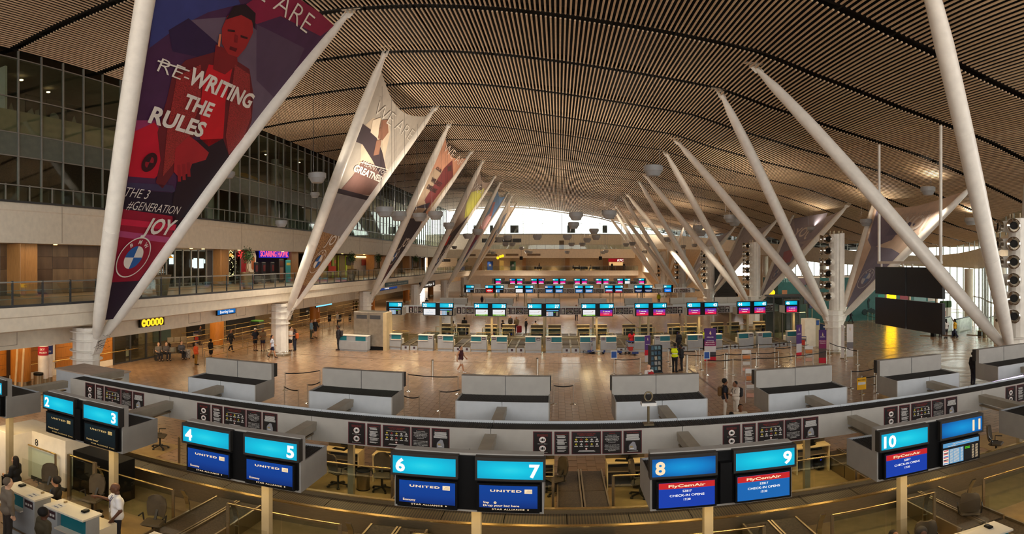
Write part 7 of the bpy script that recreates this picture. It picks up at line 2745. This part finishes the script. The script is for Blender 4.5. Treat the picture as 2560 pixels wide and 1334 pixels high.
PCACHE = {}
def person_meshes(pose, lod, sleeves, bottom, hair, over=None, key=None):
    ck = (pose, lod, sleeves, bottom, hair, key)
    if ck in PCACHE:
        return PCACHE[ck]
    J = joints(pose, over)
    g = {0: .0105, 1: .018, 2: .03}[lod]
    out = {}
    b = []
    # torso
    b += [(J['hip'] + (-.06, 0, 0), J['hip'] + (.06, 0, 0), .125, .125), (J['hip'], J['belly'], .13, .125), (J['belly'], J['chest'], .125, .14)]
    b += [(J['chest'] + (-.07, 0, 0), J['chest'] + (.07, 0, 0), .125, .125), (J['shL'] + (.05, 0, 0), J['shR'] + (-.05, 0, 0), .075, .075)]
    b += [(J['neck'] - (0, 0, .04), J['nape'], .06, .055), (J['nape'], J['head'], .055, .06)]
    hd = J['head']
    head = [(hd + (0, .015, .03), hd + (0, .0, .035), .098, .098, (1.12, .98, .9)), (hd + (0, -.03, -.05), hd + (0, -.035, -.055), .066, .06, (1.05, .95, .85))]
    head += [(hd + (0, -.1, .0), hd + (0, -.118, -.022), .012, .017)]
    for s in (-1, 1):
        head.append((hd + (.085 * s, .01, .01), hd + (.09 * s, .02, -.02), .018, .014))
    if lod == 0:
        head += [(hd + (-.03, -.096, .022), hd + (.03, -.096, .022), .012, .012), (hd + (-.018, -.1, -.058), hd + (.018, -.1, -.058), .009, .009)]
    b += head
    arms = []
    for s, q in ((-1, 'L'), (1, 'R')):
        arms.append((q, [(J['sh' + q], J['el' + q], .056, .043), (J['el' + q], J['wr' + q], .043, .03)]))
        w, f = J['wr' + q], J['fg' + q]
        d = f - w
        ln = max(1e-6, np.linalg.norm(d))
        d = d / ln
        palm = w + d * .08
        b += arms[-1][1]
        if lod < 2:
            side = np.cross(d, (1, 0, 0) if abs(d[0]) < .8 else (0, 0, 1))
            side = side / np.linalg.norm(side)
            nrm = np.cross(d, side)
            b.append((w, palm, .03, .036, (1, 1, 1)))
            for i, (off, l1, l2) in enumerate(((-.027, .036, .03), (-.009, .042, .034), (.009, .04, .032), (.026, .032, .026))):
                k1 = palm + side * off + d * .012
                k2 = k1 + d * l1 + nrm * .006
                k3 = k2 + d * l2 * .8 + nrm * .022
                b += [(k1, k2, .0105, .0095), (k2, k3, .0095, .0085)]
            tb = w + d * .03 - side * .026
            b += [(tb, tb + d * .035 - side * .03, .013, .011), (tb + d * .035 - side * .03, tb + d * .062 - side * .032 + nrm * .012, .011, .009)]
        else:
            b.append((w, w + d * .14, .032, .026))
    legs = []
    for q in 'LR':
        legs += [(J['hp' + q], J['kn' + q], .09, .058), (J['kn' + q], J['an' + q], .058, .04)]
        b += [(J['an' + q], J['to' + q], .042, .032)]
    b += legs
    out['body'] = sdf_mesh('body', b, g, .022 if lod == 0 else .035)
    inf = .014 if lod == 0 else .02
    def infl(ps, e):
        return [(p[0], p[1], p[2] + e, p[3] + e) + tuple(p[4:]) for p in ps]
    top = infl([p for p in b[:5]], inf)
    nk = J['neck'][2] + .035
    for q, a in arms:
        if sleeves == 'long':
            top += infl(a, inf)
        elif sleeves == 'short':
            m = a[0][0] * .35 + a[0][1] * .65
            top += infl([(a[0][0], m, .06, .055)], inf + .004)
    lowz = J['hip'][2] - (.06 if bottom != 'dress' else .0)
    if pose != 'sit':
        top.append((J['hip'] + (-.05, 0, -.02), J['hip'] + (.05, 0, -.02), .14, .14))
    else:
        top.append((J['hip'], J['hip'] + (0, 0, .04), .14, .14))
    out['top'] = sdf_mesh('top', top, max(g, .014), .03, [lambda x, y, z, q=nk: z - q, lambda x, y, z, q=lowz: (q - .08) - z])
    bt = []
    hipp = [(J['hip'] + (-.055, 0, -.01), J['hip'] + (.055, 0, -.01), .135, .135)]
    for q in 'LR':
        if bottom == 'trousers':
            bt += [(J['hp' + q], J['kn' + q], .098, .07), (J['kn' + q], J['an' + q] + (0, 0, .0), .07, .058)]
        elif bottom == 'shorts':
            bt += [(J['hp' + q], J['hp' + q] * .35 + J['kn' + q] * .65, .105, .09)]
        elif bottom == 'skirt':
            bt += [(J['hp' + q], J['hp' + q] * .1 + J['kn' + q] * .9, .11, .11), ]
    if bottom == 'skirt':
        bt += [(J['hip'], (J['knL'] + J['knR']) / 2, .13, .13)]
    out['bottom'] = sdf_mesh('bottom', hipp + bt, max(g, .014), .03, [lambda x, y, z, q=J['hip'][2] + .09: z - q])
    sh = []
    for q in 'LR':
        sh += [(J['an' + q] + (0, .02, -.035), J['to' + q] + (0, -.01, .0), .05, .042), (J['an' + q] + (0, .0, -.01), J['an' + q] + (0, .0, .02), .05, .05)]
    out['shoes'] = sdf_mesh('shoes', sh, max(g, .014), .02)
    if hair != 'bald':
        hp = [(hd + (0, .034, .045), hd + (0, .03, .05), .104, .104, (1.1, 1.0, .93))]
        if hair == 'long':
            hp += [(hd + (0, .06, .0), hd + (0, .09, -.2), .085, .075), (hd + (-.07, .03, .0), hd + (-.08, .03, -.2), .04, .035), (hd + (.07, .03, .0), hd + (.08, .03, -.2), .04, .035)]
        if hair == 'bun':
            hp += [(hd + (0, .1, .07), hd + (0, .12, .08), .055, .05)]
        if hair == 'curly':
            hp = [(hd + (0, .04, .055), hd + (0, .04, .06), .122, .122)]
        def face_cut(x, y, z):
            # keep clear of the face
            return np.minimum(np.minimum(-(y - hd[1] + .06), (hd[2] + .055) - z), .08 - np.abs(x - hd[0]))
        def low_cut(x, y, z):
            return (hd[2] - (.06 if hair not in ('long',) else .4)) - z
        out['hair'] = sdf_mesh('hair', hp, max(g, .012), .02, [face_cut, low_cut])
    PCACHE[ck] = out
    return out

SK = {'dark': (92, 58, 42), 'brown': (134, 90, 64), 'tan': (186, 136, 104), 'pale': (222, 176, 146)}
def person(label, loc, rz, pose='stand', h=1.72, skin='brown', top=(40, 40, 44), bottom=(40, 40, 44), hair=(24, 18, 16), shoes=(30, 28, 28), sleeves='long', btype='trousers', style='short', lod=2, over=None, key=None, group=None, extras=()):
    me = person_meshes(pose, lod, sleeves, btype, style, over, key)
    s = h / 1.75
    t = thing('person', label, 'person', loc, rz, group)
    t.scale = (s, s, s)
    def add(nm, mesh, rgb, rough=.7):
        ob = bpy.data.objects.new(nm, mesh)
        COL.objects.link(ob)
        ob.parent = t
        m = mat(('skin' if nm == 'body' else 'cloth') + '_%d_%d_%d' % tuple(rgb), rgb, .5 if nm == 'body' else .8, var=.05, scale=5)
        if not len(mesh.materials):
            mesh.materials.append(m)
        ob.material_slots[0].link = 'OBJECT'
        ob.material_slots[0].material = m
        return ob
    body = add('body', me['body'], SK[skin])
    add('top', me['top'], top)
    add('bottom', me['bottom'], bottom)
    add('shoes', me['shoes'], shoes)
    if 'hair' in me:
        add('hair', me['hair'], hair)
    J = joints(pose, over)
    if lod < 2:
        hd = J['head']
        for sx in (-1, 1):
            e = MB().lathe([(0, -.008), (.008, -.004), (.008, .004), (0, .008)], 8, tuple(hd + (.032 * sx, -.092, .012)))
            e.build('eye', mat('eye_dark', (28, 20, 16), .3), body, world=False)
        MB().box(-.022, .022, -.006, .004, -.004, .004).build('mouth', mat('lip', (120, 60, 54), .6), body, world=False).location = hd + (0, -.103, -.058)
        if style == 'short' and lod == 0:
            pass
    for kind, rgb in extras:
        c = J['chest']
        if kind == 'backpack':
            MB().bbox(-.15, .15, .14, .32, c[2] - .28, c[2] + .16, .05).build('backpack', cmat(rgb), t, world=False)
            for sx in (-1, 1):
                MB().tube([(sx * .1, .15, c[2] + .14), (sx * .11, .0, c[2] + .21), (sx * .12, -.15, c[2] + .08), (sx * .12, -.12, c[2] - .15), (sx * .12, .12, c[2] - .25)], .016, 5).build('backpack_strap', cmat(rgb), t, world=False)
        if kind == 'vest':
            vs = sdf_vest(pose, over, key)
            add('hi_vis_vest', vs, rgb)
            z = c[2]
            MB().lathe([(.178, -.025), (.178, .025)], 20, (0, 0, z - .12)).build('reflective_band', mat('reflective', (210, 214, 206), .3), t, world=False).scale = (1.14, .92, 1)
        if kind == 'lanyard':
            MB().tube([(-.07, -.1, c[2] + .17), (-.05, -.165, c[2] + .05), (0, -.175, c[2] - .14), (.05, -.165, c[2] + .05), (.07, -.1, c[2] + .17)], .008, 5).build('lanyard', cmat(rgb), t, world=False)
            MB().box(-.035, .035, -.185, -.175, c[2] - .24, c[2] - .14).build('badge', M_pw, t, world=False)
        if kind == 'cap':
            hd = J['head']
            MB().lathe([(.11, .05), (.108, .1), (.08, .145), (0, .16)], 16, tuple(hd + (0, .015, 0))).build('cap', cmat(rgb), t, world=False)
        if kind == 'bag':
            q = J['wrR']
            MB().bbox(q[0] - .03, q[0] + .1, q[1] - .15, q[1] + .15, q[2] - .42, q[2] - .12, .03).build('handbag', cmat(rgb), t, world=False)
            MB().tube([(q[0] + .03, q[1] - .1, q[2] - .12), (q[0] + .03, q[1], q[2] + .02), (q[0] + .03, q[1] + .1, q[2] - .12)], .01, 5).build('bag_handle', cmat(rgb), t, world=False)
        if kind == 'braids':
            hd = J['head']
            for sx in (-1, 1):
                MB().tube([hd + (sx * .05, .09, .0), hd + (sx * .07, .12, -.15), hd + (sx * .07, .12, -.32)], [.025, .022, .012], 6).build('braid', cmat(hair), t, world=False)
    return t
VEST = {}
def sdf_vest(pose, over, key):
    if (pose, key) not in VEST:
        J = joints(pose, over)
        b = [(J['hip'] + (-.05, 0, .03), J['hip'] + (.05, 0, .03), .155, .155), (J['hip'], J['chest'], .155, .165), (J['chest'] + (-.08, 0, 0), J['chest'] + (.08, 0, 0), .155, .155), (J['shL'] + (.05, 0, .005), J['shR'] + (-.05, 0, .005), .1, .1)]
        VEST[(pose, key)] = sdf_mesh('hi_vis_vest', b, .02, .03, [lambda x, y, z, q=J['neck'][2] + .01: z - q, lambda x, y, z, q=J['hip'][2] - .02: q - z])
    return VEST[(pose, key)]

def pp(px, pyb, z=0.0):
    p = P(px, pyb, Z=z)
    return (p.x, p.y, z)
def ph(pt, pb):
    return (1 - math.tan((pt - H0) / F) / math.tan((pb - H0) / F)) * CZ
R_ = math.radians
def people():
    # ---- staff and customers at the nearest desks
    person('agent in a white short sleeved shirt and blue lanyard leaning on the counter', (-9.05, 9.85, 0), R_(-42), 'stand', 1.76, 'dark', (226, 224, 228), (36, 34, 44), (20, 16, 14), sleeves='short', style='bald', lod=0, key='agent',
           over=dict(elR=(.38, -.2, 1.2), wrR=(.46, -.5, 1.22), fgR=(.48, -.64, 1.2), elL=(-.28, .04, 1.16), wrL=(-.26, -.14, .98), fgL=(-.24, -.28, .92), shL=(-.21, 0, 1.41), shR=(.21, -.03, 1.41), head=(.02, -.05, 1.63)) if False else
           dict(elL=(-.38, -.16, 1.2), wrL=(-.5, -.42, 1.24), fgL=(-.55, -.56, 1.22), elR=(.28, .04, 1.16), wrR=(.26, -.12, .95), fgR=(.24, -.2, .82), shL=(-.21, -.02, 1.41), shR=(.21, 0, 1.41), head=(-.01, -.05, 1.63)), extras=(('lanyard', (40, 50, 110)),))
    person('seated agent in a black short sleeved top with cropped hair', (-11.35, 10.05, 0), R_(-60), 'sit', 1.68, 'tan', (24, 22, 24), (24, 22, 24), (22, 16, 14), sleeves='short', style='curly', lod=0, extras=(('lanyard', (70, 110, 150)),))
    person('seated agent in a black jacket with long dark hair at the left edge', (-13.45, 10.35, 0), R_(-75), 'sit', 1.66, 'tan', (22, 22, 26), (20, 20, 24), (24, 16, 14), sleeves='long', style='long', lod=1, extras=(('lanyard', (80, 110, 160)),))
    person('grey haired customer in a grey suit seen from behind at the left edge', (-10.95, 8.2, 0), R_(165), 'stand', 1.78, 'pale', (122, 110, 96), (60, 54, 50), (104, 90, 76), lod=1)
    person('dark haired customer seen from behind below sign three', (-9.25, 7.85, 0), R_(170), 'stand', 1.64, 'dark', (70, 62, 44), (40, 40, 50), (22, 18, 16), lod=1, style='curly')
    person('dark haired agent whose head shows at the bottom under sign ten', (6.3, 9.95, 0), R_(10), 'sit', 1.7, 'brown', (40, 36, 40), (30, 30, 34), lod=1)
    person('agent with a head covering at the bottom right of sign ten', (6.85, 9.75, 0), R_(-10), 'sit', 1.7, 'dark', (60, 56, 60), (30, 30, 34), (50, 46, 46), lod=1, style='curly')
    # ---- open floor
    person('woman in a maroon vest and white shorts walking across the floor', pp(1152, 931), R_(70), 'walk', ph(865, 931), 'tan', (62, 24, 34), (222, 206, 190), (26, 18, 16), (230, 226, 220), 'none', 'shorts', 'bun', 1)
    person('young man in a navy shirt and white trousers with a brown backpack', pp(1812, 1041), R_(80), 'stand', ph(948, 1041), 'brown', (28, 30, 42), (226, 220, 212), (20, 16, 14), (60, 40, 30), 'short', lod=1, style='curly', extras=(('backpack', (110, 78, 40)),))
    person('young man in a white sweater with a black backpack looking down', pp(1840, 1043), R_(-75), 'phone', ph(953, 1043), 'brown', (222, 212, 200), (224, 216, 206), (20, 16, 14), (50, 40, 36), lod=1, extras=(('backpack', (30, 28, 32)),))
    p = P(1851, 1012, Z=1.72)
    person('man in a white shirt facing the camera behind the nearest spine', (p.x, p.y, 0), R_(-8), 'stand', 1.72, 'brown', (222, 214, 202), (60, 50, 44), (18, 14, 12), sleeves='short', lod=1)
    p = P(1828, 1031, Z=1.66)
    person('person with black hair left of the man in the white shirt', (p.x, p.y, 0), R_(170), 'stand', 1.66, 'brown', (90, 80, 76), (50, 46, 46), (16, 12, 12), lod=1)
    person('person in a yellow hi-vis vest and black trousers with back turned', pp(1687, 930), R_(150), 'phone', ph(858, 930), 'dark', (30, 28, 32), (24, 22, 24), (20, 16, 14), lod=1, extras=(('vest', (212, 226, 20)),))
    person('person in black standing close to the hi-vis vest', pp(1704, 926), R_(-110), 'phone', ph(861, 926), 'dark', (28, 26, 30), (24, 22, 26), (20, 16, 14), (60, 50, 46), lod=1)
    p = P(1622, 912, Z=1.72)
    person('balding man in a white shirt with a red bag beside the magazine stand', (p.x, p.y, 0), R_(200), 'stand', 1.72, 'pale', (224, 216, 212), (60, 56, 60), style='bald', lod=1, extras=(('backpack', (176, 36, 40)),))
    person('woman in a red vest at the counter before desk forty', pp(1579, 878), R_(190), 'stand', ph(826, 878), 'dark', (196, 24, 34), (40, 36, 40), (20, 14, 14), sleeves='short', style='long', lod=1, extras=(('bag', (24, 22, 24)),))
    person('person in black standing by desk forty-one', pp(1697, 879), R_(200), 'stand', ph(828, 879), 'dark', (28, 28, 34), (24, 24, 28), lod=2)
    person('person in a hi-vis vest behind the purple roll-up banner', pp(1762, 872), R_(160), 'stand', ph(822, 872), 'dark', (60, 60, 70), (30, 30, 34), lod=2, extras=(('vest', (206, 220, 30)),))
    person('seated person in a hi-vis vest beside desk thirty-four', pp(1231, 874), R_(20), 'sit', 1.7, 'brown', (50, 46, 44), (34, 30, 30), lod=2, extras=(('vest', (206, 220, 60)),))
    # ---- left concourse
    L = [(490, 911, 857, 160, 'stand', 'woman in a flowered orange jacket and mustard trousers', 'tan', (206, 84, 40), (150, 110, 40), 'long', 'trousers', 'short', (150, 130, 110), (('bag', (40, 30, 30)),)),
         (527, 896, 848, 170, 'stand', 'person in a black dress seen from behind', 'dark', (26, 22, 24), (26, 22, 24), 'long', 'skirt', 'curly', (20, 16, 14), ()),
         (577, 878, 824, 80, 'walk', 'person in black striding to the right under the gallery', 'brown', (30, 28, 32), (28, 26, 30), 'long', 'trousers', 'short', (20, 16, 14), ()),
         (500, 862, 815, 110, 'stand', 'person in dark clothes pushing a trolley under the gallery', 'brown', (40, 36, 38), (60, 50, 44), 'long', 'trousers', 'short', (20, 16, 14), ()),
         (680, 894, 838, 120, 'walk', 'girl with braids in a pale blue shirt and navy shorts', 'tan', (196, 204, 220), (36, 40, 70), 'short', 'shorts', 'short', (40, 26, 20), (('braids', (40, 26, 20)),)),
         (638, 876, 821, 60, 'stand', 'man in a dark shirt and pale cap near the second column', 'brown', (34, 36, 48), (30, 30, 40), 'short', 'shorts', 'short', (30, 24, 20), (('cap', (226, 220, 214)),)),
         (657, 876, 821, 30, 'phone', 'man in a patterned brown shirt and dark shorts', 'brown', (120, 100, 74), (40, 40, 60), 'short', 'shorts', 'short', (30, 24, 20), ()),
         (726, 877, 817, 90, 'phone', 'man in a white shirt and black shorts embracing a companion', 'pale', (216, 208, 198), (28, 26, 28), 'short', 'shorts', 'short', (30, 22, 20), ()),
         (737, 876, 822, -100, 'phone', 'companion in dark clothes with an orange backpack', 'tan', (50, 46, 54), (44, 48, 62), 'long', 'trousers', 'long', (40, 26, 22), (('backpack', (200, 96, 40)),)),
         (778, 846, 799, 100, 'stand', 'woman in a denim jacket with a shoulder bag', 'tan', (110, 140, 160), (70, 74, 60), 'long', 'trousers', 'short', (90, 66, 44), (('bag', (90, 70, 60)),)),
         (788, 844, 797, 60, 'walk', 'man in a black shirt and shorts beside the denim jacket', 'pale', (30, 30, 36), (34, 34, 40), 'long', 'shorts', 'short', (120, 100, 80), ()),
         (727, 820, 781, 20, 'stand', 'man with a black backpack behind the second column', 'tan', (70, 62, 50), (110, 96, 60), 'long', 'trousers', 'short', (40, 30, 26), (('backpack', (30, 28, 30)),)),
         (846, 875, 813, -80, 'stand', 'guard in a dark suit with a backpack beside the security counter', 'dark', (34, 32, 38), (30, 30, 34), 'long', 'trousers', 'short', (20, 16, 14), (('backpack', (40, 36, 38)),)),
         (844, 815, 779, -60, 'stand', 'person in a navy and white shirt in the queue area', 'pale', (210, 208, 206), (36, 36, 46), 'short', 'trousers', 'short', (150, 120, 90), ()),
         (884, 777, 752, -90, 'stand', 'traveller in brown clothes beyond the steel kiosk', 'tan', (110, 80, 56), (40, 36, 34), 'short', 'trousers', 'short', (30, 22, 20), ()),
         (891, 778, 752, 170, 'stand', 'traveller in an olive shirt beyond the steel kiosk', 'brown', (110, 100, 50), (50, 46, 40), 'short', 'trousers', 'short', (24, 18, 16), ())]
    for px, pb, pt, rz, pose, lab, sk, tp, bt, sl, bty, st, hr, ex in L:
        person(lab, pp(px, pb), R_(rz), pose, min(1.95, max(1.3, ph(pt, pb))), sk, tp, bt, hr, (50, 40, 36), sl, bty, st, 2, extras=ex)
    # bench with seated travellers
    bp = G(425, 898)
    b = thing('metal_bench', 'perforated metal bench with seated travellers', 'bench', tuple(bp), R_(62), group='metal benches')
    def bench(b):
        for k in range(4):
            MB().bbox(-1.2 + k * .6, -.64 + k * .6, -.24, .24, .42, .46, .01).build('seat', M_steel, b, world=False)
            MB().bbox(-1.2 + k * .6, -.64 + k * .6, .24, .28, .46, .85, .01).build('backrest', M_steel, b, world=False)
        for x in (-1.1, 1.1):
            MB().box(x - .03, x + .03, -.2, .2, 0, .42).build('leg', M_dgrey, b, world=False)
    bench(b)
    b2 = thing('metal_bench', 'empty metal bench row behind the seated travellers', 'bench', tuple(G(455, 868)), R_(62), group='metal benches')
    bench(b2)
    ex_, ey_ = Vector((math.cos(R_(62)), math.sin(R_(62)), 0)), None
    for i, (o_, lab, tp, hr) in enumerate(((-.9, 'seated traveller with fair hair on the metal bench', (120, 116, 110), (150, 120, 80)), (-.3, 'seated traveller in grey in the middle of the metal bench', (100, 96, 96), (110, 90, 60)), (.9, 'seated man in a grey shirt at the right of the metal bench', (90, 92, 100), (60, 46, 36)))):
        q = bp + ex_ * o_
        person(lab, (q.x, q.y, 0), R_(62), 'sit', 1.72, 'pale', tp, (40, 40, 48), hr, (30, 28, 28), 'long' if i else 'short', lod=2)
    p = G(468, 896)
    t = thing('suitcase', 'black and white patterned suitcase beside the seated man', 'suitcase', tuple(p), .4)
    MB().bbox(-.22, .22, -.13, .13, .06, .68, .04).build('shell', mat('suitcase_pattern', (150, 146, 140), .5, var=.6, scale=18), t, world=False)
    MB().tube([(-.1, .1, .68), (-.1, .1, .95), (.1, .1, .95), (.1, .1, .68)], .012, 6).build('pull_handle', M_steel, t, world=False)
    for x in (-.17, .17):
        for y in (-.09, .09):
            MB().lathe([(0, -.015), (.03, -.015), (.03, .015), (0, .015)], 8, (x, y, .03), M=Matrix.Rotation(PI / 2, 3, 'Y')).build('wheel', M_black, t, world=False)
    # ---- second island, staff and travellers
    K = [(1161, 838, 793, 175, 'stand', 'agent in a black jacket standing behind desk thirty-three', 'dark', (28, 26, 30), (26, 26, 30), 'bun'),
         (1291, 830, 792, 5, 'stand', 'traveller in an olive jacket right of the red suitcase', 'tan', (120, 104, 76), (40, 40, 60), 'short'),
         (1276, 826, 790, -10, 'stand', 'traveller in a black and white top at the rear of the second island', 'pale', (70, 64, 60), (40, 36, 36), 'short'),
         (1315, 834, 796, 80, 'phone', 'red haired woman in a long black coat at the rear desk', 'pale', (26, 24, 30), (24, 22, 28), 'short'),
         (1257, 832, 800, 60, 'sit', 'seated agent in black behind desk thirty-five', 'dark', (28, 26, 28), (26, 26, 28), 'curly'),
         (1339, 834, 802, 175, 'sit', 'seated man in a pale shirt on a red chair', 'pale', (214, 190, 150), (50, 46, 46), 'short'),
         (1133, 834, 800, 175, 'sit', 'seated agent on a red chair behind desk thirty-three', 'dark', (206, 196, 170), (40, 36, 36), 'short'),
         (1441, 800, 762, 20, 'stand', 'traveller bending with bags beyond the second island', 'brown', (60, 54, 50), (40, 36, 40), 'long'),
         (1376, 785, 757, 90, 'stand', 'traveller in black beside the fourth rear gantry of the second island', 'dark', (26, 26, 32), (24, 24, 30), 'short'),
         (1205, 762, 740, 170, 'stand', 'person in navy walking behind the second island', 'dark', (30, 34, 60), (30, 34, 60), 'short'),
         (1067, 775, 745, 180, 'stand', 'person in black seen from behind left of sign thirty-two', 'dark', (28, 26, 30), (26, 24, 28), 'short'),
         (1647, 760, 731, 170, 'stand', 'worker in a yellow vest near sign seventy-four', 'brown', (206, 216, 40), (60, 56, 50), 'short'),
         (1238, 752, 731, 170, 'stand', 'worker in a lime vest under sign sixty-three', 'brown', (190, 206, 50), (50, 46, 46), 'short'),
         (1292, 752, 733, 100, 'stand', 'traveller in white leaning at the third island', 'dark', (222, 214, 204), (60, 54, 54), 'short'),
         (1842, 752, 727, 40, 'stand', 'woman in a black top and tan skirt in the right concourse', 'tan', (36, 30, 36), (180, 140, 100), 'long'),
         (1824, 748, 724, 90, 'walk', 'traveller in white walking in the right concourse', 'tan', (216, 212, 206), (50, 46, 46), 'short'),
         (2365, 845, 797, 175, 'stand', 'woman in a white top and dark shorts near the escalators', 'dark', (226, 222, 220), (36, 32, 40), 'long'),
         (2387, 844, 797, -140, 'walk', 'woman in a mustard yellow top raising an arm near the escalators', 'dark', (214, 160, 30), (40, 44, 70), 'long'),
         (2351, 842, 800, 170, 'stand', 'person in black partly hidden by the video wall', 'dark', (26, 24, 28), (40, 36, 40), 'short'),
         (2433, 962, 876, 90, 'stand', 'person in black beside the last rear gantry on the right', 'dark', (24, 22, 26), (30, 30, 44), 'short'),
         (2127, 806, 779, 60, 'walk', 'person in dark clothes walking behind the nozzle column', 'dark', (40, 36, 50), (36, 34, 44), 'short'),
         (1700, 790, 762, 170, 'stand', 'traveller in blue jeans beyond sign forty-one', 'brown', (90, 80, 76), (40, 50, 80), 'short')]
    for px, pb, pt, rz, pose, lab, sk, tp, bt, st in K:
        h = 1.7 if pose == 'sit' else min(1.9, max(1.5, ph(pt, pb)))
        ov, ky = None, None
        if 'raising' in lab:
            ov, ky = dict(elR=(.3, -.1, 1.62), wrR=(.34, -.2, 1.86), fgR=(.36, -.25, 2.0)), 'raise'
        person(lab, pp(px, pb), R_(rz), pose, h, sk, tp, bt, (24, 18, 16), (50, 44, 42), 'short' if sk == 'dark' and tp[0] > 180 else 'long', 'shorts' if 'shorts' in lab else ('skirt' if 'skirt' in lab else 'trousers'), st, 2, over=ov, key=ky)
    t = thing('suitcase', 'red suitcase standing at the rear of the second island', 'suitcase', pp(1298, 832), .2)
    MB().bbox(-.24, .24, -.14, .14, .05, .72, .04).build('shell', cmat((130, 24, 40)), t, world=False)
    MB().tube([(-.1, .1, .72), (-.1, .1, 1.0), (.1, .1, 1.0), (.1, .1, .72)], .012, 6).build('pull_handle', M_steel, t, world=False)
    # ---- galleries
    for px, pb, rz, pose, lab, tp in ((1348, 673.5, 90, 'walk', 'person walking along the far gallery', (70, 64, 60)), (1433, 672, 60, 'sit', 'person seated in the far gallery, left of three', (40, 36, 36)), (1448, 672, 80, 'sit', 'person seated in the far gallery, middle of three', (60, 56, 50)),
                                      (1477, 672, -60, 'sit', 'person in white seated in the far gallery, right of three', (160, 150, 140)), (1530, 672, 160, 'stand', 'customer at the chicken counter, left', (40, 36, 40)), (1560, 672, 170, 'stand', 'customer at the chicken counter, right', (50, 40, 40))):
        p = P(px, pb, Y=138.6)
        person(lab, (p.x, p.y, 5.1), R_(rz), pose, 1.72, 'dark', tp, (60, 54, 50), lod=2)
    p = P(421, 665, X=-27.6)
    person('diner seated behind the restaurant glass', (p.x, p.y, 5.1), R_(90), 'sit', 1.72, 'dark', (50, 40, 44), (40, 36, 40), lod=2, style='curly')
people()

# ================================================================ SEPARATE LOOSE PIECES INTO PARTS OF THEIR OWN
def split_parts():
    names = {'side_panel', 'rear_tray', 'side_rail', 'armrest', 'work_surface', 'arm', 'crown_bolts', 'sticker_print', 'strut_bracket', 'pin_bracket'}
    cache = {}
    for o in list(bpy.data.objects):
        if o.type != 'MESH' or o.name.split('.')[0] not in names or o.parent is None:
            continue
        me = o.data
        if me.name not in cache:
            par = list(range(len(me.vertices)))
            def find(a):
                while par[a] != a:
                    par[a] = par[par[a]]
                    a = par[a]
                return a
            seen = {}
            for v in me.vertices:
                k = tuple(round(c, 4) for c in v.co)
                if k in seen:
                    par[find(v.index)] = find(seen[k])
                seen[k] = v.index
            for f in me.polygons:
                a = find(f.vertices[0])
                for b in f.vertices[1:]:
                    par[find(b)] = a
            groups = {}
            for f in me.polygons:
                groups.setdefault(find(f.vertices[0]), []).append(f)
            out = []
            for fs in groups.values():
                idx = {}
                for f in fs:
                    for v in f.vertices:
                        idx.setdefault(v, len(idx))
                nm = bpy.data.meshes.new(o.name.split('.')[0])
                nm.from_pydata([tuple(me.vertices[v].co) for v in idx], [], [[idx[v] for v in f.vertices] for f in fs])
                for m in me.materials:
                    nm.materials.append(m)
                out.append(nm)
            cache[me.name] = out
        parts = cache[me.name]
        if len(parts) < 2 or len(parts) > 20:
            continue
        for nm in parts[1:]:
            c = o.copy()
            c.data = nm
            COL.objects.link(c)
        o.data = parts[0]
split_parts()
